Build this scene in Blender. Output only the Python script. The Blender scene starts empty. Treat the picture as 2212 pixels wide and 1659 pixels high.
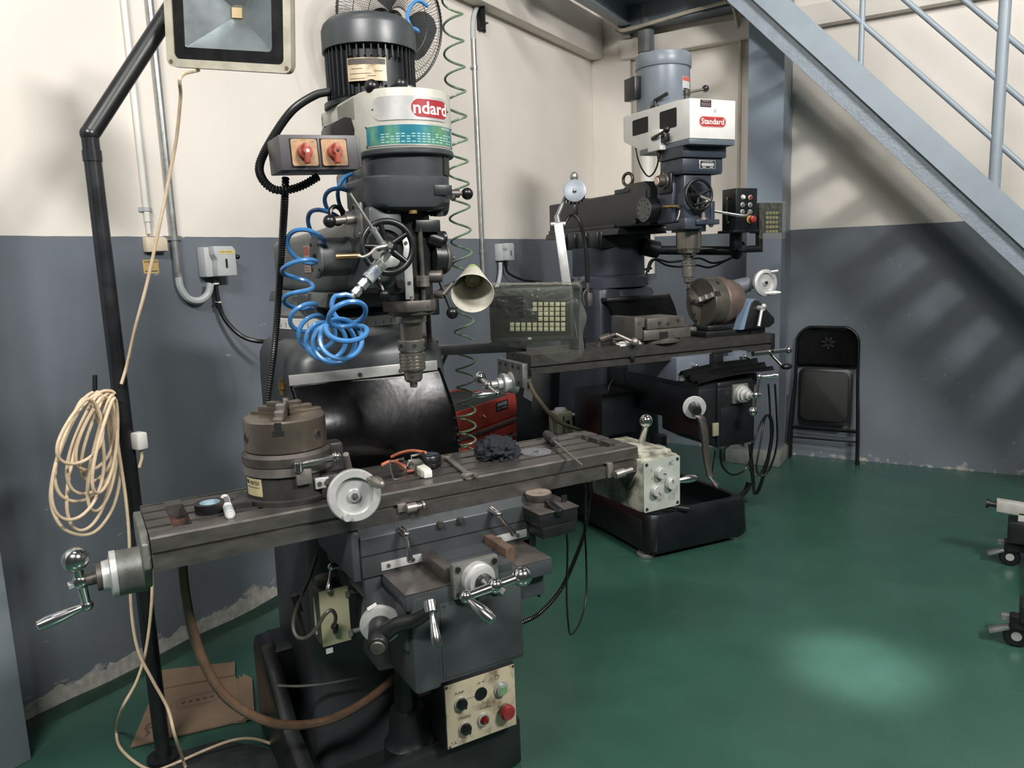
import bpy, bmesh, math, random
from mathutils import Vector, Matrix, Euler
random.seed(7)
PI = math.pi
scene = bpy.context.scene
COL = scene.collection

# ---------------------------------------------------------------- camera
F_PX, W_PX, H_PX = 1672.0, 2212.0, 1659.0
PITCH, ROLL, YAW = math.radians(9.12), math.radians(2.14), math.radians(31.3)
EYE = Vector((0, 0, 1.55))
fwd = Vector((-math.sin(YAW) * math.cos(PITCH), math.cos(YAW) * math.cos(PITCH), -math.sin(PITCH)))
right0 = Vector((math.cos(YAW), math.sin(YAW), 0))
down0 = fwd.cross(right0)
cr, sr = math.cos(ROLL), math.sin(ROLL)
right = cr * right0 + sr * down0
down = -sr * right0 + cr * down0
cam_data = bpy.data.cameras.new('camera')
cam_data.sensor_fit = 'HORIZONTAL'
cam_data.sensor_width = 36.0
cam_data.lens = F_PX / W_PX * 36.0
cam_data.clip_start = 0.05
cam = bpy.data.objects.new('camera', cam_data)
COL.objects.link(cam)
m3 = Matrix((right, -down, -fwd)).transposed()
cam.matrix_world = Matrix.Translation(EYE) @ m3.to_4x4()
scene.camera = cam

# ---------------------------------------------------------------- light and exposure
scene.view_settings.view_transform = 'Standard'
scene.view_settings.look = 'None'
scene.view_settings.gamma = 1.0
scene.view_settings.use_curve_mapping = False
scene.view_settings.exposure = 0.0
world = bpy.data.worlds.new('world')
scene.world = world
world.use_nodes = True
bgn = world.node_tree.nodes['Background']
bgn.inputs[0].default_value = (0.70, 0.74, 0.76, 1)
bgn.inputs[1].default_value = 0.075

def area_light(name, loc, target, sx, sy, power, color=(1, 0.97, 0.92)):
    l = bpy.data.lights.new(name, 'AREA')
    l.shape = 'RECTANGLE'; l.size = sx; l.size_y = sy
    l.energy = power; l.color = color
    o = bpy.data.objects.new(name, l); COL.objects.link(o)
    o.location = loc
    o.rotation_euler = (Vector(target) - Vector(loc)).to_track_quat('-Z', 'Y').to_euler()
    return o
area_light('ceiling_lamp_near', (2.4, 1.3, 4.0), (-1.7, 2.6, 1.2), 1.2, 0.4, 240, (1, 0.98, 0.955))
area_light('ceiling_lamp_behind', (-0.2, -1.2, 4.0), (-2.3, 1.9, 0.8), 1.2, 0.3, 165, (1, 0.98, 0.955))
area_light('ceiling_lamp_left', (-1.3, 0.7, 4.6), (-2.6, 1.6, 2.2), 1.0, 0.3, 15, (1, 0.98, 0.955))
area_light('ceiling_lamp_right', (-0.1, 3.1, 4.1), (-0.6, 6.0, 2.2), 0.8, 0.15, 40, (1.0, 0.98, 0.95))
sp = bpy.data.lights.new('added_glare_spot', 'SPOT')  # added spot, its pale pool stands in for glare on the floor
sp.energy = 1700; sp.spot_size = math.radians(8.5); sp.spot_blend = 1.0; sp.shadow_soft_size = 0.08
sp.color = (1.0, 0.86, 0.9)
spo = bpy.data.objects.new('added_glare_spot', sp); COL.objects.link(spo)
spo.location = (0.25, 2.75, 4.4)
spo.rotation_euler = (Vector((-0.33, 2.95, 0)) - spo.location).to_track_quat('-Z', 'Y').to_euler()

# ---------------------------------------------------------------- survey: photo point + known plane -> world point
def ray(x, y):
    return right * ((x - W_PX / 2) / F_PX) + down * ((y - H_PX / 2) / F_PX) + fwd
def atx(x, y, X):
    d = ray(x, y); return EYE + d * ((X - EYE.x) / d.x)
def aty(x, y, Y):
    d = ray(x, y); return EYE + d * ((Y - EYE.y) / d.y)
def atz(x, y, Z):
    d = ray(x, y); return EYE + d * ((Z - EYE.z) / d.z)
class Frame:
    def __init__(s, o, rz):
        s.m = Matrix.Translation(o) @ Matrix.Rotation(rz, 4, 'Z'); s.i = s.m.inverted()
        s.c = s.i @ EYE; s.o = Vector(o); s.rz = rz
    def on(s, ax, v, x, y):
        d = s.i.to_3x3() @ ray(x, y)
        return s.c + d * ((v - s.c[ax]) / d[ax])
    def X(s, v, x, y): return s.on(0, v, x, y)
    def Y(s, v, x, y): return s.on(1, v, x, y)
    def Z(s, v, x, y): return s.on(2, v, x, y)

# ---------------------------------------------------------------- materials
MATS = {}
def mat(name, col, rough=0.5, metal=0.0, var=0.12, scale=9.0, bump=0.0, rvar=0.1, col2=None, amount=0.5,
        spec=0.5, stretch=(1, 1, 1), detail=4.0, trans=0.0, coat=0.0, emis=None, estr=0.0):
    if name in MATS: return MATS[name]
    m = bpy.data.materials.new(name); m.use_nodes = True
    nt = m.node_tree; N = nt.nodes; L = nt.links
    b = N['Principled BSDF']
    tc = N.new('ShaderNodeTexCoord'); mp = N.new('ShaderNodeMapping'); mp.inputs['Scale'].default_value = stretch
    L.new(tc.outputs['Object'], mp.inputs[0])
    nz = N.new('ShaderNodeTexNoise'); nz.inputs['Scale'].default_value = scale; nz.inputs['Detail'].default_value = detail
    nz.inputs['Roughness'].default_value = 0.6
    L.new(mp.outputs[0], nz.inputs['Vector'])
    rp = N.new('ShaderNodeValToRGB')
    c2 = col2 if col2 else tuple(max(0, c * (1 - 2 * var)) for c in col)
    c1 = col if col2 else tuple(min(1, c * (1 + var)) for c in col)
    rp.color_ramp.elements[0].color = (*c2, 1); rp.color_ramp.elements[1].color = (*c1, 1)
    rp.color_ramp.elements[0].position = 0.5 - amount * 0.5 if not col2 else max(0, amount - 0.12)
    rp.color_ramp.elements[1].position = 0.5 + amount * 0.5 if not col2 else min(1, amount + 0.12)
    L.new(nz.outputs['Fac'], rp.inputs[0]); L.new(rp.outputs[0], b.inputs['Base Color'])
    mr = N.new('ShaderNodeMapRange'); mr.inputs['To Min'].default_value = max(0.02, rough - rvar); mr.inputs['To Max'].default_value = min(1, rough + rvar)
    L.new(nz.outputs['Fac'], mr.inputs[0]); L.new(mr.outputs[0], b.inputs['Roughness'])
    b.inputs['Metallic'].default_value = metal
    b.inputs['Specular IOR Level'].default_value = spec
    if trans: b.inputs['Transmission Weight'].default_value = trans
    if coat: b.inputs['Coat Weight'].default_value = coat
    if emis: b.inputs['Emission Color'].default_value = (*emis, 1); b.inputs['Emission Strength'].default_value = estr
    if bump:
        bp = N.new('ShaderNodeBump'); bp.inputs['Strength'].default_value = bump; bp.inputs['Distance'].default_value = 0.004
        n2 = N.new('ShaderNodeTexNoise'); n2.inputs['Scale'].default_value = scale * 7; L.new(mp.outputs[0], n2.inputs['Vector'])
        L.new(n2.outputs['Fac'], bp.inputs['Height']); L.new(bp.outputs[0], b.inputs['Normal'])
    MATS[name] = m
    return m
def s2l(r, g, b):
    f = lambda c: (c / 255 / 12.92) if c / 255 <= 0.04045 else ((c / 255 + 0.055) / 1.055) ** 2.4
    return (f(r), f(g), f(b))

GREY = mat('machine_grey_paint', s2l(59, 63, 65), 0.38, var=0.16, scale=6, bump=0.05)
DARK = mat('machine_dark_paint', s2l(31, 34, 35), 0.36, var=0.2, scale=7, bump=0.05)
BLUEGREY = mat('machine_blue_grey_paint', s2l(54, 61, 71), 0.38, var=0.15, scale=6, bump=0.05)
BLACK = mat('black_plastic', s2l(18, 19, 20), 0.35, var=0.2, scale=20)
BLACKP = mat('black_paint', s2l(24, 25, 26), 0.4, var=0.2, scale=12)
RUBBER = mat('black_rubber', s2l(20, 21, 23), 0.3, var=0.35, scale=5, bump=0.2, rvar=0.15)
STEEL = mat('ground_steel', s2l(150, 144, 138), 0.42, metal=0.75, var=0.2, scale=14, rvar=0.12)
DSTEEL = mat('dark_steel', s2l(96, 91, 86), 0.45, metal=0.6, var=0.3, scale=12, rvar=0.12)
TABLE = mat('oiled_table_steel', s2l(112, 107, 103), 0.36, metal=0.75, var=0.14, scale=24, stretch=(0.7, 1.6, 1.6), rvar=0.14)
TABLED = mat('dark_table_steel', s2l(80, 78, 74), 0.4, metal=0.6, var=0.14, scale=24, stretch=(0.7, 1.6, 1.6), rvar=0.12)
CHROME = mat('polished_steel', s2l(205, 205, 203), 0.16, metal=1.0, var=0.06, scale=10, rvar=0.06)
ALU = mat('brushed_aluminium', s2l(196, 196, 193), 0.36, metal=0.45, var=0.1, scale=16)
CASTALU = mat('cast_grey_metal', s2l(120, 122, 116), 0.5, metal=0.5, var=0.25, scale=16, bump=0.1)
CREAM = mat('aged_cream_enamel', s2l(178, 176, 164), 0.4, var=0.12, scale=8)
OFFW = mat('off_white_enamel', s2l(214, 213, 208), 0.4, var=0.05, scale=8)
RED = mat('red_enamel', s2l(160, 62, 52), 0.42, var=0.12, scale=7)
REDB = mat('red_button_plastic', s2l(142, 46, 44), 0.3, var=0.1, scale=20)
REDK = mat('faded_red_plastic', s2l(158, 74, 60), 0.45, var=0.15, scale=25)
COPPER = mat('worn_copper_plate', s2l(190, 155, 122), 0.3, metal=0.35, var=0.14, scale=25)
BRASS = mat('brass', s2l(170, 140, 95), 0.35, metal=0.8, var=0.15, scale=25)
GREENB = mat('green_button_plastic', s2l(120, 160, 110), 0.35, var=0.1, scale=20)
WHITE = mat('white_plastic', s2l(214, 212, 205), 0.45, var=0.04, scale=10)
IVORY = mat('ivory_plastic', s2l(205, 192, 168), 0.45, var=0.06, scale=10)
LGREY = mat('light_grey_plastic', s2l(176, 180, 180), 0.45, var=0.05, scale=10)
GALV = mat('galvanised_steel', s2l(158, 160, 158), 0.35, metal=0.7, var=0.12, scale=30)
CORD = mat('cream_cord', s2l(208, 186, 156), 0.55, var=0.1, scale=40)
BLUEH = mat('blue_hose', s2l(62, 120, 174), 0.28, var=0.06, scale=10, coat=0.3)
GREENH = mat('green_hose', s2l(98, 122, 96), 0.35, var=0.25, scale=20)
BROWNH = mat('brown_hose', s2l(100, 77, 61), 0.3, var=0.2, scale=20, coat=0.3)
INK = mat('black_ink', s2l(30, 30, 30), 0.6, var=0.1)
WINK = mat('white_ink', s2l(226, 222, 214), 0.5, var=0.03)
STEELBLUE = mat('blue_grey_steel_paint', s2l(136, 147, 155), 0.4, var=0.07, scale=5, bump=0.04)
HOLE = mat('black_recess', s2l(10, 10, 11), 0.7, var=0.2)

# ---------------------------------------------------------------- mesh builder
def frame_from(axis):
    w = Vector(axis).normalized()
    u = w.orthogonal().normalized(); v = w.cross(u)
    return u, v, w
def spline(pts, n):
    P = [Vector(p) for p in pts]
    if len(P) == 2: return [P[0].lerp(P[1], i / n) for i in range(n + 1)]
    Q = [2 * P[0] - P[1]] + P + [2 * P[-1] - P[-2]]
    out = []
    for i in range(1, len(Q) - 2):
        a, b, c, d = Q[i - 1:i + 3]
        for k in range(n):
            t = k / n
            out.append(0.5 * ((2 * b) + (c - a) * t + (2 * a - 5 * b + 4 * c - d) * t * t + (3 * b - a - 3 * c + d) * t ** 3))
    out.append(P[-1])
    return out
def smooth01(t): return t * t * (3 - 2 * t)
class MB:
    def __init__(s): s.bm = bmesh.new()
    def _bev(s, verts, bev, seg=2):
        es = list({e for v in verts for e in v.link_edges})
        bmesh.ops.bevel(s.bm, geom=es, offset=bev, segments=seg, profile=0.5, affect='EDGES', clamp_overlap=True)
    def box(s, x0, x1, y0, y1, z0, z1, bev=0.0, seg=2, M=None):
        x0, x1 = min(x0, x1), max(x0, x1); y0, y1 = min(y0, y1), max(y0, y1); z0, z1 = min(z0, z1), max(z0, z1)
        m = Matrix.Translation(((x0 + x1) / 2, (y0 + y1) / 2, (z0 + z1) / 2)) @ Matrix.Diagonal((x1 - x0, y1 - y0, z1 - z0, 1))
        if M is not None: m = M @ m
        r = bmesh.ops.create_cube(s.bm, size=1.0, matrix=m)
        if bev: s._bev(r['verts'], bev, seg)
        return s
    def rings(s, rings, cap0=True, cap1=True, closed=True, loop=False):
        R = [[s.bm.verts.new(p) for p in r] for r in rings]
        n = len(R[0])
        pairs = list(zip(R[:-1], R[1:])) + ([(R[-1], R[0])] if loop else [])
        for a, b in pairs:
            for i in range(n if closed else n - 1):
                j = (i + 1) % n
                try: s.bm.faces.new((a[i], a[j], b[j], b[i]))
                except ValueError: pass
        if not loop and closed:
            if cap0: s.bm.faces.new(list(reversed(R[0])))
            if cap1: s.bm.faces.new(R[-1])
        return s
    def lathe(s, p, axis, prof, seg=28, caps=True, u=None):
        p = Vector(p); U, V, W = frame_from(axis)
        if u is not None:
            U = Vector(u); U = (U - W * U.dot(W)).normalized(); V = W.cross(U)
        rs = []
        for d, r in prof:
            r = max(r, 1e-5)
            rs.append([p + W * d + U * (r * math.cos(2 * PI * i / seg)) + V * (r * math.sin(2 * PI * i / seg)) for i in range(seg)])
        return s.rings(rs, caps, caps)
    def cyl(s, p0, p1, r0, r1=None, seg=20, ch=0.0):
        p0, p1 = Vector(p0), Vector(p1); L = (p1 - p0).length
        r1 = r0 if r1 is None else r1
        if ch: pr = [(0, r0 - ch), (ch, r0), (L - ch, r1), (L, r1 - ch)]
        else: pr = [(0, r0), (L, r1)]
        return s.lathe(p0, p1 - p0, pr, seg)
    def hexa(s, p0, p1, r): return s.cyl(p0, p1, r, seg=6)
    def sphere(s, c, r, seg=20, sc=(1, 1, 1)):
        m = Matrix.Translation(c) @ Matrix.Diagonal((*sc, 1))
        bmesh.ops.create_uvsphere(s.bm, u_segments=seg, v_segments=max(6, seg // 2), radius=r, matrix=m)
        return s
    def torus(s, c, axis, R, r, seg=40, seg2=10, arc=None):
        U, V, W = frame_from(axis); c = Vector(c); rs = []
        for i in range(seg):
            a = 2 * PI * i / seg; d = U * math.cos(a) + V * math.sin(a)
            rs.append([c + d * (R + r * math.cos(2 * PI * j / seg2)) + W * (r * math.sin(2 * PI * j / seg2)) for j in range(seg2)])
        return s.rings(rs, loop=True)
    def tube(s, pts, r, n=8, seg=8, raw=False, rf=None):
        P = [Vector(p) for p in pts] if raw else spline(pts, n)
        T = []
        for i in range(len(P)):
            a = P[max(0, i - 1)]; b = P[min(len(P) - 1, i + 1)]
            t = (b - a); T.append(t.normalized() if t.length > 1e-9 else Vector((0, 0, 1)))
        u = T[0].orthogonal().normalized(); rs = []
        for i, p in enumerate(P):
            u = (u - T[i] * u.dot(T[i])); u = u.normalized() if u.length > 1e-6 else T[i].orthogonal().normalized()
            v = T[i].cross(u); rr = rf(i / (len(P) - 1), i) if rf else r
            rs.append([p + u * (rr * math.cos(2 * PI * k / seg)) + v * (rr * math.sin(2 * PI * k / seg)) for k in range(seg)])
        return s.rings(rs)
    def corrugated(s, pts, r, pitch=0.006, seg=10):
        P = spline(pts, 60)
        L = [0]
        for a, b in zip(P[:-1], P[1:]): L.append(L[-1] + (b - a).length)
        n = int(L[-1] / (pitch / 2)); out = []; k = 0
        for i in range(n + 1):
            d = L[-1] * i / n
            while k < len(L) - 2 and L[k + 1] < d: k += 1
            t = (d - L[k]) / max(1e-9, L[k + 1] - L[k]); out.append(P[k].lerp(P[k + 1], min(1, t)))
        return s.tube(out, r, raw=True, seg=seg, rf=lambda t, i: r if i % 2 else r * 0.74)
    def prism(s, poly, org, u, v, w, depth, bev=0.0):
        org, u, v, w = Vector(org), Vector(u), Vector(v), Vector(w)
        a = [s.bm.verts.new(org + u * p[0] + v * p[1]) for p in poly]
        b = [s.bm.verts.new(org + u * p[0] + v * p[1] + w * depth) for p in poly]
        n = len(poly)
        f = [s.bm.faces.new(list(reversed(a))), s.bm.faces.new(b)]
        for i in range(n):
            j = (i + 1) % n; f.append(s.bm.faces.new((a[i], a[j], b[j], b[i])))
        bmesh.ops.recalc_face_normals(s.bm, faces=f)
        if bev: s._bev(a + b, bev)
        return s
    def loft(s, secs, cap=True): return s.rings(secs, cap, cap)
    def quad(s, a, b, c, d):
        s.bm.faces.new([s.bm.verts.new(p) for p in (a, b, c, d)]); return s
    def grid(s, fn, nu, nv, th=0.0, off=Vector((0, 0, 1))):
        V = [[s.bm.verts.new(fn(i / nu, j / nv)) for j in range(nv + 1)] for i in range(nu + 1)]
        fs = []
        for i in range(nu):
            for j in range(nv):
                fs.append(s.bm.faces.new((V[i][j], V[i + 1][j], V[i + 1][j + 1], V[i][j + 1])))
        if th: bmesh.ops.solidify(s.bm, geom=fs, thickness=th)
        return s
    def text(s, body, size, fn, extrude=0.0003, align='CENTER', bold=False, width=None):
        c = bpy.data.curves.new('t', 'FONT'); c.body = body; c.size = size; c.align_x = align; c.align_y = 'CENTER'
        c.resolution_u = 3
        if bold: c.offset = size * 0.018
        o = bpy.data.objects.new('t', c); COL.objects.link(o)
        bpy.context.view_layer.update()
        me = bpy.data.meshes.new_from_object(o.evaluated_get(bpy.context.evaluated_depsgraph_get()))
        xs = [v.co.x for v in me.vertices]
        k = 1.0
        if width and xs: k = width / (max(xs) - min(xs))
        for v in me.vertices:
            v.co = fn(v.co.x * k, v.co.y)
        s.bm.from_mesh(me)
        bpy.data.objects.remove(o); bpy.data.curves.remove(c); bpy.data.meshes.remove(me)
        return s
    def xf(s, M):
        bmesh.ops.transform(s.bm, matrix=M, verts=s.bm.verts); return s
def rrect(x0, x1, y0, y1, z, r, n=4):
    pts = []
    for cx, cy, a0 in ((x1 - r, y1 - r, 0), (x0 + r, y1 - r, 90), (x0 + r, y0 + r, 180), (x1 - r, y0 + r, 270)):
        for k in range(n + 1):
            a = math.radians(a0 + 90 * k / n); pts.append(Vector((cx + r * math.cos(a), cy + r * math.sin(a), z)))
    return pts
def plane_fn(org, u, v, lift=0.0):
    org, u, v = Vector(org), Vector(u).normalized(), Vector(v).normalized(); w = u.cross(v) * lift
    return lambda x, y: org + u * x + v * y + w

# ---------------------------------------------------------------- objects
def part(name, mb, m, parent=None, angle=35, label=None, kind=None):
    bm = mb.bm
    bmesh.ops.recalc_face_normals(bm, faces=bm.faces)
    me = bpy.data.meshes.new(name); bm.to_mesh(me); bm.free()
    me.materials.append(m)
    me.shade_smooth(); me.set_sharp_from_angle(angle=math.radians(angle))
    o = bpy.data.objects.new(name, me); COL.objects.link(o)
    if parent: o.parent = parent
    if label: o['label'] = label
    if kind: o['kind'] = kind
    return o
def tag(o, label, cat, group=None):
    o['label'] = label; o['category'] = cat
    if group: o['group'] = group
    return o
def thing(name, label, cat, loc=(0, 0, 0), rz=0.0, group=None):
    o = bpy.data.objects.new(name, None); COL.objects.link(o)
    o.empty_display_size = 0.1
    o.location = loc; o.rotation_euler = (0, 0, rz)
    return tag(o, label, cat, group)
def struct(name, mb, m, parent=None, angle=35):
    o = part(name, mb, m, parent, angle)
    if not parent: o['kind'] = 'structure'
    return o
def ball_crank(parent, hub, arm, out, La, Lb, rb=0.016, grip_len=0.085, name='ball_crank', scale=1.25):
    """three-ball machine handle: hub ball, a ball on one end, a turned grip on the other"""
    hub, arm, out = Vector(hub), Vector(arm).normalized(), Vector(out).normalized()
    m = MB(); s = scale
    m.sphere(hub, 0.015 * s); m.hexa(hub, hub + out * 0.022 * s, 0.008 * s)
    m.cyl(hub, hub + arm * La, 0.0095 * s, 0.008 * s, 14); m.cyl(hub, hub - arm * Lb, 0.0095 * s, 0.0085 * s, 14)
    m.sphere(hub - arm * Lb, rb); m.sphere(hub + arm * La, 0.012 * s)
    o = part(name, m, CHROME, parent)
    e = hub + arm * La
    g = MB().lathe(e, out, [(0.008 * s, 0.006 * s), (0.016 * s, 0.0075 * s), (grip_len * 0.55, 0.0115 * s), (grip_len * 0.8, 0.0118 * s), (grip_len * 0.97, 0.0095 * s), (grip_len, 0.004 * s)], 18)
    part('grip', g, CHROME, o)
    return o
def lever(parent, p0, d, p1, L, m=None):
    """small clamp lever: boss along d from p0, bent arm down to p1"""
    p0, d, p1 = Vector(p0), Vector(d).normalized(), Vector(p1)
    b = MB(); e = p0 + d * L
    b.cyl(p0, e, 0.009, ch=0.001); b.sphere(e, 0.0095)
    b.tube([e, e.lerp(p1, 0.4), e.lerp(p1, 0.75), p1], 0.005, rf=lambda t, i: 0.0042 + 0.0040 * smooth01(max(0, (t - 0.35) / 0.65)), seg=10)
    b.sphere(p1, 0.0082)
    return part('clamp_lever', b, m or CHROME, parent)
def islands(bm):
    """groups of vertices that form one solid piece (touching pieces are one)"""
    bm.verts.ensure_lookup_table(); seen = set(); out = []
    for v in bm.verts:
        if v.index in seen: continue
        st_ = [v]; comp = []
        seen.add(v.index)
        while st_:
            a = st_.pop(); comp.append(a)
            for e in a.link_edges:
                b_ = e.other_vert(a)
                if b_.index not in seen: seen.add(b_.index); st_.append(b_)
        out.append(comp)
    boxes = [[Vector([min(v.co[i] for v in c) for i in range(3)]), Vector([max(v.co[i] for v in c) for i in range(3)]), c] for c in out]
    ch = True
    while ch:
        ch = False
        for i in range(len(boxes)):
            for j in range(i + 1, len(boxes)):
                A, B = boxes[i], boxes[j]
                if all(A[0][k] <= B[1][k] + 2e-4 and B[0][k] <= A[1][k] + 2e-4 for k in range(3)):
                    boxes[i] = [Vector([min(A[0][k], B[0][k]) for k in range(3)]), Vector([max(A[1][k], B[1][k]) for k in range(3)]), A[2] + B[2]]
                    boxes.pop(j); ch = True; break
            if ch: break
    return [b_[2] for b_ in boxes]
def parts(name, mb, m, parent, angle=35, label=None):
    """every separate piece in the builder becomes a part of its own"""
    bm = mb.bm; bm.verts.index_update()
    res = []
    for comp in islands(bm):
        nb = MB(); mp = {v: nb.bm.verts.new(v.co) for v in comp}
        fs = {f for v in comp for f in v.link_faces}
        for f in fs:
            nb.bm.faces.new([mp[v] for v in f.verts])
        res.append(part(name, nb, m, parent, angle, label))
    bm.free()
    return res
# ================================================================ ROOM
def wall_mat():
    m = bpy.data.materials.new('two_tone_wall_paint'); m.use_nodes = True
    nt = m.node_tree; N = nt.nodes; L = nt.links; b = N['Principled BSDF']
    tc = N.new('ShaderNodeTexCoord'); sx = N.new('ShaderNodeSeparateXYZ'); L.new(tc.outputs['Object'], sx.inputs[0])
    def noise(sc, det=4, stretch=None):
        n = N.new('ShaderNodeTexNoise'); n.inputs['Scale'].default_value = sc; n.inputs['Detail'].default_value = det
        if stretch:
            mp = N.new('ShaderNodeMapping'); mp.inputs['Scale'].default_value = stretch
            L.new(tc.outputs['Object'], mp.inputs[0]); L.new(mp.outputs[0], n.inputs['Vector'])
        else: L.new(tc.outputs['Object'], n.inputs['Vector'])
        return n.outputs['Fac']
    def math_(op, a, bb):
        n = N.new('ShaderNodeMath'); n.operation = op
        for i, v in enumerate((a, bb)):
            if isinstance(v, (int, float)): n.inputs[i].default_value = v
            else: L.new(v, n.inputs[i])
        return n.outputs[0]
    def ramp(f, p0, c0, p1, c1):
        r = N.new('ShaderNodeValToRGB'); r.color_ramp.elements[0].position = p0; r.color_ramp.elements[1].position = p1
        r.color_ramp.elements[0].color = (*c0, 1); r.color_ramp.elements[1].color = (*c1, 1); L.new(f, r.inputs[0]); return r.outputs[0]
    def mix(f, a, c):
        n = N.new('ShaderNodeMix'); n.data_type = 'RGBA'; L.new(f, n.inputs['Factor'])
        for s, v in ((n.inputs['A'], a), (n.inputs['B'], c)):
            if isinstance(v, tuple): s.default_value = (*v, 1)
            else: L.new(v, s)
        return n.outputs['Result']
    cream = ramp(noise(2.2), 0.35, s2l(216, 209, 199), 0.65, s2l(223, 216, 207))
    grey = ramp(noise(2.6), 0.3, s2l(98, 105, 112), 0.7, s2l(107, 114, 121))
    # scuffs and a few dry marks on the grey paint
    sc = math_('GREATER_THAN', noise(34, 2, (1, 0.35, 1)), 0.745)
    grey = mix(sc, grey, s2l(140, 145, 148))
    # worn, flaking paint along the foot of the wall
    h = math_('MULTIPLY', sx.outputs['Z'], 2.3)
    wn = math_('SUBTRACT', math_('ADD', math_('MULTIPLY', noise(7, 6), 0.6), math_('MULTIPLY', noise(22, 5, (1, 0.5, 1)), 0.75)), h)
    wn = math_('SUBTRACT', wn, math_('MULTIPLY', math_('GREATER_THAN', sx.outputs['Y'], 5.5), 0.40))
    low = math_('GREATER_THAN', math_('ADD', math_('MULTIPLY', noise(16, 4), 0.09), 0.045), sx.outputs['Z'])
    wn = math_('ADD', wn, math_('MULTIPLY', low, 0.22))
    wear = ramp(wn, 0.50, (0, 0, 0), 0.62, (1, 1, 1))
    grey = mix(wear, grey, ramp(noise(40), 0.3, s2l(150, 148, 142), 0.7, s2l(182, 180, 172)))
    edge = math_('ADD', sx.outputs['Z'], math_('MULTIPLY', math_('SUBTRACT', noise(9, 2), 0.5), 0.006))
    top = math_('GREATER_THAN', edge, 1.69)
    col = mix(top, grey, cream); L.new(col, b.inputs['Base Color'])
    b.inputs['Roughness'].default_value = 0.5; b.inputs['Specular IOR Level'].default_value = 0.35
    bp = N.new('ShaderNodeBump'); bp.inputs['Strength'].default_value = 0.12; bp.inputs['Distance'].default_value = 0.01
    L.new(noise(5, 5), bp.inputs['Height']); L.new(bp.outputs[0], b.inputs['Normal'])
    return m
WALL = wall_mat()
CREAMW = mat('cream_wall_paint', s2l(219, 212, 203), 0.6, var=0.04, scale=3)
DECK = mat('dark_deck_paint', s2l(124, 134, 142), 0.5, var=0.1, scale=5)
FLOOR = mat('green_floor_paint', s2l(50, 85, 73), 0.26, var=0.1, scale=2.5, rvar=0.1, bump=0.03, spec=0.5, detail=6)
CURB = mat('dark_green_floor_paint', s2l(34, 56, 46), 0.35, var=0.2, scale=8)
CONC = mat('worn_concrete', s2l(150, 150, 144), 0.8, var=0.2, scale=14, bump=0.2)

struct('floor', MB().box(-2.9, 4.5, -1.5, 6.2, -0.1, 0.0), FLOOR)
struct('wall_left', MB().box(-2.92, -2.77, -1.5, 6.17, 0, 4.4), WALL)
struct('wall_back', MB().box(-2.77, 4.5, 6.02, 6.17, 0, 4.4), WALL)
# painted kerb at the foot of the left wall
def kerb():
    m = MB()
    ys = [0.9 + 0.12 * i for i in range(44)]
    m.rings([[Vector((-2.77, y, 0)), Vector((-2.725 + 0.006 * math.sin(y * 9), y, 0)), Vector((-2.745, y, 0.018 + 0.004 * math.sin(y * 17 + 1))), Vector((-2.77, y, 0.026 + 0.006 * math.sin(y * 11)))] for y in ys])
    return m
struct('baseboard_left', kerb(), CURB)
# pilaster at the picture's left edge
struct('trim_1', MB().box(-2.77, -2.575, 0.55, 1.135, 0, 4.4, 0.004), mat('grey_wall_paint', s2l(138, 148, 157), 0.5, var=0.05, scale=4))
# concrete ledge beam high on the left wall
struct('trim_2', MB().box(-2.77, -2.67, -1.0, 5.97, 3.10, 3.40, 0.008), CREAMW)
# corner pier and back-wall ledge
struct('trim_3', MB().box(-2.77, -2.44, 5.97, 6.02, 0, 4.3, 0.004), WALL)
struct('trim_4', MB().box(-2.5, 4.0, 5.93, 6.02, 3.06, 3.2, 0.006), CREAMW)
# steel deck of the landing above
dk = MB().box(-2.5, -1.35, 4.6, 6.0, 3.42, 3.47)
struct('ceiling', dk, DECK)
bmz = MB().box(-2.5, -1.35, 5.86, 5.93, 3.26, 3.42, 0.003).box(-2.5, -1.35, 5.82, 5.97, 3.25, 3.262)
struct('trim_5', bmz, DECK)
ib = MB().box(-2.42, -2.41, 4.6, 5.86, 3.28, 3.42).box(-2.46, -2.37, 4.6, 5.86, 3.268, 3.28)
struct('trim_6', ib, STEELBLUE)
# steel column on its pad
cl = MB().box(-1.455, -1.215, 5.70, 5.712, 0.1, 3.42).box(-1.455, -1.215, 5.955, 5.967, 0.1, 3.42).box(-1.345, -1.325, 5.712, 5.955, 0.1, 3.42)
cl.box(-1.452, -1.440, 5.712, 5.955, 0.1, 3.42).box(-1.230, -1.218, 5.712, 5.955, 0.1, 3.42)
def colmat():
    m = bpy.data.materials.new('two_tone_steel_paint'); m.use_nodes = True
    nt = m.node_tree; N = nt.nodes; L = nt.links; b = N['Principled BSDF']
    tc = N.new('ShaderNodeTexCoord'); sx = N.new('ShaderNodeSeparateXYZ'); L.new(tc.outputs['Object'], sx.inputs[0])
    r = N.new('ShaderNodeValToRGB'); r.color_ramp.interpolation = 'CONSTANT'
    mr = N.new('ShaderNodeMath'); mr.operation = 'DIVIDE'; mr.inputs[1].default_value = 4.0
    L.new(sx.outputs['Z'], mr.inputs[0]); L.new(mr.outputs[0], r.inputs[0])
    r.color_ramp.elements[0].color = (*s2l(104, 111, 119), 1); r.color_ramp.elements[1].color = (*s2l(128, 142, 154), 1)
    r.color_ramp.elements[1].position = 1.67 / 4
    L.new(r.outputs[0], b.inputs['Base Color']); b.inputs['Roughness'].default_value = 0.35
    return m
struct('trim_7', cl, colmat())
struct('trim_8', MB().box(-1.57, -1.18, 5.60, 6.02, 0, 0.1, 0.006), mat('painted_concrete_pad', s2l(118, 124, 116), 0.7, var=0.25, scale=10, bump=0.2))

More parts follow.
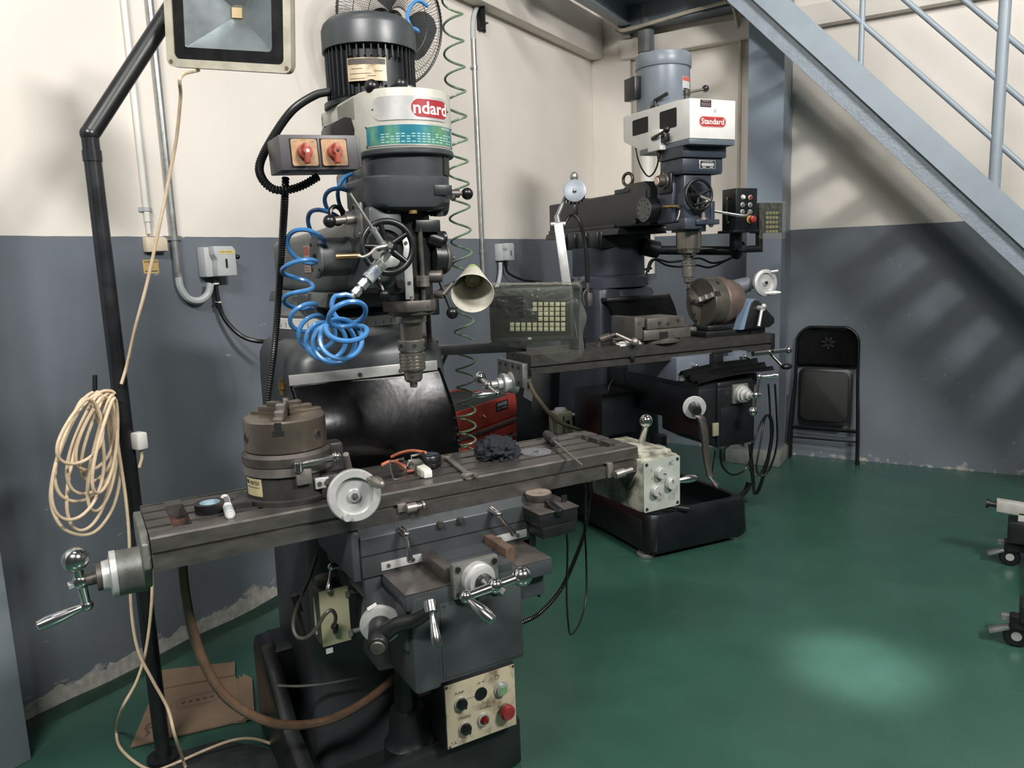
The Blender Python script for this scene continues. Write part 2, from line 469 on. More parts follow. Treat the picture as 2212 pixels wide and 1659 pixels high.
# ---------------- stair
st = thing('steel_staircase', 'grey steel open staircase with tube handrail climbing above the folding chair', 'staircase', (1.485, 4.9, 0))
SL = 1.056; ux = Vector((-1, 0, SL)).normalized(); un = Vector((SL, 0, 1)).normalized()
A0 = Vector((0, 0, 0))
def bar_mb(m, y0, y1, n0, n1, L=4.75):
    return m.prism([(0, n0), (L, n0), (L, n1), (0, n1)], A0 + Vector((0, y0, 0)), ux, un, Vector((0, 1, 0)), y1 - y0)
LUMPY = mat('lumpy_steel_paint', s2l(128, 138, 146), 0.4, var=0.08, scale=9, bump=0.5)
m = MB(); bar_mb(m, 0.0, 0.012, 0.092, 0.217); bar_mb(m, 0.012, 0.06, 0.207, 0.217); bar_mb(m, 0.012, 0.05, 0.092, 0.10)
sg = part('stringer', m, STEELBLUE, st)
m = MB(); bar_mb(m, 0.040, 0.052, 0.0, 0.10); bar_mb(m, 0.052, 0.075, 0.0, 0.010)
part('lower_plate', m, LUMPY, sg)
m = MB(); bar_mb(m, 0.70, 0.712, 0.0, 0.217); bar_mb(m, 0.66, 0.712, 0.207, 0.217)
part('stringer', m, STEELBLUE, st)
for k in range(15):
    z = 0.21 * (k + 1)
    part('tread', MB().box((-z + 0.06) / SL, (-z + 0.25) / SL, 0.06, 0.70, z - 0.012, z + 0.012, 0.002), STEELBLUE, st)
def rail_pt(xw, zw): return Vector((xw - 1.485, 0.03, zw))
def base_z(xl): return -xl * SL + 0.217 / math.cos(math.atan(SL))
for xw, r in ((0.033, 0.029), (-1.95, 0.029)):
    zb = base_z(xw - 1.485) - 0.03
    part('newel_post', MB().cyl(rail_pt(xw, zb), rail_pt(xw, zb + 1.05), r, seg=18), STEELBLUE, st)
for xw in (-0.639,):
    zb = base_z(xw - 1.485) - 0.03
    part('baluster', MB().cyl(rail_pt(xw, zb), rail_pt(xw, zb + 0.98), 0.0155, seg=14), STEELBLUE, st)
for off, r in ((0.214, 0.015), (0.518, 0.015), (0.757, 0.015), (1.02, 0.024)):
    p0 = rail_pt(1.2, base_z(-0.285) + off); p1 = rail_pt(-1.95, base_z(-3.435) + off)
    part('handrail' if off > 1.0 else 'rail', MB().cyl(p0, p1, r, seg=14), STEELBLUE, st)

# ---------------- pipes, conduits, wall fittings
def pipe(name, label, cat, pts, r, m, n=8, seg=12):
    o = part(name, MB().tube(pts, r, n=n, seg=seg), m); return tag(o, label, cat)
XW = -2.77
o = thing('plastic_conduit', 'thin white plastic conduit running down the cream wall to the ivory socket box', 'conduit', (XW + 0.012, 1.888, 1.70))
part('tube', MB().cyl((0, 0, 0.045), (0, 0, 2.4), 0.0115), WHITE, o)
part('coupler', MB().cyl((0, 0, 0.0), (0, 0, 0.10), 0.0085), WHITE, o)
part('saddle_clip', MB().cyl((0, 0, 0.085), (0, 0, 0.10), 0.0145).box(-0.010, -0.006, -0.028, 0.028, 0.084, 0.10), LGREY, o)
o = thing('steel_conduit', 'galvanised conduit left of the work lamp arm dropping to the first isolator switch', 'conduit', (XW + 0.016, 1.992, 1.50))
part('tube', MB().cyl((0, 0, 0.03), (0, 0, 2.6), 0.0145), GALV, o)
part('saddle_clip', MB().cyl((0, 0, 0.175), (0, 0, 0.193), 0.018).box(-0.014, -0.009, -0.04, 0.04, 0.175, 0.193), GALV, o)
part('elbow', MB().tube([(0, 0, 0.05), (0.002, 0.004, -0.01), (0.006, 0.03, -0.055), (0.014, 0.075, -0.068), (0.02, 0.115, -0.045), (0.03, 0.128, 0.0)], 0.0145), LGREY, o)
o = thing('steel_conduit', 'galvanised conduit right of the fan running down the cream wall behind the green coiled hose', 'conduit', (XW + 0.016, 4.225, 1.40))
part('tube', MB().cyl((0, 0, 0.0), (0, 0, 1.5), 0.0145), GALV, o)
part('saddle_clip', MB().cyl((0, 0, 0.20), (0, 0, 0.222), 0.019), GALV, o)
part('saddle_clip', MB().cyl((0, 0, 1.32), (0, 0, 1.342), 0.019).cyl((0, -0.03, 1.33), (0, 0, 1.33), 0.008), GALV, o)
part('elbow', MB().tube([(0, 0, 1.5), (0, 0.0, 1.56), (0.0, 0.02, 1.64), (0, 0.06, 1.70), (0, 0.12, 1.73)], 0.0150), LGREY, o)
o = thing('steel_bracket', 'black steel angle bracket bolted high on the wall right of the fan', 'bracket', (XW, 4.34, 2.97))
part('upright', MB().box(0, 0.012, -0.04, 0.04, 0, 0.32).box(0, 0.06, -0.045, -0.037, 0, 0.32), BLACKP, o)
part('arm', MB().box(0, 0.9, -0.045, 0.035, 0.32, 0.385, 0.003), BLACKP, o)
for dz in (0.05, 0.2): part('bolt', MB().cyl((0.0, 0.025, dz), (0.04, 0.025, dz), 0.006).hexa((0.01, 0.025, dz), (0.02, 0.025, dz), 0.011), GALV, o)

o = thing('socket_box', 'small ivory surface socket box at the foot of the white plastic conduit', 'socket', (XW, 1.905, 1.657))
part('back_box', MB().box(0, 0.028, -0.043, 0.043, -0.027, 0.03, 0.004), IVORY, o)
part('cover', MB().box(0.028, 0.036, -0.012, 0.042, -0.024, 0.024, 0.003), IVORY, o)
o = thing('warning_sticker', 'small yellowish sticker on the grey wall under the ivory socket box', 'sticker', (XW, 1.888, 1.575))
part('sheet', MB().box(0.0, 0.001, -0.033, 0.033, -0.027, 0.027), mat('sticker_yellow', s2l(196, 164, 110), 0.5, var=0.08), o)
tx = MB(); f = plane_fn((0.0012, 0, 0.018), (0, 1, 0), (0, 0, 1)); tx.text('WARNING', 0.012, f, bold=True)
tx.prism([(-0.008, -0.006), (0.008, -0.006), (0, 0.008)], (0.0011, 0, 0.0), (0, 1, 0), (0, 0, 1), (1, 0, 0), 0.0003)
tx.box(0.0011, 0.0014, -0.026, 0.026, -0.019, -0.016)
part('lettering', tx, INK, o)

def isolator(name, label, loc, s=1.0, text=None):
    o = thing(name, label, 'isolator switch', loc)
    part('back_box', MB().box(0, 0.05, -0.065 * s, 0.045 * s, -0.06 * s, 0.062 * s, 0.006), LGREY, o)
    fr = MB().prism([(-0.034 * s, -0.058 * s), (0.062 * s, -0.058 * s), (0.062 * s, 0.05 * s), (0.05 * s, 0.064 * s), (-0.044 * s, 0.064 * s), (-0.044 * s, 0.03 * s), (-0.030 * s, 0.01 * s), (-0.034 * s, -0.02 * s)], (0.05, 0, 0), (0, 1, 0), (0, 0, 1), (1, 0, 0), 0.035, 0.004)
    c = part('cover', fr, LGREY, o)
    part('slot', MB().box(0.0855, 0.0865, 0.006 * s, 0.016 * s, -0.025 * s, 0.012 * s), INK, o)
    h = MB().cyl((0.06, 0.06 * s, 0.01), (0.06, 0.085 * s, 0.018), 0.006).sphere((0.06, 0.09 * s, 0.02), 0.011)
    part('handle', h, BLACK, o)
    if text:
        part('label_strip', MB().box(0.0855, 0.0862, -0.02, 0.055, 0.032, 0.048), mat('pale_yellow', s2l(222, 206, 140), 0.5), o)
        part('lettering', MB().text(text, 0.011, plane_fn((0.0865, 0.017, 0.040), (0, 1, 0), (0, 0, 1)), width=0.066), INK, o)
    return o
isolator('isolator_switch', 'grey isolator switch with a yellow label strip left of the near milling machine', (XW, 2.165, 1.585), 1.0, 'MESIN MILLING 1')
isolator('isolator_switch', 'grey isolator switch on the wall above the paler bent conduit behind the lamp shade', (XW, 4.455, 1.60), 0.92)
o = part('conduit_bend', MB().tube([(XW + 0.03, 4.415, 1.535), (XW + 0.03, 4.41, 1.47), (XW + 0.03, 4.38, 1.40), (XW + 0.03, 4.33, 1.355), (XW + 0.02, 4.30, 1.33)], 0.014), LGREY)
tag(o, 'pale grey bent conduit leaving the underside of the isolator behind the lamp shade', 'conduit')
o = thing('power_cable', 'black power cable sagging from the first isolator to the near milling machine', 'cable', (XW + 0.03, 2.155, 1.52))
pt = [Vector((0.0, 0, 0)), Vector((0.0, 0.003, -0.08)), Vector((0.01, 0.02, -0.17)), Vector((0.05, 0.07, -0.25)), Vector((0.12, 0.12, -0.277)), Vector((0.22, 0.145, -0.262)), Vector((0.34, 0.13, -0.238)), Vector((0.40, 0.11, -0.23))]
part('sheath', MB().tube(pt, 0.0095), BLACK, o)
parts('gland', MB().cyl((0, 0, 0.0), (0, 0.001, -0.03), 0.013).cyl((0, 0.002, -0.10), (0.001, 0.004, -0.125), 0.0125), BLACK, o)
parts('tie', MB().cyl((0.0, 0.001, -0.02), (0.0, 0.0012, -0.026), 0.014).cyl((0.001, 0.004, -0.098), (0.001, 0.0045, -0.103), 0.0128), WHITE, o)
pipe('power_cable', 'black cable hanging from the second isolator towards the far machine', 'cable',
     [(XW + 0.04, 4.46, 1.54), (XW + 0.05, 4.49, 1.46), (XW + 0.15, 4.62, 1.40), (XW + 0.45, 4.85, 1.37), (XW + 0.75, 4.95, 1.44), (XW + 0.90, 4.90, 1.46)], 0.008, BLACK)
pipe('rain_pipe', 'fat white vertical pipe in the corner behind the far machine', 'pipe', [(-2.28, 5.9, 1.4), (-2.28, 5.9, 3.06)], 0.055, WHITE, 1, 20)
o = part('pipe_coupling', MB().cyl((-2.28, 5.9, 3.06), (-2.28, 5.9, 3.45), 0.052).cyl((-2.28, 5.9, 3.07), (-2.28, 5.9, 3.25), 0.062), mat('grey_pipe', s2l(120, 124, 126), 0.4))
tag(o, 'grey upper pipe length with coupling above the white corner pipe', 'pipe')
b = MB().tube([(-2.5, 5.80, 3.31), (-2.45, 5.80, 3.245), (-2.35, 5.795, 3.235), (-1.95, 5.80, 3.27), (-1.64, 5.80, 3.29)], 0.014, n=6)
b.tube([(-1.64, 5.80, 3.29), (-1.605, 5.82, 3.27), (-1.595, 5.9, 3.18), (-1.59, 5.99, 3.05), (-1.59, 5.995, 2.9), (-1.6, 5.995, 1.68)], 0.012, n=8)
o = part('thin_conduit', b, mat('cream_plastic', s2l(192, 184, 166), 0.5)); tag(o, 'thin cream conduit along the deck beam turning down the back wall by the steel column', 'conduit')

# ---------------- wall fan
FC = atx(846, 46, -2.42)
fn = thing('wall_fan', 'black caged wall fan with dark blades behind the near machine motor', 'fan', FC)
fn_dir = Vector((0.935, -0.30, -0.14)).normalized()
U = Vector((0, 0, 1)); U = (U - fn_dir * U.dot(fn_dir)).normalized(); Vv = fn_dir.cross(U)
RF = 0.285
def fpt(r, a, d): return U * (r * math.sin(a)) + Vv * (r * math.cos(a)) + fn_dir * d
g = MB()
g.torus((0, 0, 0), fn_dir, RF, 0.006, 64, 8)
cage = part('cage_rim', g, BLACK, fn)
g = MB()
for k in range(110):
    a = 2 * PI * k / 110
    for sgn, dep in ((1, 0.06), (-1, -0.085)):
        tw = 0.22
        g.tube([fpt(RF + 0.006, a, 0), fpt(RF * 0.93, a + 0.02, dep * 0.55), fpt(RF * 0.62, a + tw * 0.4, dep * 0.95), fpt(0.05, a + tw, dep)], 0.00095, n=4, seg=4)
for r, d in ((0.235, 0.052), (0.16, 0.058), (0.055, 0.061)):
    g.torus(fn_dir * d, fn_dir, r, 0.0016, 48, 5)
part('wire_cage', g, BLACK, fn)
bl = mat('smoky_blade', s2l(112, 115, 115), 0.3, var=0.1)
for k in range(3):
    a0 = math.radians(75 + 120 * k)
    b = MB()
    def bf(u, v, a0=a0):
        r = 0.04 + 0.20 * u
        w = (0.28 + 0.75 * math.sin(PI * min(1, 0.12 + u * 0.80)) ** 0.8)
        a = a0 + (v - 0.5) * 1.35 * w * (0.75 if u > .93 else 1)
        return fpt(r, a, (v - 0.5) * -0.055)
    b.grid(bf, 14, 10, 0.002)
    part('blade', b, bl, fn)
part('hub', MB().lathe(fn_dir * -0.03, fn_dir, [(0, 0.048), (0.06, 0.046), (0.08, 0.03), (0.085, 0.0)], 20), BLACK, fn)
mt = MB().lathe(fn_dir * -0.19, fn_dir, [(0, 0.05), (0.01, 0.062), (0.11, 0.066), (0.12, 0.05)], 20)
part('motor', mt, BLACK, fn)
wallp = Vector((XW - FC.x, 0.10, -0.04))
part('wall_arm', MB().tube([fn_dir * -0.14, fn_dir * -0.16 + Vector((-0.08, 0.02, -0.05)), wallp], 0.016).box(wallp.x, wallp.x + 0.02, wallp.y - 0.05, wallp.y + 0.05, wallp.z - 0.07, wallp.z + 0.07, 0.004), BLACK, fn)
# ================================================================ NEAR MILLING MACHINE
M1 = Frame((-1.269, 1.564, 0), math.radians(60.63))
m1 = thing('milling_machine', 'near turret milling machine with a cream rounded belt cover and finned black motor', 'milling machine', M1.o, M1.rz)
def bent_plate(c, R, a0, a1, z0, z1, n=24, pill=False, th=0.0012):
    """plate wrapped on an upright drum; pill=True rounds its ends"""
    a0, a1 = math.radians(a0), math.radians(a1); zc = (z0 + z1) / 2; h = (z1 - z0) / 2
    rows = []; Lh = R * (a1 - a0)
    for i in range(n + 1):
        t = i / n
        if pill:
            t = 0.5 - 0.5 * math.cos(PI * t); d = min(t, 1 - t) * Lh
            hh = h if d >= h else math.sqrt(max(0, h * h - (h - d) ** 2)); hh = max(hh, h * 0.02)
        else: hh = h
        a = a0 + (a1 - a0) * t
        ca, sa = math.cos(a), math.sin(a)
        rows.append([Vector((c[0] + (R + d_) * ca, c[1] + (R + d_) * sa, zc + s_ * hh)) for d_, s_ in ((0, -1), (th, -1), (th, 1), (0, 1))])
    return MB().rings(rows)
def drum_fn(c, R, amid, zmid):
    am = math.radians(amid)
    def f(x, y):
        a = am + x / R
        return Vector((c[0] + R * math.cos(a), c[1] + R * math.sin(a), zmid + y))
    return f
def yz_prism(mb, pts, x0, x1, bev=0.0):
    return mb.prism(pts, (x0, 0, 0), (0, 1, 0), (0, 0, 1), (1, 0, 0), x1 - x0, bev)
def xz_prism(mb, pts, y0, y1, bev=0.0):
    return mb.prism(pts, (0, y0, 0), (1, 0, 0), (0, 0, 1), (0, 1, 0), y1 - y0, bev)
def xy_prism(mb, pts, z0, z1, bev=0.0):
    return mb.prism(pts, (0, 0, z0), (1, 0, 0), (0, 1, 0), (0, 0, 1), z1 - z0, bev)

# ---- base
b = MB()
b.box(-0.30, 0.30, 0.06, 0.70, 0.0, 0.07, 0.01)
yz_prism(b, [(0.045, 0.0), (0.70, 0.0), (0.70, 0.31), (0.66, 0.355), (0.56, 0.355), (0.48, 0.31), (0.30, 0.19), (0.045, 0.155)], -0.335, -0.285, 0.012)
yz_prism(b, [(0.045, 0.0), (0.70, 0.0), (0.70, 0.31), (0.66, 0.355), (0.56, 0.355), (0.48, 0.31), (0.30, 0.19), (0.045, 0.155)], 0.275, 0.325, 0.012)
b.box(-0.32, 0.31, 0.04, 0.085, 0.0, 0.155, 0.012)
b.box(-0.30, 0.30, 0.52, 0.70, 0.05, 0.345, 0.015)
part('base', b, DARK, m1)
# ---- column
def col_sec(z, hx0, hx1, y0, y1, r): return rrect(hx0, hx1, y0, y1, z, r, 5)
b = MB().loft([col_sec(0.05, -0.245, 0.245, 0.245, 0.75, 0.05), col_sec(0.6, -0.240, 0.240, 0.245, 0.73, 0.05), col_sec(1.22, -0.238, 0.238, 0.248, 0.72, 0.06),
               col_sec(1.29, -0.236, 0.236, 0.252, 0.718, 0.07), col_sec(1.325, -0.225, 0.225, 0.268, 0.71, 0.09), col_sec(1.345, -0.205, 0.205, 0.295, 0.70, 0.11), col_sec(1.352, -0.18, 0.18, 0.32, 0.69, 0.12)])
part('column', b, GREY, m1)
b = MB().lathe((-0.005, 0.505, 1.34), (0, 0, 1), [(0, 0.21), (0.02, 0.207), (0.032, 0.203)], 48)
part('turret_seat', b, GREY, m1)
b = MB().lathe((-0.005, 0.505, 1.372), (0, 0, 1), [(0, 0.204), (0.001, 0.2055), (0.030, 0.2055), (0.031, 0.203)], 60)
part('angle_scale_ring', b, mat('matt_scale_aluminium', s2l(208, 206, 200), 0.4, metal=0.1, var=0.05, scale=12), m1)
t = MB()
for k in range(-9, 10):
    a = math.radians(-112 + k * 8)
    p = Vector((-0.005 + 0.2058 * math.cos(a), 0.505 + 0.2058 * math.sin(a), 1.377)); tt = Vector((-math.sin(a), math.cos(a), 0))
    t.box(-0.0007, 0.0007, -0.0004, 0.0004, 0, 0.010 if k % 3 else 0.016, M=Matrix.Translation(p) @ Matrix.Rotation(a + PI / 2, 4, 'Z'))
part('scale_marks', t, INK, m1)
b = MB().lathe((-0.005, 0.505, 1.403), (0, 0, 1), [(0, 0.192), (0.008, 0.19), (0.02, 0.165), (0.04, 0.15), (0.06, 0.148)], 40)
b.box(-0.13, 0.12, 0.33, 0.70, 1.425, 1.47, 0.008)
for px_ in (-0.125, 0.115):
    b.box(px_ - 0.03, px_ + 0.03, 0.36, 0.46, 1.405, 1.475, 0.008); b.hexa((px_, 0.33, 1.415), (px_, 0.33, 1.44), 0.016)
part('turret', b, GREY, m1)
# ---- ram
b = MB()
xz = lambda y, x0, x1, z0, z1, r: [Vector((p.x, y, p.y)) for p in rrect(x0, x1, z0, z1, 0, r, 4)]
b.loft([xz(0.85, -0.118, 0.118, 1.485, 1.63, 0.02), xz(0.845, -0.122, 0.122, 1.478, 1.642, 0.024), xz(0.34, -0.122, 0.122, 1.475, 1.655, 0.026), xz(0.26, -0.118, 0.118, 1.474, 1.665, 0.04),
        xz(0.20, -0.114, 0.118, 1.473, 1.672, 0.07), xz(0.13, -0.108, 0.122, 1.475, 1.675, 0.09), xz(0.10, -0.10, 0.12, 1.48, 1.67, 0.09)])
xz_prism(b, [(-0.145, 1.44), (0.145, 1.44), (0.135, 1.478), (-0.135, 1.478)], 0.20, 0.88, 0.003)
part('ram', b, mat('dusty_grey_paint', s2l(92, 95, 95), 0.45, var=0.16, scale=6, bump=0.05), m1)
b = MB().box(-0.1245, -0.1225, 0.395, 0.455, 1.535, 1.612)
tg = part('instruction_tag', b, mat('grubby_white_tag', s2l(170, 150, 138), 0.5, var=0.12, scale=30), m1, label='small red and white metal tag')
b = MB().box(-0.1250, -0.1244, 0.398, 0.452, 1.585, 1.609); part('red_band', b, REDK, tg)
b = MB()
for k in range(4): b.box(-0.1251, -0.1244, 0.402, 0.448, 1.540 + k * 0.008, 1.5425 + k * 0.008)
part('print_lines', b, mat('brown_print', s2l(110, 84, 74), 0.6), tg)
# knuckle with adjusting disc
b = MB().cyl((-0.185, 0.10, 1.575), (-0.06, 0.10, 1.575), 0.050, seg=28, ch=0.002)
b.cyl((-0.19, 0.10, 1.575), (-0.183, 0.10, 1.575), 0.054, seg=32)
o = part('knuckle', b, MATS['dusty_grey_paint'], m1)
b = MB()
for k in range(4):
    a = PI / 4 + k * PI / 2; b.cyl((-0.193, 0.10 + 0.044 * math.cos(a), 1.575 + 0.044 * math.sin(a)), (-0.189, 0.10 + 0.044 * math.cos(a), 1.575 + 0.044 * math.sin(a)), 0.0045)
b.hexa((-0.197, 0.10, 1.575), (-0.189, 0.10, 1.575), 0.008)
parts('bolt', b, DSTEEL, o)
part('pin', MB().cyl((-0.16, 0.02, 1.573), (-0.10, -0.01, 1.573), 0.0075, ch=0.001), BRASS, m1)

# ---- head: feed box, quill housing
HX = 0.022
b = MB()
sec = lambda z, x0, x1, y0, y1, r: rrect(x0, x1, y0, y1, z, r, 6)
b.loft([sec(1.676, -0.085, 0.085, -0.09, 0.10, 0.05), sec(1.684, -0.10, 0.105, -0.108, 0.12, 0.055), sec(1.695, -0.104, 0.112, -0.112, 0.12, 0.05), sec(1.752, -0.104, 0.112, -0.112, 0.12, 0.05), sec(1.757, -0.10, 0.108, -0.108, 0.12, 0.048)])
b.box(-0.108, -0.02, -0.085, 0.12, 1.49, 1.69, 0.014)
b.cyl((0.075, -0.03, 1.70), (0.118, -0.035, 1.70), 0.034, ch=0.003).hexa((0.085, -0.06, 1.664), (0.085, -0.06, 1.68), 0.012)
hd = part('head_casting', b, GREY, m1)
b = MB().box(0.053, 0.10, -0.1145, -0.111, 1.711, 1.735, 0.001); part('cast_plate', b, DARK, hd)
b = MB().cyl((-0.057, -0.0875, 1.675), (-0.057, -0.084, 1.675), 0.0035).cyl((0.0, -0.1, 1.668), (0.0, -0.1, 1.676), 0.010)
part('oil_cup', b, BRASS, hd)
b = MB().cyl((HX, 0, 1.455), (HX, 0, 1.685), 0.058, seg=36)
b.box(-0.03, 0.08, 0.0, 0.10, 1.46, 1.69, 0.01)
b.box(HX - 0.005, HX + 0.062, -0.072, 0.0, 1.625, 1.655, 0.003)
b.box(HX + 0.025, HX + 0.085, -0.02, 0.06, 1.60, 1.645, 0.012).cyl((HX + 0.05, -0.035, 1.612), (HX + 0.09, -0.035, 1.612), 0.017, ch=0.002)
part('quill_housing', b, DARK, m1)
# belt cover: collar, flange, drum
DC = (0.030, 0.0)
b = MB().lathe((DC[0], DC[1], 1.755), (0, 0, 1), [(0, 0.104), (0.002, 0.106), (0.052, 0.108), (0.053, 0.118), (0.056, 0.1205), (0.064, 0.1205), (0.067, 0.118)], 56)
b.box(-0.07, 0.13, 0.0, 0.27, 1.757, 1.80, 0.01)
cb = part('head_collar', b, GREY, m1)
part('rating_plate', bent_plate(DC, 0.1085, -55, -35, 1.762, 1.806), mat('etched_black_plate', s2l(60, 60, 58), 0.4, metal=0.4, var=0.5, scale=60), cb)
def cover_outline(R, hx, yb, n=22):
    pts = []
    for k in range(n + 1):
        a = math.radians(180 + 180 * k / n); pts.append((DC[0] + R * math.cos(a), DC[1] + R * math.sin(a)))
    return pts + [(DC[0] + hx, yb), (DC[0] - hx, yb)]
b = MB()
xy_prism(b, cover_outline(0.118, 0.118, 0.16), 1.82, 1.958, 0.004)
yz_prism(b, [(0.02, 1.958), (0.30, 1.963), (0.30, 1.928), (0.02, 1.90)], DC[0] - 0.118, DC[0] + 0.118, 0.002)
b.box(DC[0] + 0.10, DC[0] + 0.118, 0.10, 0.30, 1.82, 1.955)
b.box(DC[0] - 0.118, DC[0] + 0.118, 0.285, 0.30, 1.82, 1.955)
bc = part('belt_cover', b, CREAM, m1)
b = MB(); yz_prism(b, [(0.045, 1.83), (0.03, 1.88), (0.05, 1.91), (0.10, 1.921), (0.285, 1.924), (0.285, 1.83)], DC[0] - 0.1192, DC[0] - 0.05, 0.001)
part('belt_opening', b, HOLE, bc)
b = MB().box(DC[0] - 0.122, DC[0] - 0.05, 0.20, 0.31, 1.835, 1.926, 0.012)
part('pulley_guard', b, BLACKP, bc)
b = MB().cyl((DC[0] - 0.13, 0.20, 1.872), (DC[0] - 0.235, 0.17, 1.875), 0.0075, 0.004).sphere((DC[0] - 0.215, 0.176, 1.8745), 0.0075)
part('tension_lever', b, BLACKP, bc)
badge = part('maker_badge', bent_plate(DC, 0.1182, -151, -47, 1.884, 1.938, 36, True), ALU, bc, label='worn silver badge with part of a red name left')
rb = MB()
rb = bent_plate(DC, 0.1195, -103, -50.5, 1.8905, 1.9315, 24, True, 0.0004)
part('badge_red_field', rb, mat('badge_red', s2l(150, 42, 48), 0.35, var=0.08), badge)
part('badge_lettering', MB().text('ndard', 0.040, drum_fn(DC, 0.1203, -77, 1.9105), bold=True, width=0.100, extrude=0), WINK, badge)
tp = part('chart_plate', bent_plate(DC, 0.1182, -163, -38, 1.826, 1.876, 36), ALU, bc, label='speed chart plate with worn teal print')
TEAL = mat('worn_teal_print', s2l(34, 112, 128), 0.35, metal=0.3, var=0.15, scale=14, col2=s2l(120, 165, 110), amount=0.42, stretch=(1, 1, 0.5))
part('chart_field', bent_plate(DC, 0.1193, -161, -40, 1.829, 1.873, 36, False, 0.0004), TEAL, tp)
cl_ = MB()
for r_ in range(4):
    for k in range(16):
        if random.random() < 0.75:
            a = -140 + k * 6.0; x = bent_plate(DC, 0.1198, a, a + 4.2, 1.833 + r_ * 0.006, 1.8355 + r_ * 0.006, 2, False, 0.0003)
            me_ = bpy.data.meshes.new('x'); x.bm.to_mesh(me_); cl_.bm.from_mesh(me_); bpy.data.meshes.remove(me_); x.bm.free()
part('chart_table', cl_, mat('pale_teal_print', s2l(150, 190, 186), 0.4), tp)
part('chart_heading', MB().text('HIGH SPEED', 0.007, drum_fn(DC, 0.1198, -55, 1.868)), WINK, tp)
rv = MB()
for a, z in ((-161, 1.829), (-161, 1.873), (-39.5, 1.829), (-39.5, 1.873), (-149, 1.911), (-49, 1.911)):
    a = math.radians(a); d = Vector((math.cos(a), math.sin(a), 0)); p = Vector((DC[0], DC[1], z)) + d * 0.119
    rv.cyl(p, p + d * 0.002, 0.0022, seg=10)
parts('rivet', rv, DSTEEL, bc)
# levers on top
for (bx, by, bz), (ex, ey, ez) in ((tuple(M1.Y(-0.05, 803, 188)), (0.022, -0.01, 1.968)), (tuple(M1.Y(-0.05, 865, 183)), (0.03, 0.0, 1.972))):
    b = MB().cyl((ex, ey, ez), (bx, by, bz), 0.005)
    o = part('speed_lever', b, STEEL, m1); part('knob', MB().sphere((bx, by, bz), 0.0175, 22), BLACK, o)
b = MB().cyl((0.035, 0.0, 1.955), (0.035, 0.0, 1.985), 0.022).box(0.02, 0.05, -0.03, 0.03, 1.955, 1.982, 0.003)
b.lathe((0.085, 0.02, 1.955), (0, 0, 1), [(0, 0.062), (0.012, 0.06), (0.02, 0.045)], 30)
part('brake_boss', b, DARK, m1)
# motor
MC = (0.026, 0.20)
b = MB().lathe((MC[0], MC[1], 1.962), (0, 0, 1), [(0, 0.128), (0.012, 0.128), (0.014, 0.1), (0.02, 0.098)], 40)
b.lathe((MC[0], MC[1], 1.98), (0, 0, 1), [(0, 0.1055), (0.145, 0.1055)], 40)
for k in range(44):
    a = 2 * PI * k / 44; ad = math.degrees(a) % 360
    if 222 < ad < 292 : continue
    M = Matrix.Translation((MC[0], MC[1], 0)) @ Matrix.Rotation(a, 4, 'Z')
    b.box(0.100, 0.1185, -0.0018, 0.0018, 1.982, 2.125, M=M)
for k in range(8):
    a = math.radians(225 + k * 9); M = Matrix.Translation((MC[0], MC[1], 0)) @ Matrix.Rotation(a, 4, 'Z')
    b.box(0.100, 0.1185, -0.0018, 0.0018, 2.075, 2.125, M=M); b.box(0.100, 0.1185, -0.0018, 0.0018, 1.982, 2.006, M=M)
mo = part('motor', b, mat('black_motor_paint', s2l(40, 42, 44), 0.38, var=0.2, scale=10), m1)
b = MB().lathe((MC[0], MC[1], 2.105), (0, 0, 1), [(0, 0.1215), (0.0, 0.1245), (0.052, 0.124), (0.066, 0.119), (0.078, 0.107), (0.085, 0.085), (0.088, 0.05), (0.0885, 0.0)], 48, caps=True)
part('fan_cowl', b, GREY, mo)
b = bent_plate(MC, 0.119, -139, -91, 2.012, 2.068, 16, False, 0.0015)
pl_ = part('motor_plate', b, mat('grimy_brass_plate', s2l(190, 172, 144), 0.4, metal=0.4, var=0.3, scale=26, col2=s2l(84, 70, 56), amount=0.38), mo, label='grimy brass rating plate')
part('plate_header', bent_plate(MC, 0.1206, -138, -92, 2.052, 2.066, 16, False, 0.0004), mat('brown_black_print', s2l(72, 64, 58), 0.5, var=0.3, scale=40), pl_)
lt = MB()
for k in range(5): lt.text('0123456789', 0.0001, drum_fn(MC, 0.121, -112, 2.03)) if False else None
for k, (a0, a1) in enumerate(((-136, -118), (-114, -104), (-136, -110), (-106, -96), (-134, -120))):
    x = bent_plate(MC, 0.1206, a0, a1, 2.017 + k * 0.006, 2.0182 + k * 0.006, 5, False, 0.0003)
    me_ = bpy.data.meshes.new('x'); x.bm.to_mesh(me_); lt.bm.from_mesh(me_); bpy.data.meshes.remove(me_); x.bm.free()
part('plate_print', lt, INK, pl_)
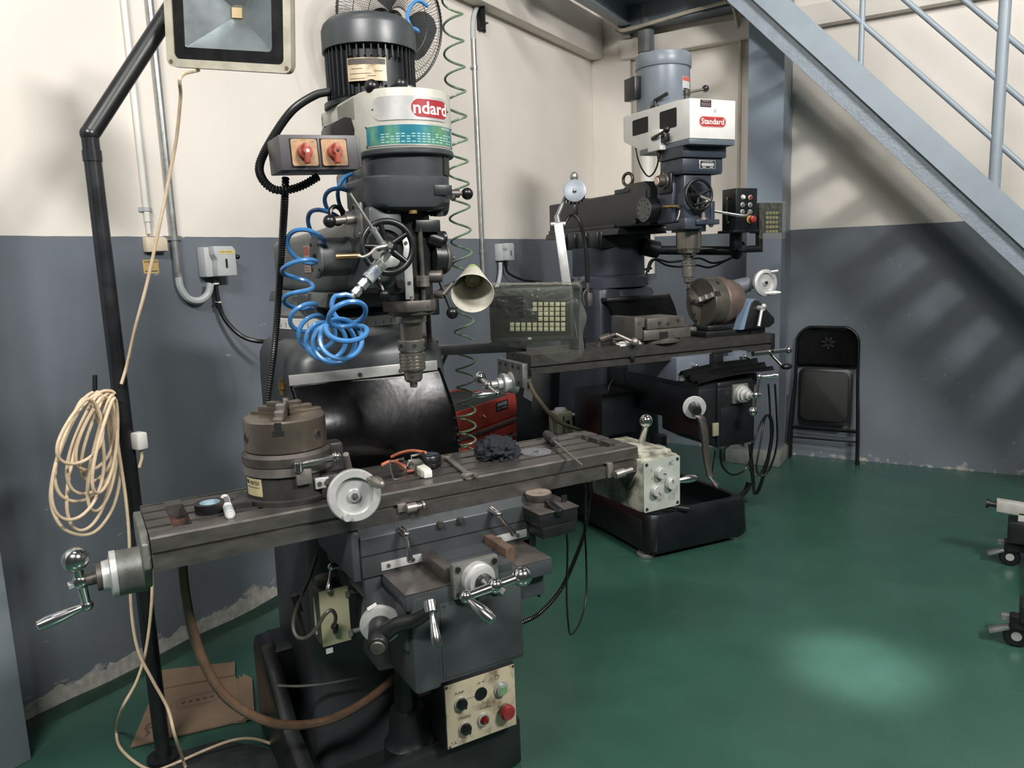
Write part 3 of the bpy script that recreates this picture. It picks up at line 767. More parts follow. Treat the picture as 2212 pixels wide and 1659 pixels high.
# switch box
b = MB().box(-0.305, -0.128, -0.10, 0.01, 1.766, 1.842, 0.002)
b.box(-0.150, -0.118, -0.094, 0.02, 1.770, 1.838, 0.002)
MS = Matrix.Rotation(math.radians(-3.2), 4, 'Y'); 
swp = Vector((-0.21, 0, 1.80)); MSW = Matrix.Translation(swp) @ Matrix.Rotation(math.radians(-2.0), 4, 'Y') @ Matrix.Translation(-swp)
b.xf(MSW)
sw = part('switch_box', b, mat('brown_grey_paint', s2l(74, 72, 74), 0.45, var=0.12, scale=9), m1)
for cx_ in (-0.252, -0.184):
    pb = MB().box(cx_ - 0.0315, cx_ + 0.0315, -0.1012, -0.0995, 1.772, 1.834, 0.0)
    part('switch_gasket', pb.xf(MSW), BLACK, sw)
    pb = MB(); pb.prism([(p.x, p.y) for p in rrect(cx_ - 0.029, cx_ + 0.029, 1.7745, 1.8325, 0, 0.005, 3)], (0, -0.1034, 0), (1, 0, 0), (0, 0, 1), (0, 1, 0), 0.003)
    part('switch_plate', pb.xf(MSW), COPPER, sw)
    k = MB().lathe((cx_, -0.103, 1.8045), (0, -1, 0), [(0, 0.0175), (0.006, 0.0165), (0.012, 0.015), (0.0125, 0)], 28)
    k.box(cx_ - 0.0055, cx_ + 0.0055, -0.128, -0.11, 1.778, 1.822, 0.002).cyl((cx_, -0.110, 1.8045), (cx_, -0.1285, 1.8045), 0.0085)
    kk = part('rotary_knob', k.xf(MSW), REDK, sw)
    part('knob_screw', MB().cyl((cx_, -0.128, 1.8045), (cx_, -0.1292, 1.8045), 0.0038, seg=14).xf(MSW), WHITE if cx_ < -0.22 else INK, kk)
    if cx_ < -0.22:
        tx = MB()
        for xx, s_ in ((-0.020, 'LOW'), (0.0, 'STOP'), (0.020, 'HIGH')): tx.text(s_, 0.005, plane_fn((cx_ + xx, -0.1036, 1.8295 if s_ == 'STOP' else 1.8265), (1, 0, 0), (0, 0, 1)))
        part('switch_print', tx.xf(MSW), mat('faded_print', s2l(130, 98, 76), 0.5), sw)
# corrugated cable from motor to switch box, and from the box down behind the chuck
q = [M1.Y(v, x, y) for v, x, y in ((.20, 712, 198), (.16, 680, 206), (.10, 632, 238), (.06, 590, 296), (.03, 562, 352), (.0, 566, 385), (-.02, 590, 408), (-.03, 622, 410), (-.035, 655, 400), (-.04, 688, 381))]
part('motor_cable', MB().corrugated(q, 0.0105, 0.007), BLACK, m1, angle=60)
q = [M1.Y(v, x, y) for v, x, y in ((-.03, 617, 383), (-.01, 615, 430), (.06, 611, 500), (.12, 606, 570), (.20, 601, 650), (.26, 594, 740), (.28, 584, 820), (.29, 572, 905), (.30, 568, 960))]
part('switch_cable', MB().corrugated(q, 0.0095, 0.007), BLACK, m1, angle=60)
# head left gear lever plate
b = MB().box(-0.118, -0.106, -0.055, 0.005, 1.615, 1.70, 0.006)
for dy, dz in ((-.045, 1.69), (-.005, 1.69), (-.045, 1.625), (-.005, 1.625)): b.cyl((-0.121, dy, dz), (-0.117, dy, dz), 0.0045)
pl = part('gear_plate', b, CASTALU, m1)
p0, p1 = Vector((-0.118, -0.02, 1.662)), M1.Y(-0.035, 712, 478)
b = MB().cyl(p0, p0.lerp(p1, 0.42), 0.0125).cyl(p0.lerp(p1, 0.40), p0.lerp(p1, 0.9), 0.009); o = part('gear_lever', b, STEEL, m1)
part('knob', MB().sphere(p1, 0.0155), BLACK, o)
part('cable_ring', MB().torus(M1.Y(0.02, 727, 465), (0.5, -1, 0.1), 0.021, 0.0055, 30, 8), BLACK, m1)
# head right: selector lever
b = MB().cyl((0.112, -0.035, 1.722), (0.155, -0.038, 1.722), 0.0105, seg=16).cyl((0.128, -0.05, 1.714), (0.138, -0.038, 1.711), 0.008).cyl((0.155, -0.038, 1.722), (0.175, -0.04, 1.722), 0.004)
o = part('selector_lever', b, DSTEEL, m1); part('knob', MB().sphere((0.178, -0.04, 1.722), 0.0155), BLACK, o)
# return spring housing on right
b = MB().lathe((0.075, -0.02, 1.562), (1, 0, -0.03), [(0, 0.043), (0.012, 0.043), (0.013, 0.041), (0.030, 0.041)], 36); o = part('spring_housing', b, BLACKP, m1)
b = MB().lathe((0.107, -0.02, 1.561), (1, 0, -0.03), [(0, 0.041), (0.004, 0.042), (0.014, 0.036), (0.017, 0.028), (0.018, 0.006), (0.034, 0.0055), (0.035, 0.0)], 36).hexa((0.127, -0.02, 1.5605), (0.135, -0.02, 1.560), 0.0085)
part('spring_cap', b, DSTEEL, o)
b = MB().cyl((0.06, -0.04, 1.615), (0.098, -0.05, 1.60), 0.02, ch=0.004); part('stop_knob', b, BLACK, m1)
# feed handwheel
HWc = Vector((-0.078, -0.122, 1.590)); ax = Vector((-0.12, -1, 0.05)).normalized()
b = MB().torus(HWc, ax, 0.060, 0.0078, 44, 12); 
U, V_, W_ = frame_from(ax)
for k in range(5):
    a = 2 * PI * k / 5 + 0.4; d = U * math.cos(a) + V_ * math.sin(a)
    b.cyl(HWc + W_ * -0.006, HWc + d * 0.056, 0.0085, 0.006)
b.lathe(HWc - W_ * 0.022, W_, [(0, 0.026), (0.018, 0.026), (0.024, 0.018), (0.03, 0.012), (0.031, 0)], 24)
b.lathe(HWc - W_ * 0.030, W_, [(0, 0.045), (0.012, 0.043), (0.013, 0.02)], 30)
part('feed_handwheel', b, BLACK, m1, angle=50)
b = MB().cyl(HWc - W_ * 0.05, HWc - W_ * 0.01, 0.03); part('handwheel_boss', b, DARK, m1)
# quill stop: scale, screw and nut
b = MB().box(-0.016, 0.006, -0.062, -0.058, 1.462, 1.622, 0.0005); sc_ = part('depth_scale', b, ALU, m1)
parts('scale_screw', MB().cyl((-0.005, -0.064, 1.502), (-0.005, -0.061, 1.502), 0.0045).cyl((-0.008, -0.064, 1.60), (-0.008, -0.061, 1.60), 0.0045), DSTEEL, sc_)
b = MB().cyl((0.030, -0.066, 1.445), (0.030, -0.066, 1.635), 0.0062); part('stop_screw', b, DSTEEL, m1)
b = MB().lathe((0.030, -0.066, 1.492), (0, 0, 1), [(0, 0.0165), (0.011, 0.0165), (0.012, 0.015), (0.013, 0.0165), (0.026, 0.0165), (0.027, 0.015)], 28); part('stop_nut', b, STEEL, m1)
b = MB().cyl((-0.001, -0.06, 1.44), (-0.001, -0.06, 1.47), 0.005); part('stop_pin', b, STEEL, m1)
# quill lever and small levers
p0 = Vector((0.082, -0.045, 1.515)); p1 = M1.Y(-0.07, 977, 676)
b = MB().cyl((0.06, -0.03, 1.515), (0.092, -0.05, 1.515), 0.016, ch=0.002); o = part('quill_lever', b, DSTEEL, m1)
part('arm', MB().cyl(p0, p1, 0.0058, 0.0048, 12), BLACKP, o); part('knob', MB().sphere(p1, 0.0155), BLACK, o)
b = MB().cyl((0.075, -0.04, 1.47), (0.088, -0.06, 1.468), 0.010).cyl((0.088, -0.058, 1.468), (0.113, -0.065, 1.495), 0.0065); part('feed_trip_lever', b, DSTEEL, m1)
p0, p1 = M1.Y(-0.09, 818, 600), M1.Y(-0.10, 831, 636)
b = MB().cyl(p0, p1, 0.0032); o = part('feed_engage_lever', b, STEEL, m1); part('knob', MB().sphere(p1, 0.0115), BLACK, o)
b = MB().box(-0.07, -0.02, -0.085, -0.03, 1.475, 1.535, 0.016).cyl((-0.04, -0.095, 1.502), (-0.04, -0.08, 1.502), 0.011); part('clutch_boss', b, DARK, m1)
# quill clamp, quill, spindle and collet chuck
b = MB(); xy_prism(b, [(-0.045, -0.055), (-0.02, -0.075), (0.045, -0.075), (0.066, -0.06), (0.072, 0.03), (-0.045, 0.03)], 1.430, 1.458, 0.003)
b.lathe((HX - 0.005, -0.012, 1.418), (0, 0, 1), [(0, 0.048), (0.004, 0.058), (0.02, 0.062), (0.024, 0.058)], 36)
b.cyl((0.038, -0.077, 1.444), (0.038, -0.074, 1.444), 0.004)
part('quill_clamp', b, DSTEEL, m1)
QX, QY = 0.012, -0.012
b = MB().lathe((QX, QY, 1.428), (0, 0, -1), [(0, 0.0405), (0.006, 0.0425), (0.026, 0.0425), (0.027, 0.036), (0.029, 0.0305), (0.075, 0.0295)], 36); part('quill', b, mat('worn_quill_steel', s2l(160, 152, 140), 0.25, metal=0.9, var=0.15, scale=10, stretch=(1, 1, .2)), m1)
b = MB().lathe((QX, QY, 1.356), (0, 0, -1), [(0, 0.034), (0.002, 0.0355), (0.024, 0.035), (0.03, 0.031)], 36)
sl = part('collet_nut', b, mat('dull_nickel', s2l(150, 148, 142), 0.35, metal=0.8, var=0.12, scale=14), m1)
t = MB()
for k in range(6):
    a = math.radians(-112 + k * 60 + 12); d = Vector((math.cos(a), math.sin(a), 0)); t.cyl(Vector((QX, QY, 1.343)) + d * 0.033, Vector((QX, QY, 1.343)) + d * 0.0362, 0.0055, seg=12)
parts('spanner_hole', t, INK, sl)
pr = [(0, 0.028)]
for k in range(5): pr += [(0.003 + k * 0.009, 0.0335), (0.0085 + k * 0.009, 0.0335), (0.010 + k * 0.009, 0.031), (0.0115 + k * 0.009, 0.031)]
b = MB().lathe((QX, QY, 1.325), (0, 0, -1), pr + [(0.05, 0.026), (0.051, 0.0245), (0.072, 0.0235), (0.078, 0.018)], 36)
for k in range(24):
    a = 2 * PI * k / 24; M = Matrix.Translation((QX, QY, 1.278)) @ Matrix.Rotation(a, 4, 'Z'); b.box(0.022, 0.0285, -0.0016, 0.0016, -0.003, 0.003, M=M)
for k in range(3):
    a = 2 * PI * k / 3 + 0.3; b.cyl((QX + 0.007 * math.cos(a), QY + 0.007 * math.sin(a), 1.25), (QX + 0.005 * math.cos(a), QY + 0.005 * math.sin(a), 1.232), 0.005)
dc = part('drill_chuck', b, mat('chuck_steel', s2l(165, 160, 150), 0.28, metal=0.9, var=0.15, scale=12), m1)
t = MB(); a = math.radians(-118); d = Vector((math.cos(a), math.sin(a), 0)); t.cyl(Vector((QX, QY, 1.262)) + d * 0.022, Vector((QX, QY, 1.262)) + d * 0.0248, 0.004, seg=12); part('key_hole', t, INK, dc)

# ---- way cover and strip
b = MB().box(-0.248, 0.192, 0.238, 0.243, 1.232, 1.262, 0.0015)
o = part('way_cover_strip', b, ALU, m1)
t = MB()
for xx in (-0.05, 0.075): t.cyl((xx, 0.232, 1.244), (xx, 0.239, 1.244), 0.006)
parts('screw', t, DSTEEL, o)
def cover(u, v):
    x = -0.248 + 0.45 * u + 0.035 * u * v
    bul = math.sin(PI * min(1, v * 1.08)) * (0.055 + 0.022 * math.sin(5.2 * u + 0.6)) + 0.014 * math.sin(9 * u + 2) * v
    y = 0.243 - 0.02 * v - bul - 0.05 * v * v
    z = 1.238 - 0.30 * v + 0.014 * math.sin(6 * u + 1) * math.sin(PI * v)
    return Vector((x, max(y, 0.146), z))
part('way_cover', MB().grid(cover, 40, 24, 0.004), RUBBER, m1, angle=180)
# ---- left side oil nozzle and lock on column
b = MB().box(-0.246, -0.236, 0.30, 0.33, 1.12, 1.19, 0.002).cyl((-0.252, 0.315, 1.20), (-0.252, 0.315, 1.245), 0.007).hexa((-0.252, 0.315, 1.215), (-0.252, 0.315, 1.232), 0.0115)
part('oil_nipple', b, BRASS, m1)
part('side_tab', MB().box(-0.252, -0.246, 0.283, 0.318, 1.125, 1.19, 0.001), ALU, m1)

# ---- knee
b = MB()
b.box(-0.155, 0.155, -0.285, 0.25, 0.66, 0.79, 0.006)
b.box(-0.085, 0.152, -0.298, -0.05, 0.563, 0.795, 0.008)
b.box(-0.145, -0.075, -0.302, -0.10, 0.555, 0.80, 0.012)
yz_prism(b, [(-0.14, 0.66), (-0.14, 0.55), (-0.05, 0.50), (0.12, 0.50), (0.25, 0.54), (0.25, 0.66)], -0.15, 0.145, 0.01)
b.box(-0.155, 0.24, -0.30, 0.25, 0.765, 0.806, 0.004)
b.box(0.155, 0.235, -0.27, 0.25, 0.70, 0.77, 0.006)
kn = part('knee', b, GREY, m1)
b = MB().box(-0.155, -0.04, -0.301, -0.14, 0.8055, 0.8075).box(0.14, 0.238, -0.30, -0.15, 0.8055, 0.8075)
part('knee_way', b, DSTEEL, kn)
b = MB().box(-0.072, 0.146, -0.3005, -0.297, 0.575, 0.765, 0.002); o = part('access_cover', b, GREY, kn)
t = MB()
for xx, zz in ((-0.062, 0.758), (-0.062, 0.585), (0.136, 0.585)): t.cyl((xx, -0.3025, zz), (xx, -0.299, zz), 0.003)
parts('cover_screw', t, DSTEEL, o)
# gib blocks and slide lid on the knee ways
b = MB().box(-0.052, -0.022, -0.29, -0.12, 0.806, 0.842, 0.002); part('gib_block', b, DSTEEL, m1)
b = MB().box(0.125, 0.15, -0.27, -0.12, 0.806, 0.846, 0.002); part('gib_block', b, mat('rusty_steel', s2l(112, 92, 78), 0.5, metal=0.4, var=0.3, scale=20), m1)
b = MB().box(-0.02, 0.124, -0.30, -0.12, 0.80, 0.824, 0.002).box(-0.018, 0.122, -0.21, -0.15, 0.824, 0.828)
part('screw_lid', b, GREY, m1)
# saddle
b = MB()
yz_prism(b, [(-0.155, 0.806), (-0.155, 0.865), (-0.155, 0.905), (-0.13, 0.926), (0.17, 0.926), (0.17, 0.806)], -0.205, 0.262, 0.003)
yz_prism(b, [(-0.15, 0.75), (-0.15, 0.806), (0.17, 0.806), (0.17, 0.75)], -0.20, -0.157, 0.002)
b.box(-0.225, -0.205, -0.148, 0.16, 0.80, 0.92, 0.003)
sd = part('saddle', b, GREY, m1)
b = MB().box(-0.205, 0.262, -0.1565, -0.1545, 0.8615, 0.8635); part('saddle_seam', b, DARK, sd)
for xa, xb in ((-0.158, -0.046), (0.150, 0.252)):
    b = MB().box(xa, xb, -0.158, -0.155, 0.817, 0.838, 0.0008); o = part('wiper_strip', b, ALU, m1)
    t = MB()
    for xx in (xa + 0.018, xb - 0.03): t.cyl((xx, -0.161, 0.828), (xx, -0.157, 0.828), 0.0048).cyl((xx, -0.1615, 0.828), (xx, -0.1605, 0.828), 0.002)
    parts('screw', t, DSTEEL, o)
for xx in (0.002, 0.058):
    part('gib_bolt', MB().cyl((xx, -0.155, 0.905), (xx, -0.166, 0.903), 0.0085).cyl((xx, -0.166, 0.903), (xx, -0.1665, 0.903), 0.004), DSTEEL, m1)
for xx, x2, dz in ((-0.103, -0.098, 0.845), (0.150, 0.190, 0.85)):
    lever(m1, (xx, -0.155, 0.912), (0.05, -1, -0.15), (x2, -0.195, dz), 0.035)
lever(m1, (-0.205, 0.03, 0.78), (-1, -0.1, 0.1), (-0.245, 0.01, 0.733), 0.025)
# ---- table
TZ = 1.0
b = MB()
TL, TR, TF, TB = -0.65, 0.65, -0.133, 0.133
slots = (-0.062, 0.0, 0.062); sw_ = 0.0075; sd_ = 0.018
ys = [TF + 0.002]
def tprofile(x0, x1, holes=False):
    pts = [(TF, 0.924), (TF, 0.957), (TF + 0.008, 0.957), (TF + 0.008, 0.966), (TF, 0.966), (TF, TZ - 0.004), (TF + 0.004, TZ)]
    for s_ in slots: pts += [(s_ - sw_, TZ), (s_ - sw_, TZ - sd_), (s_ + sw_, TZ - sd_), (s_ + sw_, TZ)]
    pts += [(TB - 0.018, TZ), (TB - 0.018, TZ - 0.006), (TB - 0.006, TZ - 0.006), (TB - 0.006, TZ)]
    pts += [(TB, TZ), (TB, 0.924), (TB - 0.04, 0.924), (TB - 0.05, 0.915), (TF + 0.05, 0.915), (TF + 0.04, 0.924)]
    return pts
def well(x0, x1):
    pts = [(TF, 0.924), (TF, 0.957), (TF + 0.008, 0.957), (TF + 0.008, 0.966), (TF, 0.966), (TF, TZ - 0.004), (TF + 0.004, TZ),
           (-0.088, TZ), (-0.088, TZ - 0.03), (0.088, TZ - 0.03), (0.088, TZ)] + [(TB, TZ), (TB, 0.924), (TB - 0.04, 0.924), (TB - 0.05, 0.915), (TF + 0.05, 0.915), (TF + 0.04, 0.924)]
    return pts
for x0, x1, w in ((TL, -0.600, 0), (-0.600, -0.560, 1), (-0.560, 0.572, 0), (0.572, 0.606, 1), (0.606, TR, 0)):
    yz_prism(b, well(x0, x1) if w else tprofile(x0, x1), x0, x1)
tb = part('table', b, TABLE, m1, angle=20)
part('coolant_well', MB().box(-0.599, -0.561, -0.087, 0.087, TZ - 0.0298, TZ - 0.028), mat('rust_and_oil', s2l(90, 56, 40), 0.5, var=0.4, scale=30, col2=s2l(20, 18, 17), amount=0.5), tb)
part('coolant_well', MB().box(0.573, 0.605, -0.087, 0.087, TZ - 0.0298, TZ - 0.028), HOLE, tb)
# left end bracket, dial and crank
b = MB()
yz_prism(b, [(-0.125, 0.93), (-0.125, 0.985), (-0.09, 1.0), (0.09, 1.0), (0.125, 0.985), (0.125, 0.93), (0.06, 0.865), (-0.06, 0.865)], -0.668, -0.651, 0.004)
b.lathe((-0.66, -0.01, 0.895), (-1, 0, 0), [(0, 0.052), (0.02, 0.05), (0.058, 0.05), (0.060, 0.047)], 40)
part('end_bracket', b, CASTALU, m1)
b = MB().lathe((-0.716, -0.01, 0.895), (-1, 0, 0), [(0, 0.044), (0.001, 0.052), (0.013, 0.052), (0.014, 0.046), (0.016, 0.035), (0.03, 0.033), (0.031, 0.028)], 40)
part('index_dial', b, ALU, m1)
b = MB().lathe((-0.745, -0.01, 0.895), (-1, 0, 0), [(0, 0.03), (0.012, 0.03), (0.013, 0.014), (0.05, 0.014)], 30); part('dial_nut', b, DSTEEL, m1)
ball_crank(m1, (-0.788, -0.01, 0.895), (0.08, 0.25, -1), (-1, -0.15, -0.18), 0.066, 0.056, 0.027, 0.10, scale=1.15)
# right end power feed
b = MB().box(0.645, 0.79, -0.155, 0.10, 0.80, 0.962, 0.012)
b.box(0.655, 0.775, -0.14, 0.08, 0.955, 0.975, 0.008)
pf = part('power_feed', b, mat('oily_cream_box', s2l(166, 164, 148), 0.45, var=0.2, scale=14, col2=s2l(58, 54, 44), amount=0.45, bump=0.1), m1, label='grimy cream power feed unit with three silver knobs')
b = MB(); b.prism([(p.x, p.y) for p in rrect(0.650, 0.787, 0.803, 0.957, 0, 0.006, 3)], (0, -0.159, 0), (1, 0, 0), (0, 0, 1), (0, 1, 0), 0.004)
fp = part('feed_panel', b, mat('pale_green_grey_panel', s2l(150, 156, 146), 0.45, var=0.1, scale=18), pf)
t = MB()
for xx in (0.660, 0.777):
    for zz in (0.813, 0.947): t.cyl((xx, -0.161, zz), (xx, -0.158, zz), 0.0048, seg=14)
for k in range(4): t.box(0.742, 0.765, -0.1594, -0.159, 0.826 + k * 0.005, 0.8265 + k * 0.005)
t.box(0.70, 0.7005, -0.1594, -0.159, 0.825, 0.84); t.box(0.742, 0.7425, -0.1594, -0.159, 0.826, 0.842); t.box(0.765, 0.7655, -0.1594, -0.159, 0.826, 0.842)
t.text('3C', 0.017, plane_fn((0.752, -0.1594, 0.937), (1, 0.0, 0.1), (0, 0, 1)))
for s_, xx, zz in (('B', 0.678, 0.927), ('A', 0.680, 0.903), ('B', 0.708, 0.833)): t.text(s_, 0.008, plane_fn((xx, -0.1594, zz), (1, 0, 0), (0, 0, 1)))
part('panel_print', t, INK, fp)
for cx_, cz_, an in ((0.706, 0.917, -15), (0.745, 0.878, 90), (0.690, 0.866, -60)):
    k = MB().lathe((cx_, -0.159, cz_), (0, -1, 0), [(0, 0.0165), (0.001, 0.0175), (0.016, 0.0165), (0.017, 0.0155), (0.0175, 0)], 30)
    kn_ = part('feed_knob', k, ALU, pf)
    a = math.radians(an)
    part('knob_pointer', MB().box(0.003, 0.0145, -0.0007, 0.0007, -0.0009, 0.0009, M=Matrix.Translation((cx_, -0.1768, cz_)) @ Matrix.Rotation(-a, 4, 'Y')), INK, kn_)
p0, p1 = Vector((0.752, -0.02, 0.965)), Vector((0.745, -0.055, 1.035))
b = MB().cyl(p0, p1, 0.011, 0.009).sphere(p1 + Vector((-0.002, -0.003, 0.015)), 0.0205, 24); part('feed_lever', b, CHROME, m1)
b = MB().lathe((0.79, -0.04, 0.90), (1, 0, 0), [(0, 0.05), (0.012, 0.05), (0.014, 0.02), (0.02, 0.018)], 32); part('right_dial', b, CASTALU, m1)
b = MB().cyl((0.79, -0.05, 0.96), (0.815, -0.055, 0.95), 0.010).lathe((0.80, -0.115, 0.862), (1, -0.15, 0.02), [(0, 0.006), (0.02, 0.008), (0.05, 0.0125), (0.075, 0.011), (0.085, 0.004)], 18)
b.cyl((0.80, -0.045, 0.90), (0.803, -0.115, 0.862), 0.008)
part('right_crank', b, CHROME, m1)
# table stop dogs
b = MB().box(-0.10, -0.078, -0.140, -0.133, 0.948, 0.968, 0.001).lathe((-0.083, -0.150, 0.958), (1, 0, 0), [(0, 0.010), (0.001, 0.0115), (0.026, 0.0115), (0.027, 0.006), (0.042, 0.006), (0.042, 0.011), (0.047, 0.011)], 22)
part('table_stop', b, STEEL, m1)
b = MB().box(0.535, 0.553, -0.142, -0.133, 0.925, 0.968, 0.001).lathe((0.55, -0.155, 0.935), (1, 0, 0.1), [(0, 0.011), (0.004, 0.0125), (0.03, 0.0125), (0.032, 0.008), (0.06, 0.008)], 20)
part('table_stop', b, STEEL, m1)
# ---- cross feed flange and crank
b = MB().box(-0.042, 0.078, -0.318, -0.298, 0.772, 0.858, 0.004)
fl = part('crossfeed_flange', b, CASTALU, m1)
t = MB()
for xx in (-0.03, 0.066):
    for zz in (0.784, 0.846): t.cyl((xx, -0.323, zz), (xx, -0.317, zz), 0.0065).cyl((xx, -0.3235, zz), (xx, -0.3225, zz), 0.003)
parts('flange_bolt', t, BLACKP, fl)
CF = Vector((0.018, -0.318, 0.815))
b = MB().lathe(CF, (0, -1, 0), [(0, 0.040), (0.018, 0.040), (0.02, 0.036), (0.024, 0.034), (0.034, 0.033), (0.035, 0.026)], 40); part('crossfeed_dial', b, ALU, m1)
b = MB().lathe(CF + Vector((0, -0.034, 0)), (0, -1, 0), [(0, 0.022), (0.02, 0.021), (0.03, 0.012), (0.06, 0.012)], 26); part('crossfeed_nut', b, BLACKP, m1)
ball_crank(m1, CF + Vector((0.002, -0.092, 0.012)), (-1, 0.02, -0.10), (0.45, -1, -0.55), 0.075, 0.068, 0.024, 0.085)
# ---- elevating crank
EC = Vector((-0.205, -0.16, 0.655)); ea = Vector((-0.42, -0.9, -0.12)).normalized()
EC = M1.Y(-0.22, 822, 1352)
b = MB().cyl(EC - ea * 0.10, EC - ea * 0.012, 0.052, 0.047, 28, ch=0.004); part('bevel_boss', b, GREY, m1)
b = MB().lathe(EC - ea * 0.012, ea, [(0, 0.046), (0.001, 0.049), (0.010, 0.049), (0.012, 0.045)], 40); o = part('elevating_dial', b, ALU, m1)
b = MB().box(-0.012, 0.012, -0.001, 0.001, -0.004, 0.004, M=Matrix.Translation(EC + Vector((-0.02, -0.004, 0.050)) + ea * -0.008) @ Matrix.Rotation(math.radians(-20), 4, 'Y')); part('dial_mark', b, WHITE, o)
h0, h1 = EC, EC + ea * 0.085
b = MB().cyl(h0 - ea * 0.002, h1, 0.028, 0.023, 26, ch=0.003)
pe = M1.Y(-0.36, 932, 1318); 
arm = [h0.lerp(h1, 0.55), h0.lerp(h1, 0.5).lerp(pe, 0.35) + Vector((0, 0, 0.006)), h0.lerp(h1, 0.4).lerp(pe, 0.7) + Vector((0, 0, -0.006)), pe]
b.tube(arm, 0.015, seg=12, rf=lambda t, i: 0.021 - 0.008 * t)
cr_ = part('elevating_crank', b, BLACKP, m1, angle=50)
part('crank_bolt', MB().cyl(h1 - ea * 0.001, h1 + ea * 0.006, 0.017, ch=0.002).cyl(h1 + ea * 0.006, h1 + ea * 0.0065, 0.006), DSTEEL, cr_)
gd = Vector((-0.12, -0.55, -0.75)).normalized()
b = MB().cyl(pe - gd * 0.022, pe + gd * 0.005, 0.0155, ch=0.002).lathe(pe + gd * 0.004, gd, [(0, 0.009), (0.01, 0.007), (0.03, 0.010), (0.055, 0.0125), (0.072, 0.0115), (0.076, 0.009), (0.0765, 0)], 20); part('grip', b, CHROME, cr_)
part('drip_rail', MB().tube([M1.Y(.2, 600, 1481), M1.Y(.2, 650, 1482), M1.Y(.2, 710, 1476), M1.Y(.2, 780, 1462)], 0.0035), STEEL, m1)
# ---- elevating screw and pedestal
b = MB().lathe((0.0, 0.16, 0.07), (0, 0, 1), [(0, 0.08), (0.065, 0.075), (0.07, 0.07), (0.10, 0.058), (0.17, 0.05), (0.172, 0.035), (0.45, 0.035)], 36); part('screw_pedestal', b, DARK, m1)
# ---- base control panel
b = MB().box(0.052, 0.286, 0.0, 0.10, 0.17, 0.372, 0.006); cp = part('control_box', b, DARK, m1)
PANELM = mat('stained_cream_panel', s2l(206, 192, 164), 0.35, metal=0.15, var=0.1, scale=17, col2=s2l(70, 58, 44), amount=0.37)
b = MB().box(0.056, 0.282, -0.003, 0.002, 0.174, 0.368, 0.001); part('panel_plate', b, PANELM, cp, label='stained cream panel with pump and spindle switches')
def PP(x, z, y=-0.003): return Vector((x, y, z))
for x, z in ((0.103, 0.303), (0.112, 0.222)):
    k = MB().lathe(PP(x, z), (0, -1, 0), [(0, 0.0205), (0.004, 0.0205), (0.005, 0.0185)], 28); o = part('selector_switch', k, ALU, cp)
    k = MB().lathe(PP(x, z, -0.007), (0, -1, 0), [(0, 0.0175), (0.008, 0.0165), (0.009, 0.0)], 26).box(x - 0.0045, x + 0.0045, -0.024, -0.012, z - 0.013, z + 0.013, 0.001, M=Matrix.Translation(PP(x, z, 0)) @ Matrix.Rotation(math.radians(-40), 4, 'Y') @ Matrix.Translation(-PP(x, z, 0)))
    part('switch_knob', k, BLACK, o)
part('blank_plug', MB().cyl(PP(0.168, 0.312), PP(0.168, 0.312, -0.0065), 0.019, seg=28), BLACK, cp)
k = MB().lathe(PP(0.234, 0.306), (0, -1, 0), [(0, 0.0245), (0.004, 0.0235), (0.004, 0.018), (0.014, 0.017)], 28); o = part('start_button', k, ALU, cp)
part('green_cap', MB().cyl(PP(0.234, 0.306, -0.008), PP(0.234, 0.306, -0.019), 0.0135, ch=0.001), GREENB, o)
k = MB().lathe(PP(0.172, 0.230), (0, -1, 0), [(0, 0.020), (0.007, 0.019), (0.008, 0.015)], 28); o = part('pilot_lamp', k, ALU, cp)
part('red_lens', MB().lathe(PP(0.172, 0.230, -0.010), (0, -1, 0), [(0, 0.0145), (0.006, 0.013), (0.012, 0.008), (0.013, 0)], 22), mat('red_lens', s2l(110, 24, 22), 0.1, var=0.2, coat=0.5), o)
k = MB().lathe(PP(0.243, 0.236), (0, -1, 0), [(0, 0.019), (0.012, 0.018)], 28); o = part('stop_button', k, CASTALU, cp)
part('red_mushroom', MB().lathe(PP(0.243, 0.236, -0.014), (0, -1, 0), [(0, 0.018), (0.003, 0.0235), (0.012, 0.0235), (0.018, 0.019), (0.020, 0.0)], 30), REDB, o)
t = MB(); T = lambda s_, x, z, sz: t.text(s_, sz, plane_fn((x, -0.0035, z), (1, 0, 0), (0, 0, 1)))
T('PUMP', 0.100, 0.335, 0.012); T('SPINDLE', 0.113, 0.255, 0.011); T('UP', 0.163, 0.345, 0.009); T('DOWN', 0.176, 0.264, 0.009); T('T.A.', 0.076, 0.187, 0.012)
for xx, zz, up in ((0.177, 0.3445, 1), (0.196, 0.264, -1)): t.prism([(-0.0025, 0), (0.0025, 0), (0, 0.006 * up)] if up > 0 else [(-0.0025, 0), (0, -0.006), (0.0025, 0)], (xx, -0.0035, zz), (1, 0, 0), (0, 0, 1), (0, 1, 0), 0.0003)
t.torus((0.222, -0.0033, 0.346), (0, 1, 0), 0.006, 0.0007, 24, 5)
t.box(0.122, 0.15, -0.0036, -0.0032, 0.3085, 0.3095)
part('panel_lettering', t, INK, cp)
t = MB()
for xx, zz in ((0.061, 0.363), (0.062, 0.179), (0.277, 0.363)): t.cyl((xx, -0.004, zz), (xx, -0.002, zz), 0.004)
parts('panel_screw', t, DSTEEL, cp)
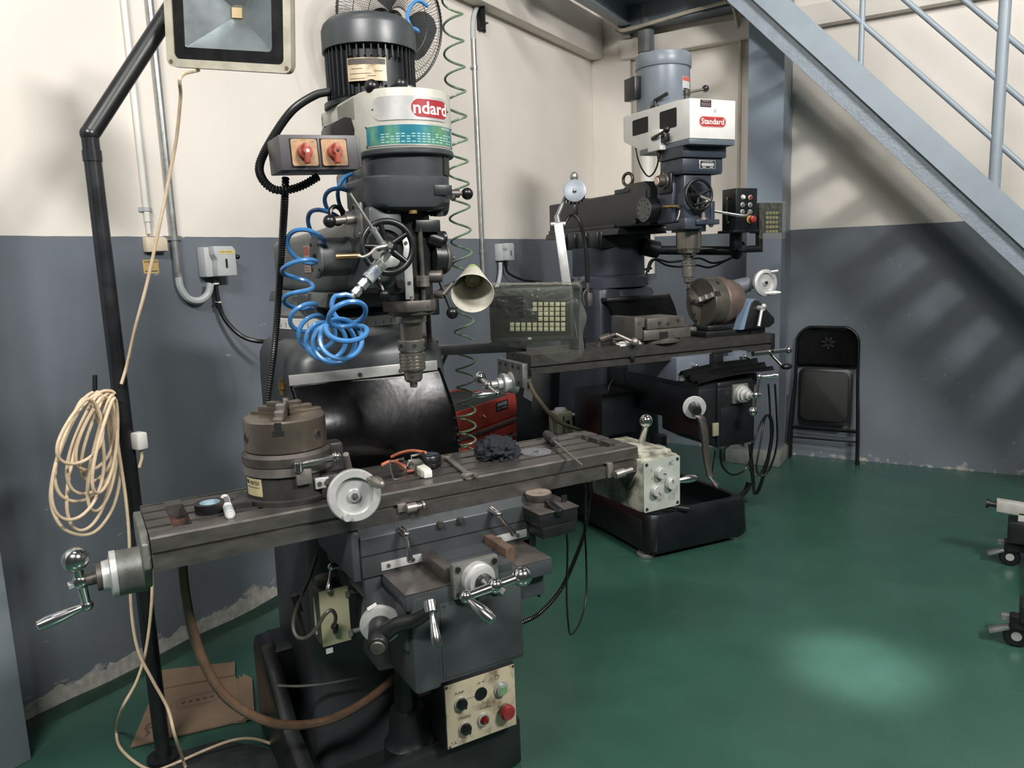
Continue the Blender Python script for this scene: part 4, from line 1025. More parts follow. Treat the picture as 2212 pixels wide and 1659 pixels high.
# ---- lubricator on the knee's left side
b = MB().box(-0.272, -0.20, 0.03, 0.12, 0.575, 0.722, 0.003); lu = part('lubricator', b, mat('olive_black_paint', s2l(66, 66, 54), 0.4, var=0.2), m1)
b = MB().box(-0.268, -0.192, 0.022, 0.030, 0.572, 0.722, 0.001); part('front_plate', b, mat('pale_olive_plate', s2l(176, 172, 140), 0.4, var=0.08, scale=10), lu)
b = MB().lathe((-0.236, 0.075, 0.722), (0, 0, 1), [(0, 0.028), (0.018, 0.027), (0.02, 0.022), (0.024, 0.012)], 30); part('filler_cap', b, mat('dirty_plastic_cap', s2l(96, 94, 80), 0.5, var=0.2), lu)
part('sight_tube', MB().cyl((-0.275, 0.05, 0.60), (-0.275, 0.05, 0.70), 0.003), ALU, lu)
t = MB()
for zz in (0.70, 0.59): t.cyl((-0.195, 0.03, zz), (-0.165, 0.03, zz), 0.0065).cyl((-0.197, 0.02, zz), (-0.19, 0.03, zz), 0.009)
parts('mount_bolt', t, CASTALU, lu)
q = [M1.Y(v, x, y) for v, x, y in ((-.0, 722, 1352), (-.02, 725, 1332), (-.03, 716, 1318), (-.03, 700, 1330), (-.02, 683, 1358), (.0, 660, 1378), (.02, 640, 1374), (.04, 633, 1345), (.05, 645, 1300), (.07, 668, 1250), (.09, 684, 1200))]
part('oil_line', MB().tube(q, 0.0048), mat('grey_brown_rubber', s2l(70, 66, 58), 0.4), lu)
b = MB().cyl(M1.Y(.03, 722, 1345), M1.Y(.0, 725, 1365), 0.007).hexa(M1.Y(.0, 718, 1352), M1.Y(-.01, 728, 1354), 0.008); part('line_fitting', b, BLACKP, lu)
b = MB().cyl(M1.Y(.06, 636, 1285), M1.Y(.06, 646, 1320), 0.010).cyl(M1.Y(.06, 643, 1315), M1.Y(.06, 657, 1372), 0.004); part('pump_lever', b, BLACKP, lu)
part('hanging_tag', MB().box(-0.26, -0.242, 0.028, 0.030, 0.548, 0.562), WHITE, lu)
# ---- brake and dial box right of the saddle
b = MB().box(0.262, 0.285, -0.15, -0.05, 0.78, 0.90, 0.003).box(0.245, 0.365, -0.235, -0.10, 0.862, 0.898, 0.003).box(0.255, 0.36, -0.235, -0.11, 0.83, 0.862, 0.003)
jb = part('joystick_box', b, BLACKP, m1)
b = MB().box(0.243, 0.368, -0.238, -0.098, 0.898, 0.902, 0.001); part('lid', b, DSTEEL, jb)
b = MB().lathe((0.29, -0.16, 0.902), (0, 0, 1), [(0, 0.032), (0.01, 0.03), (0.02, 0.036), (0.03, 0.036), (0.031, 0.0)], 30); part('dial', b, DSTEEL, jb)
part('dial_face', MB().lathe((0.29, -0.16, 0.933), (0, 0, 1), [(0, 0.034), (0.001, 0.034)], 30), mat('brown_dial', s2l(128, 116, 104), 0.5, var=0.15, scale=30), jb)
b = MB().cyl((0.29, -0.165, 0.93), (0.30, -0.21, 0.905), 0.006).cyl((0.298, -0.20, 0.91), (0.305, -0.245, 0.895), 0.012, ch=0.003); part('joystick', b, BLACK, jb)
b = MB().box(0.345, 0.362, -0.19, -0.186, 0.902, 0.92); part('peg', b, BLACKP, jb)
q = [M1.Y(v, x, y) for v, x, y in ((-.10, 1220, 1110), (-.10, 1226, 1180), (-.08, 1224, 1280), (-.05, 1228, 1350), (0.0, 1234, 1371), (.05, 1252, 1345), (.10, 1266, 1290), (.14, 1266, 1200), (.16, 1262, 1120), (.14, 1265, 1050))]
part('joystick_cable', MB().tube(q, 0.0032), BLACK, jb)
b = MB().box(0.24, 0.30, -0.105, -0.10, 0.625, 0.70, 0.001).box(0.295, 0.30, -0.14, -0.10, 0.625, 0.70, 0.001).box(0.24, 0.30, -0.14, -0.10, 0.695, 0.70, 0.001); part('cable_guard', b, mat('black_brown_bracket', s2l(52, 46, 42), 0.5, var=0.2), m1)
q = [M1.Y(v, x, y) for v, x, y in ((.25, 1128, 1345), (.22, 1165, 1325), (.2, 1210, 1275), (.2, 1245, 1200), (.2, 1264, 1140), (.2, 1272, 1070), (.16, 1272, 1040))]
part('feed_cable', MB().corrugated(q, 0.0085, 0.007), BLACK, m1, angle=60)
# ================================================================ FAR MILLING MACHINE
M2 = Frame((-1.423, 3.98, 0), math.radians(55.8))
m2 = thing('milling_machine', 'far turret milling machine with a boxy white belt cover and smooth grey motor', 'milling machine', M2.o, M2.rz)
KD = mat('machine_black_paint', s2l(18, 20, 23), 0.36, var=0.2, scale=7)
# base pan
b = MB()
def wall_prism(pts, x0, x1): yz_prism(b, pts, x0, x1, 0.012)
b.box(-0.30, 0.30, -0.25, 1.05, 0.03, 0.12, 0.01)
b.loft([[Vector((p.x, p.y, z)) for p in rrect(-0.325 + d, 0.325 - d, -0.28 + d, 1.1, 0, 0.05, 5)] for z, d in ((0.03, 0.01), (0.05, 0.0), (0.215, 0.008), (0.235, 0.016), (0.24, 0.03), (0.24, 0.055), (0.13, 0.06))])
part('base', b, KD, m2)
part('base_recess', MB().box(-0.326, -0.32, -0.20, -0.07, 0.07, 0.20, 0.004), HOLE, m2)
for xx, yy in ((-0.29, -0.19), (0.27, -0.2), (-0.28, 0.9), (0.28, 0.9)):
    part('levelling_foot', MB().cyl((xx, yy, 0.0), (xx, yy, 0.02), 0.05, seg=28, ch=0.003).cyl((xx, yy, 0.02), (xx, yy, 0.05), 0.012), CASTALU, m2)
b = MB().lathe((0.0, 0.1, 0.1), (0, 0, 1), [(0, 0.09), (0.08, 0.085), (0.12, 0.05), (0.45, 0.045)], 32); part('screw_pedestal', b, KD, m2)
b = MB().cyl((-0.20, -0.22, 0.262), (-0.11, -0.28, 0.250), 0.011).cyl((-0.14, -0.26, 0.254), (-0.09, -0.293, 0.248), 0.016, ch=0.003); part('foot_lever', b, BLACK, m2)
# column
b = MB().loft([col_sec(0.1, -0.235, 0.235, 0.36, 0.95, 0.06), col_sec(0.9, -0.21, 0.21, 0.385, 0.90, 0.06), col_sec(1.33, -0.205, 0.205, 0.39, 0.85, 0.06), col_sec(1.36, -0.20, 0.20, 0.395, 0.845, 0.07), col_sec(1.375, -0.185, 0.185, 0.41, 0.83, 0.08)])
b.lathe((0.0, 0.60, 1.37), (0, 0, 1), [(0, 0.236), (0.055, 0.234), (0.068, 0.222)], 48)
b.box(-0.06, 0.05, 0.378, 0.40, 1.0, 1.36, 0.02)
part('column', b, BLUEGREY, m2)
b = MB().lathe((0.0, 0.60, 1.44), (0, 0, 1), [(0, 0.215), (0.16, 0.212)], 48); part('turret', b, BLUEGREY, m2)
b = MB().box(-0.17, 0.17, 0.40, 0.86, 1.595, 1.69, 0.008)
for yy in (0.42, 0.55, 0.68, 0.80): b.box(-0.185, -0.16, yy, yy + 0.075, 1.60, 1.69, 0.006)
part('ram_saddle', b, DARK, m2)
# ram
b = MB()
b.loft([xz(1.07, -0.14, 0.14, 1.70, 1.885, 0.012), xz(0.05, -0.14, 0.14, 1.70, 1.885, 0.012), xz(0.0, -0.14, 0.14, 1.70, 1.90, 0.03)])
yz_prism(b, [(0.28, 1.88), (0.18, 1.925), (0.02, 1.925), (-0.03, 1.89), (-0.03, 1.70), (0.28, 1.70)], -0.135, 0.135, 0.006)
xz_prism(b, [(-0.165, 1.665), (0.165, 1.665), (0.15, 1.70), (-0.15, 1.70)], 0.24, 1.10, 0.002)
b.box(-0.10, 0.10, 0.75, 0.88, 1.88, 1.90, 0.003).box(-0.14, 0.10, 0.16, 0.30, 1.88, 1.905, 0.003)
b.box(-0.146, -0.138, 0.30, 1.08, 1.698, 1.722, 0.002)
part('ram', b, DARK, m2)
part('ram_bolt', MB().hexa((-0.165, 0.073, 1.725), (-0.138, 0.073, 1.725), 0.015), BLACK, m2)
b = MB().torus((-0.10, 0.225, 1.955), (1, 0.35, 0), 0.032, 0.0085, 36, 10).cyl((-0.10, 0.225, 1.90), (-0.10, 0.225, 1.93), 0.017, 0.012, 16); part('lifting_eye', b, mat('dark_brass', s2l(92, 84, 66), 0.4, metal=0.5, var=0.2), m2)
# knuckle between ram and head
b = MB().cyl((-0.185, -0.05, 1.775), (-0.05, -0.05, 1.775), 0.062, seg=30, ch=0.002)
b.cyl((0, 0.0, 1.79), (0, -0.10, 1.79), 0.098, 0.11, seg=32)
kk = part('knuckle', b, KD, m2)
b = MB().cyl((-0.190, -0.05, 1.775), (-0.184, -0.05, 1.775), 0.060, seg=36); o = part('knuckle_disc', b, mat('disc_steel', s2l(92, 94, 94), 0.4, metal=0.4, var=0.15, scale=20), kk)
t = MB()
for k in range(10):
    a = 2 * PI * k / 10; t.cyl((-0.192, -0.05 + 0.048 * math.cos(a), 1.775 + 0.048 * math.sin(a)), (-0.190, -0.05 + 0.048 * math.cos(a), 1.775 + 0.048 * math.sin(a)), 0.0045, seg=10)
parts('disc_screw', t, INK, o)
b = MB().cyl((-0.13, -0.14, 1.783), (-0.12, -0.245, 1.777), 0.007); part('pin', b, BRASS, m2)
# head
b = MB()
b.box(-0.098, 0.07, -0.262, -0.09, 1.69, 1.945, 0.008).box(0.0, 0.08, -0.26, -0.12, 1.70, 1.80, 0.006)
b.box(-0.11, 0.0, -0.285, -0.12, 1.665, 1.72, 0.006)
b.box(-0.125, -0.09, -0.20, -0.07, 1.70, 1.94, 0.012)
b.box(-0.05, 0.09, -0.30, -0.255, 1.685, 1.71, 0.004)
b.cyl((0, -0.17, 1.655), (0, -0.17, 1.70), 0.085, seg=32)
b.box(0.06, 0.085, -0.27, -0.2, 1.70, 1.80, 0.004)
part('head_casting', b, BLUEGREY, m2)
b = MB().box(-0.122, 0.118, -0.285, -0.10, 1.938, 2.004, 0.004); b.box(-0.118, 0.118, -0.28, -0.12, 1.93, 1.945, 0.003); part('gear_housing', b, BLUEGREY, m2)
b = MB().box(-0.132, 0.128, -0.30, -0.10, 2.004, 2.058, 0.004); part('head_collar', b, BLUEGREY, m2)
b = MB().box(-0.135, 0.135, -0.352, 0.06, 2.056, 2.082, 0.002); part('cover_plate', b, mat('grey_trim_paint', s2l(92, 100, 108), 0.4), m2)
b = MB()
yz_prism(b, [(-0.355, 2.082), (-0.355, 2.262), (-0.25, 2.27), (0.20, 2.276), (0.21, 2.268), (0.21, 2.15), (0.195, 2.14), (0.05, 2.082)], -0.135, 0.135, 0.003)
bcv = part('belt_cover', b, OFFW, m2)
t = MB()
for (y0, y1, z0, z1) in ((-0.019, 0.122, 2.162, 2.240), (-0.255, -0.118, 2.15, 2.240)):
    t.prism([(p.x, p.y) for p in rrect(y0, y1, z0, z1, 0, 0.008, 3)], (-0.1358, 0, 0), (0, 1, 0), (0, 0, 1), (1, 0, 0), 0.05)
parts('belt_window', t, HOLE, bcv)
b = MB(); b.prism([(p.x, p.y) for p in rrect(-0.082, 0.078, 2.135, 2.185, 0, 0.0245, 8)], (0, -0.3562, 0), (1, 0, 0), (0, 0, 1), (0, 1, 0), 0.002)
bg = part('maker_badge', b, mat('badge_pale_red', s2l(206, 150, 146), 0.4), bcv, label='worn red name badge')
b = MB(); b.prism([(p.x, p.y) for p in rrect(-0.078, 0.074, 2.139, 2.181, 0, 0.0205, 8)], (0, -0.3568, 0), (1, 0, 0), (0, 0, 1), (0, 1, 0), 0.002)
part('badge_red_field', b, mat('badge_red_worn', s2l(164, 56, 58), 0.4, var=0.1, scale=30), bg)
part('badge_lettering', MB().text('Standard', 0.036, plane_fn((-0.002, -0.3572, 2.160), (1, 0, 0), (0, 0, 1)), bold=True, width=0.134), WINK, bg)
b = MB().box(-0.075, -0.012, -0.3572, -0.355, 2.226, 2.258); o = part('warning_label', b, INK, bcv)
t = MB(); t.text('WARNING', 0.010, plane_fn((-0.0435, -0.3575, 2.252), (1, 0, 0), (0, 0, 1)), width=0.045)
for k in range(3): t.box(-0.07, -0.017, -0.3576, -0.3571, 2.231 + k * 0.005, 2.2325 + k * 0.005)
part('label_lettering', t, mat('pinkish_print', s2l(186, 150, 146), 0.5), o)
b = MB().cyl((0.012, -0.3575, 2.212), (0.012, -0.355, 2.212), 0.0075); part('scraped_patch', b, LGREY, bcv)
b = MB().box(-0.168, -0.12, -0.165, -0.06, 2.055, 2.152, 0.003); sb = part('side_box', b, OFFW, m2)
p0, p1 = Vector((-0.172, -0.14, 2.122)), Vector((-0.205, -0.27, 2.132))
b = MB().cyl((-0.172, -0.11, 2.115), (-0.18, -0.16, 2.12), 0.010).cyl((-0.18, -0.15, 2.12), p1, 0.006).box(-0.165, -0.135, -0.20, -0.165, 2.09, 2.13, 0.003); o = part('brake_lever', b, BLACKP, m2); part('knob', MB().sphere(p1, 0.0165), BLACK, o)
b = MB().cyl((-0.145, -0.12, 2.055), (-0.145, -0.12, 2.035), 0.011).cyl((-0.145, -0.12, 2.04), (-0.145, -0.12, 2.022), 0.008); part('cable_gland', b, BLACK, sb)
q = [(-0.145, -0.12, 2.03), (-0.145, -0.11, 1.99), (-0.14, -0.07, 1.955), (-0.13, -0.01, 1.945), (-0.125, 0.05, 1.985), (-0.12, 0.10, 2.05), (-0.12, 0.13, 2.15)]
part('box_cable', MB().tube(q, 0.0042), BLACK, m2)
b = MB().cyl((-0.09, -0.27, 2.26), (-0.09, -0.27, 2.305), 0.011).box(-0.10, -0.075, -0.282, -0.258, 2.29, 2.318, 0.002).cyl((-0.085, -0.27, 2.305), (-0.01, -0.30, 2.318), 0.006); o = part('speed_lever', b, DSTEEL, m2); part('knob', MB().sphere((0.0, -0.30, 2.322), 0.0165), BLACK, o)
b = MB().cyl((-0.10, -0.03, 2.272), (-0.10, -0.03, 2.29), 0.028, 0.02).cyl((-0.10, -0.03, 2.285), (-0.10, -0.03, 2.32), 0.008).cyl((-0.10, -0.03, 2.315), (-0.075, -0.10, 2.335), 0.008, 0.010, 12); part('clamp_handle', b, BLACKP, m2)
b = MB().lathe((0.015, 0.06, 2.272), (0, 0, 1), [(0, 0.138), (0.002, 0.139), (0.215, 0.136), (0.216, 0.142), (0.218, 0.143), (0.276, 0.143), (0.284, 0.138), (0.286, 0.0)], 52); mo2 = part('motor', b, mat('motor_grey_paint', s2l(110, 118, 126), 0.36, var=0.1, scale=6), m2)
mp2 = part('motor_plate', bent_plate((0.015, 0.06), 0.1375, -82, -54, 2.365, 2.43, 10), LGREY, mo2)
part('plate_header', bent_plate((0.015, 0.06), 0.139, -81, -55, 2.41, 2.428, 10, False, 0.0004), mat('faded_red_print', s2l(190, 80, 66), 0.5), mp2)
part('plate_footer', bent_plate((0.015, 0.06), 0.139, -80, -56, 2.367, 2.374, 10, False, 0.0004), INK, mp2)
b = MB().box(-0.16, -0.12, 0.06, 0.16, 2.34, 2.45, 0.004); part('terminal_box', b, KD, mo2)
b = MB().box(-0.025, 0.072, -0.2875, -0.284, 1.952, 1.993, 0.001); o = part('serial_plate', b, ALU, m2)
b = MB().box(-0.021, 0.068, -0.2885, -0.2874, 1.955, 1.990); o2 = part('plate_field', b, INK, o)
t = MB().box(-0.014, 0.061, -0.2892, -0.2884, 1.965, 1.979).box(-0.008, 0.012, -0.2892, -0.2884, 1.957, 1.9615).box(0.036, 0.056, -0.2892, -0.2884, 1.957, 1.9615); parts('plate_blank', t, LGREY, o)
part('plate_lettering', MB().text('STANDARD SERIES', 0.006, plane_fn((0.0235, -0.2887, 1.9855), (1, 0, 0), (0, 0, 1)), width=0.06), WINK, o)
part('vent_knob', MB().cyl((0.115, -0.20, 1.972), (0.14, -0.20, 1.972), 0.026, ch=0.004), BLACK, m2)
# left gear plate, dials and wheels on the head
b = MB().box(-0.138, -0.124, -0.21, -0.10, 1.845, 1.94, 0.004); gp = part('gear_plate', b, KD, m2)
b = MB().lathe((-0.138, -0.155, 1.905), (-1, 0, 0), [(0, 0.04), (0.012, 0.038), (0.013, 0.028), (0.04, 0.026)], 26).torus((-0.15, -0.155, 1.937), (1, 0, 0), 0.012, 0.003, 20, 6); part('dial', b, DSTEEL, gp)
part('dial_cap', MB().cyl((-0.178, -0.155, 1.905), (-0.184, -0.155, 1.905), 0.018, ch=0.002), mat('pale_pink_cap', s2l(206, 180, 160), 0.4), gp)
HW2 = Vector((-0.035, -0.295, 1.828)); ax2 = Vector((-0.1, -1, 0.05)).normalized(); U, V_, W_ = frame_from(ax2)
b = MB().torus(HW2, ax2, 0.072, 0.0075, 44, 10).lathe(HW2 - W_ * 0.035, W_, [(0, 0.035), (0.03, 0.03), (0.04, 0.016), (0.05, 0.012)], 24)
for k in range(3):
    a = 2 * PI * k / 3 + 0.6; d = U * math.cos(a) + V_ * math.sin(a); b.cyl(HW2, HW2 + d * 0.07, 0.0085, 0.007)
fw = part('feed_handwheel', b, BLACK, m2, angle=50)
part('wheel_grip', MB().cyl(HW2 + Vector((0.0, -0.01, -0.01)), HW2 + Vector((0.035, -0.05, -0.035)), 0.0105, ch=0.002), DSTEEL, fw)
part('wheel_boss', MB().cyl((-0.035, -0.27, 1.828), (-0.035, -0.24, 1.828), 0.05), KD, m2)
p0, p1 = M2.Y(-.29, 1468, 455), M2.Y(-.31, 1461, 478)
b = MB().tube([p0, p0.lerp(p1, .5) + Vector((0.004, 0, 0)), p1], 0.004); o = part('clutch_lever', b, STEEL, m2); part('knob', MB().sphere(p1, 0.0115, sc=(1.3, 1.3, .7)), BLACK, o)
p0, p1 = Vector((0.085, -0.24, 1.755)), M2.Y(-.32, 1600, 466)
b = MB().cyl(p0, p1, 0.0065, 0.008).cyl(p0 - Vector((0, 0, 0.07)), p0 + Vector((0, 0, 0.012)), 0.0085).sphere(p0 - Vector((0, 0, 0.07)), 0.012); o = part('quill_lever', b, CHROME, m2)
part('lever_tip', MB().tube([p1, p1 + Vector((0.02, -0.02, 0.0)), p1 + Vector((0.035, -0.03, 0.02))], 0.0075), STEEL, o)
b = MB().cyl((0.0, -0.285, 1.70), (0.0, -0.285, 1.80), 0.0065); part('stop_screw', b, DSTEEL, m2)
b = MB().lathe((0.0, -0.285, 1.708), (0, 0, 1), [(0, 0.022), (0.010, 0.022), (0.011, 0.012), (0.035, 0.012)], 24); part('stop_nut', b, STEEL, m2)
p0, p1 = M2.Y(-.30, 1500, 443), M2.Y(-.34, 1526, 436)
b = MB().cyl(p0, p1, 0.005); o = part('depth_stop_lever', b, BLACKP, m2); part('knob', MB().sphere(p1, 0.0105), CHROME, o)
# quill and chuck
SP = Vector((0.0, -0.17, 0))
b = MB().lathe(SP + Vector((0, 0, 1.66)), (0, 0, -1), [(0, 0.063), (0.088, 0.063), (0.089, 0.059), (0.098, 0.056), (0.11, 0.05)], 36); part('quill', b, MATS['worn_quill_steel'], m2)
b = MB().lathe(SP + Vector((0, 0, 1.555)), (0, 0, -1), [(0, 0.03), (0.022, 0.03), (0.023, 0.024), (0.045, 0.024)], 30).box(-0.012, 0.012, -0.215, -0.19, 1.535, 1.56); part('arbor', b, DSTEEL, m2)
b = MB().lathe(SP + Vector((0, 0, 1.515)), (0, 0, -1), [(0, 0.032), (0.002, 0.034), (0.028, 0.034), (0.03, 0.028), (0.036, 0.028), (0.037, 0.032), (0.084, 0.032), (0.087, 0.024), (0.11, 0.024), (0.118, 0.015), (0.119, 0.009), (0.138, 0.008)], 36); dc2 = part('drill_chuck', b, MATS['chuck_steel'], m2)
t = MB()
for an in (-150, -110):
    a = math.radians(an); d = Vector((math.cos(a), math.sin(a), 0)); t.cyl(SP + Vector((0, 0, 1.500)) + d * 0.032, SP + Vector((0, 0, 1.500)) + d * 0.0345, 0.004, seg=10)
a = math.radians(-125); d = Vector((math.cos(a), math.sin(a), 0)); t.cyl(SP + Vector((0, 0, 1.418)) + d * 0.022, SP + Vector((0, 0, 1.418)) + d * 0.0247, 0.005, seg=10)
parts('key_hole', t, INK, dc2)
# knee
b = MB()
b.box(-0.16, 0.17, -0.455, 0.38, 0.72, 0.93, 0.006)
b.prism([(-0.165, 0.66), (-0.05, 0.60), (0.165, 0.60), (0.165, 0.90), (-0.165, 0.90)], (0, -0.46, 0), (1, 0, 0), (0, 0, 1), (0, 1, 0), 0.3, 0.006)
b.box(-0.062, 0.172, -0.475, -0.30, 0.605, 0.90, 0.01)
b.box(-0.06, 0.172, -0.47, -0.30, 0.85, 0.93, 0.02)
b.box(0.17, 0.235, -0.42, 0.3, 0.88, 0.94, 0.004)
part('knee', b, KD, m2)
b = MB().cyl((0, 0, 0), (0, 0, 0.0), 0.001) if False else MB().box(-0.045, 0.155, -0.4775, -0.474, 0.62, 0.80, 0.002); o = part('access_cover', b, KD, m2)
part('cover_screw', MB().cyl((-0.035, -0.479, 0.79), (-0.035, -0.476, 0.79), 0.003), DSTEEL, o)
# saddle with bellows
b = MB().box(-0.20, 0.24, -0.335, 0.10, 0.93, 1.045, 0.004); part('saddle', b, mat('saddle_grey_paint', s2l(96, 104, 114), 0.4, var=0.1), m2)  # saddle in its own mid grey paint
def bell(u, v):
    return Vector((-0.19 + 0.47 * u, -0.49 + 0.17 * v + 0.004 * math.sin(v * 40), 0.935 + 0.045 * v + 0.03 * u + 0.016 * math.sin(v * PI * 6) + 0.008 * math.sin(u * 4)))
part('way_bellows', MB().grid(bell, 12, 40, 0.003), RUBBER, m2, angle=180)
b = MB().box(-0.18, -0.10, -0.345, -0.335, 0.93, 0.945); part('wiper_strip', b, ALU, m2)
lever(m2, (-0.10, -0.335, 1.0), (0, -1, 0.1), (-0.085, -0.37, 0.935), 0.025)
lever(m2, (0.20, -0.335, 1.022), (0.0, -1, 0), (0.285, -0.36, 0.985), 0.035)
b = MB().box(0.0, 0.06, -0.37, -0.335, 1.0, 1.05, 0.002).box(0.0, 0.12, -0.365, -0.35, 1.05, 1.062, 0.002).cyl((0.01, -0.37, 0.985), (0.01, -0.385, 0.985), 0.012); part('dog_block', b, BLACKP, m2)
# table
T2 = 1.12; X0, X1, Y0, Y1 = -0.97, 0.44, -0.29, -0.02
def t2p():
    pts = [(Y0 + 0.01, 1.03), (Y0, 1.03), (Y0, 1.055), (Y0 + 0.012, 1.055), (Y0 + 0.012, 1.068), (Y0, 1.068), (Y0, T2)]
    for s_ in (-0.217, -0.155, -0.093): pts += [(s_ - 0.0075, T2), (s_ - 0.0075, T2 - 0.02), (s_ + 0.0075, T2 - 0.02), (s_ + 0.0075, T2)]
    return pts + [(Y1, T2), (Y1, 1.03), (Y1 - 0.05, 1.02), (Y0 + 0.05, 1.02)]
yz = MB(); yz_prism(yz, t2p(), X0, X1); tb2 = part('table', yz, TABLED, m2, angle=20)
part('table_stop', MB().box(-0.44, -0.42, -0.302, -0.288, 1.045, 1.075, 0.002).cyl((-0.43, -0.31, 1.058), (-0.43, -0.295, 1.058), 0.008), BLACKP, m2)
b = MB().box(-1.02, -0.995, -0.30, -0.02, 0.975, 1.085, 0.004).box(-0.995, -0.955, -0.26, -0.05, 0.99, 1.08, 0.003); bp_ = part('end_plate', b, CASTALU, m2)
t = MB()
for yy, zz in ((-0.26, 1.065), (-0.20, 1.065), (-0.12, 1.065), (-0.06, 1.065), (-0.26, 0.995), (-0.06, 0.995)): t.cyl((-1.023, yy, zz), (-1.019, yy, zz), 0.008)
parts('plate_bolt', t, INK, bp_)
b = MB().lathe((-1.0, -0.17, 0.985), (-1, 0, 0), [(0, 0.055), (0.02, 0.052), (0.03, 0.042), (0.05, 0.04), (0.051, 0.047), (0.066, 0.047), (0.067, 0.028), (0.09, 0.026), (0.091, 0.016), (0.13, 0.015)], 36); part('index_dial', b, ALU, m2)
ball_crank(m2, (-1.135, -0.17, 0.985), (0.2, -0.9, -0.42), (-1, 0.15, -0.02), 0.075, 0.07, 0.028, 0.115, scale=1.4)
b = MB().cyl((0.44, -0.155, 0.995), (0.55, -0.155, 0.995), 0.013).sphere((0.555, -0.155, 0.997), 0.014); b.cyl((0.55, -0.19, 1.0), (0.66, -0.19, 1.003), 0.011).sphere((0.662, -0.19, 1.003), 0.021); b.cyl((0.56, -0.155, 0.99), (0.60, -0.20, 0.925), 0.008)
o = part('right_crank', b, CHROME, m2); part('grip', MB().sphere((0.63, -0.21, 0.915), 0.023, sc=(1.5, 1.2, .8)), BLACK, o)
b = MB().box(0.44, 0.47, -0.29, -0.02, 1.03, 1.115, 0.003); part('end_block', b, BLACKP, m2)
# cross feed
b = MB().box(0.02, 0.115, -0.49, -0.472, 0.815, 0.91, 0.004); part('crossfeed_flange', b, CASTALU, m2)
b = MB().lathe((0.07, -0.49, 0.862), (0, -1, 0), [(0, 0.044), (0.02, 0.042), (0.021, 0.036), (0.036, 0.034), (0.037, 0.024), (0.06, 0.022), (0.061, 0.014), (0.085, 0.012)], 36); part('crossfeed_dial', b, ALU, m2)
ball_crank(m2, (0.075, -0.585, 0.868), (0.22, 0.0, 1), (0.75, -0.6, 0.05), 0.09, 0.08, 0.023, 0.09, scale=1.1)
# elevating crank
EC2 = M2.Y(-.46, 1500, 880); ea2 = Vector((-0.45, -0.88, -0.05)).normalized()
b = MB().cyl(EC2 - ea2 * 0.08, EC2 - ea2 * 0.01, 0.05, 0.048); part('bevel_boss', b, KD, m2)
part('elevating_dial', MB().lathe(EC2 - ea2 * 0.01, ea2, [(0, 0.054), (0.01, 0.056), (0.012, 0.05)], 36), ALU, m2)
b = MB().cyl(EC2, EC2 + ea2 * 0.05, 0.03, 0.024).cyl(EC2 + ea2 * 0.05, EC2 + ea2 * 0.075, 0.024, 0.02)
part('crank_hub', b, BLACK, m2)
h_ = EC2 + ea2 * 0.065
q = [h_ + Vector((0, 0, -0.02)), M2.Y(-.53, 1515, 905), M2.Y(-.54, 1522, 940), M2.Y(-.54, 1525, 985), M2.Y(-.55, 1533, 1030)]
b = MB(); P_ = spline(q, 10); 
secs = []
for i, p in enumerate(P_):
    t_ = i / (len(P_) - 1); w_ = 0.022 - 0.008 * t_; d_ = 0.011
    secs.append([p + Vector((a_ * w_, c_ * d_, 0)) for a_, c_ in ((-1, -.6), (-.6, -1), (.6, -1), (1, -.6), (1, .6), (.6, 1), (-.6, 1), (-1, .6))])
b.loft(secs); cr2 = part('elevating_crank', b, DSTEEL, m2, angle=50)
p0 = P_[-1]; p1 = M2.Y(-.60, 1546, 1047)
part('grip', MB().lathe(p0, p1 - p0, [(-0.02, 0.012), (0.01, 0.010), (0.02, 0.008), (0.05, 0.012), (0.07, 0.010), (0.078, 0.003)], 18), CHROME, cr2)
b = MB().box(-0.09, -0.055, -0.478, -0.465, 0.665, 0.73, 0.003); part('limit_plate', b, mat('dull_olive', s2l(130, 128, 104), 0.5), m2)
# way cover
def cov2(u, v):
    x = -0.19 + 0.43 * u + 0.01 * math.sin(v * 4); bul = 0.04 * math.sin(PI * v)
    return Vector((x, 0.385 - 0.06 - bul - 0.05 * v, 1.315 - 0.02 * (1 - u) * (1 - v) - 0.27 * v + 0.006 * math.sin(u * 14) * (1 - v)))
part('way_cover', MB().grid(cov2, 26, 18, 0.004), RUBBER, m2, angle=180)
part('cover_bar', MB().box(-0.19, 0.235, 0.315, 0.385, 1.295, 1.318, 0.006), BLACKP, m2)
# left side boxes
b = MB().box(-0.39, -0.17, 0.06, 0.36, 0.60, 0.825, 0.004); ob = part('coolant_box', b, KD, m2)
part('box_wire', MB().tube([(-0.30, 0.14, 0.825), (-0.28, 0.16, 0.85), (-0.23, 0.2, 0.875), (-0.2, 0.24, 0.86), (-0.19, 0.25, 0.83)], 0.003).tube([(-0.17, 0.2, 0.83), (-0.165, 0.2, 0.88), (-0.16, 0.21, 0.95)], 0.002), DSTEEL, ob)
lx = -0.235
b = MB().box(lx - 0.11, lx, 0.66, 0.77, 0.49, 0.62, 0.004); lu2 = part('lubricator', b, mat('cream_olive_box', s2l(172, 172, 146), 0.4, var=0.15), m2)
part('filler_cap', MB().lathe((lx - 0.055, 0.715, 0.62), (0, 0, 1), [(0, 0.04), (0.012, 0.04), (0.014, 0.034), (0.02, 0.033)], 28), LGREY, lu2)
t = MB()
for zz in (0.605, 0.505): t.cyl((lx - 0.01, 0.645, zz), (lx + 0.02, 0.63, zz), 0.009).sphere((lx + 0.02, 0.63, zz), 0.011)
parts('mount_bolt', t, WHITE, lu2)
part('oil_line', MB().tube([(lx - 0.12, 0.70, 0.62), (lx - 0.125, 0.70, 0.55), (lx - 0.12, 0.69, 0.49), (lx - 0.08, 0.67, 0.475), (lx - 0.05, 0.66, 0.49)], 0.003), LGREY, lu2)
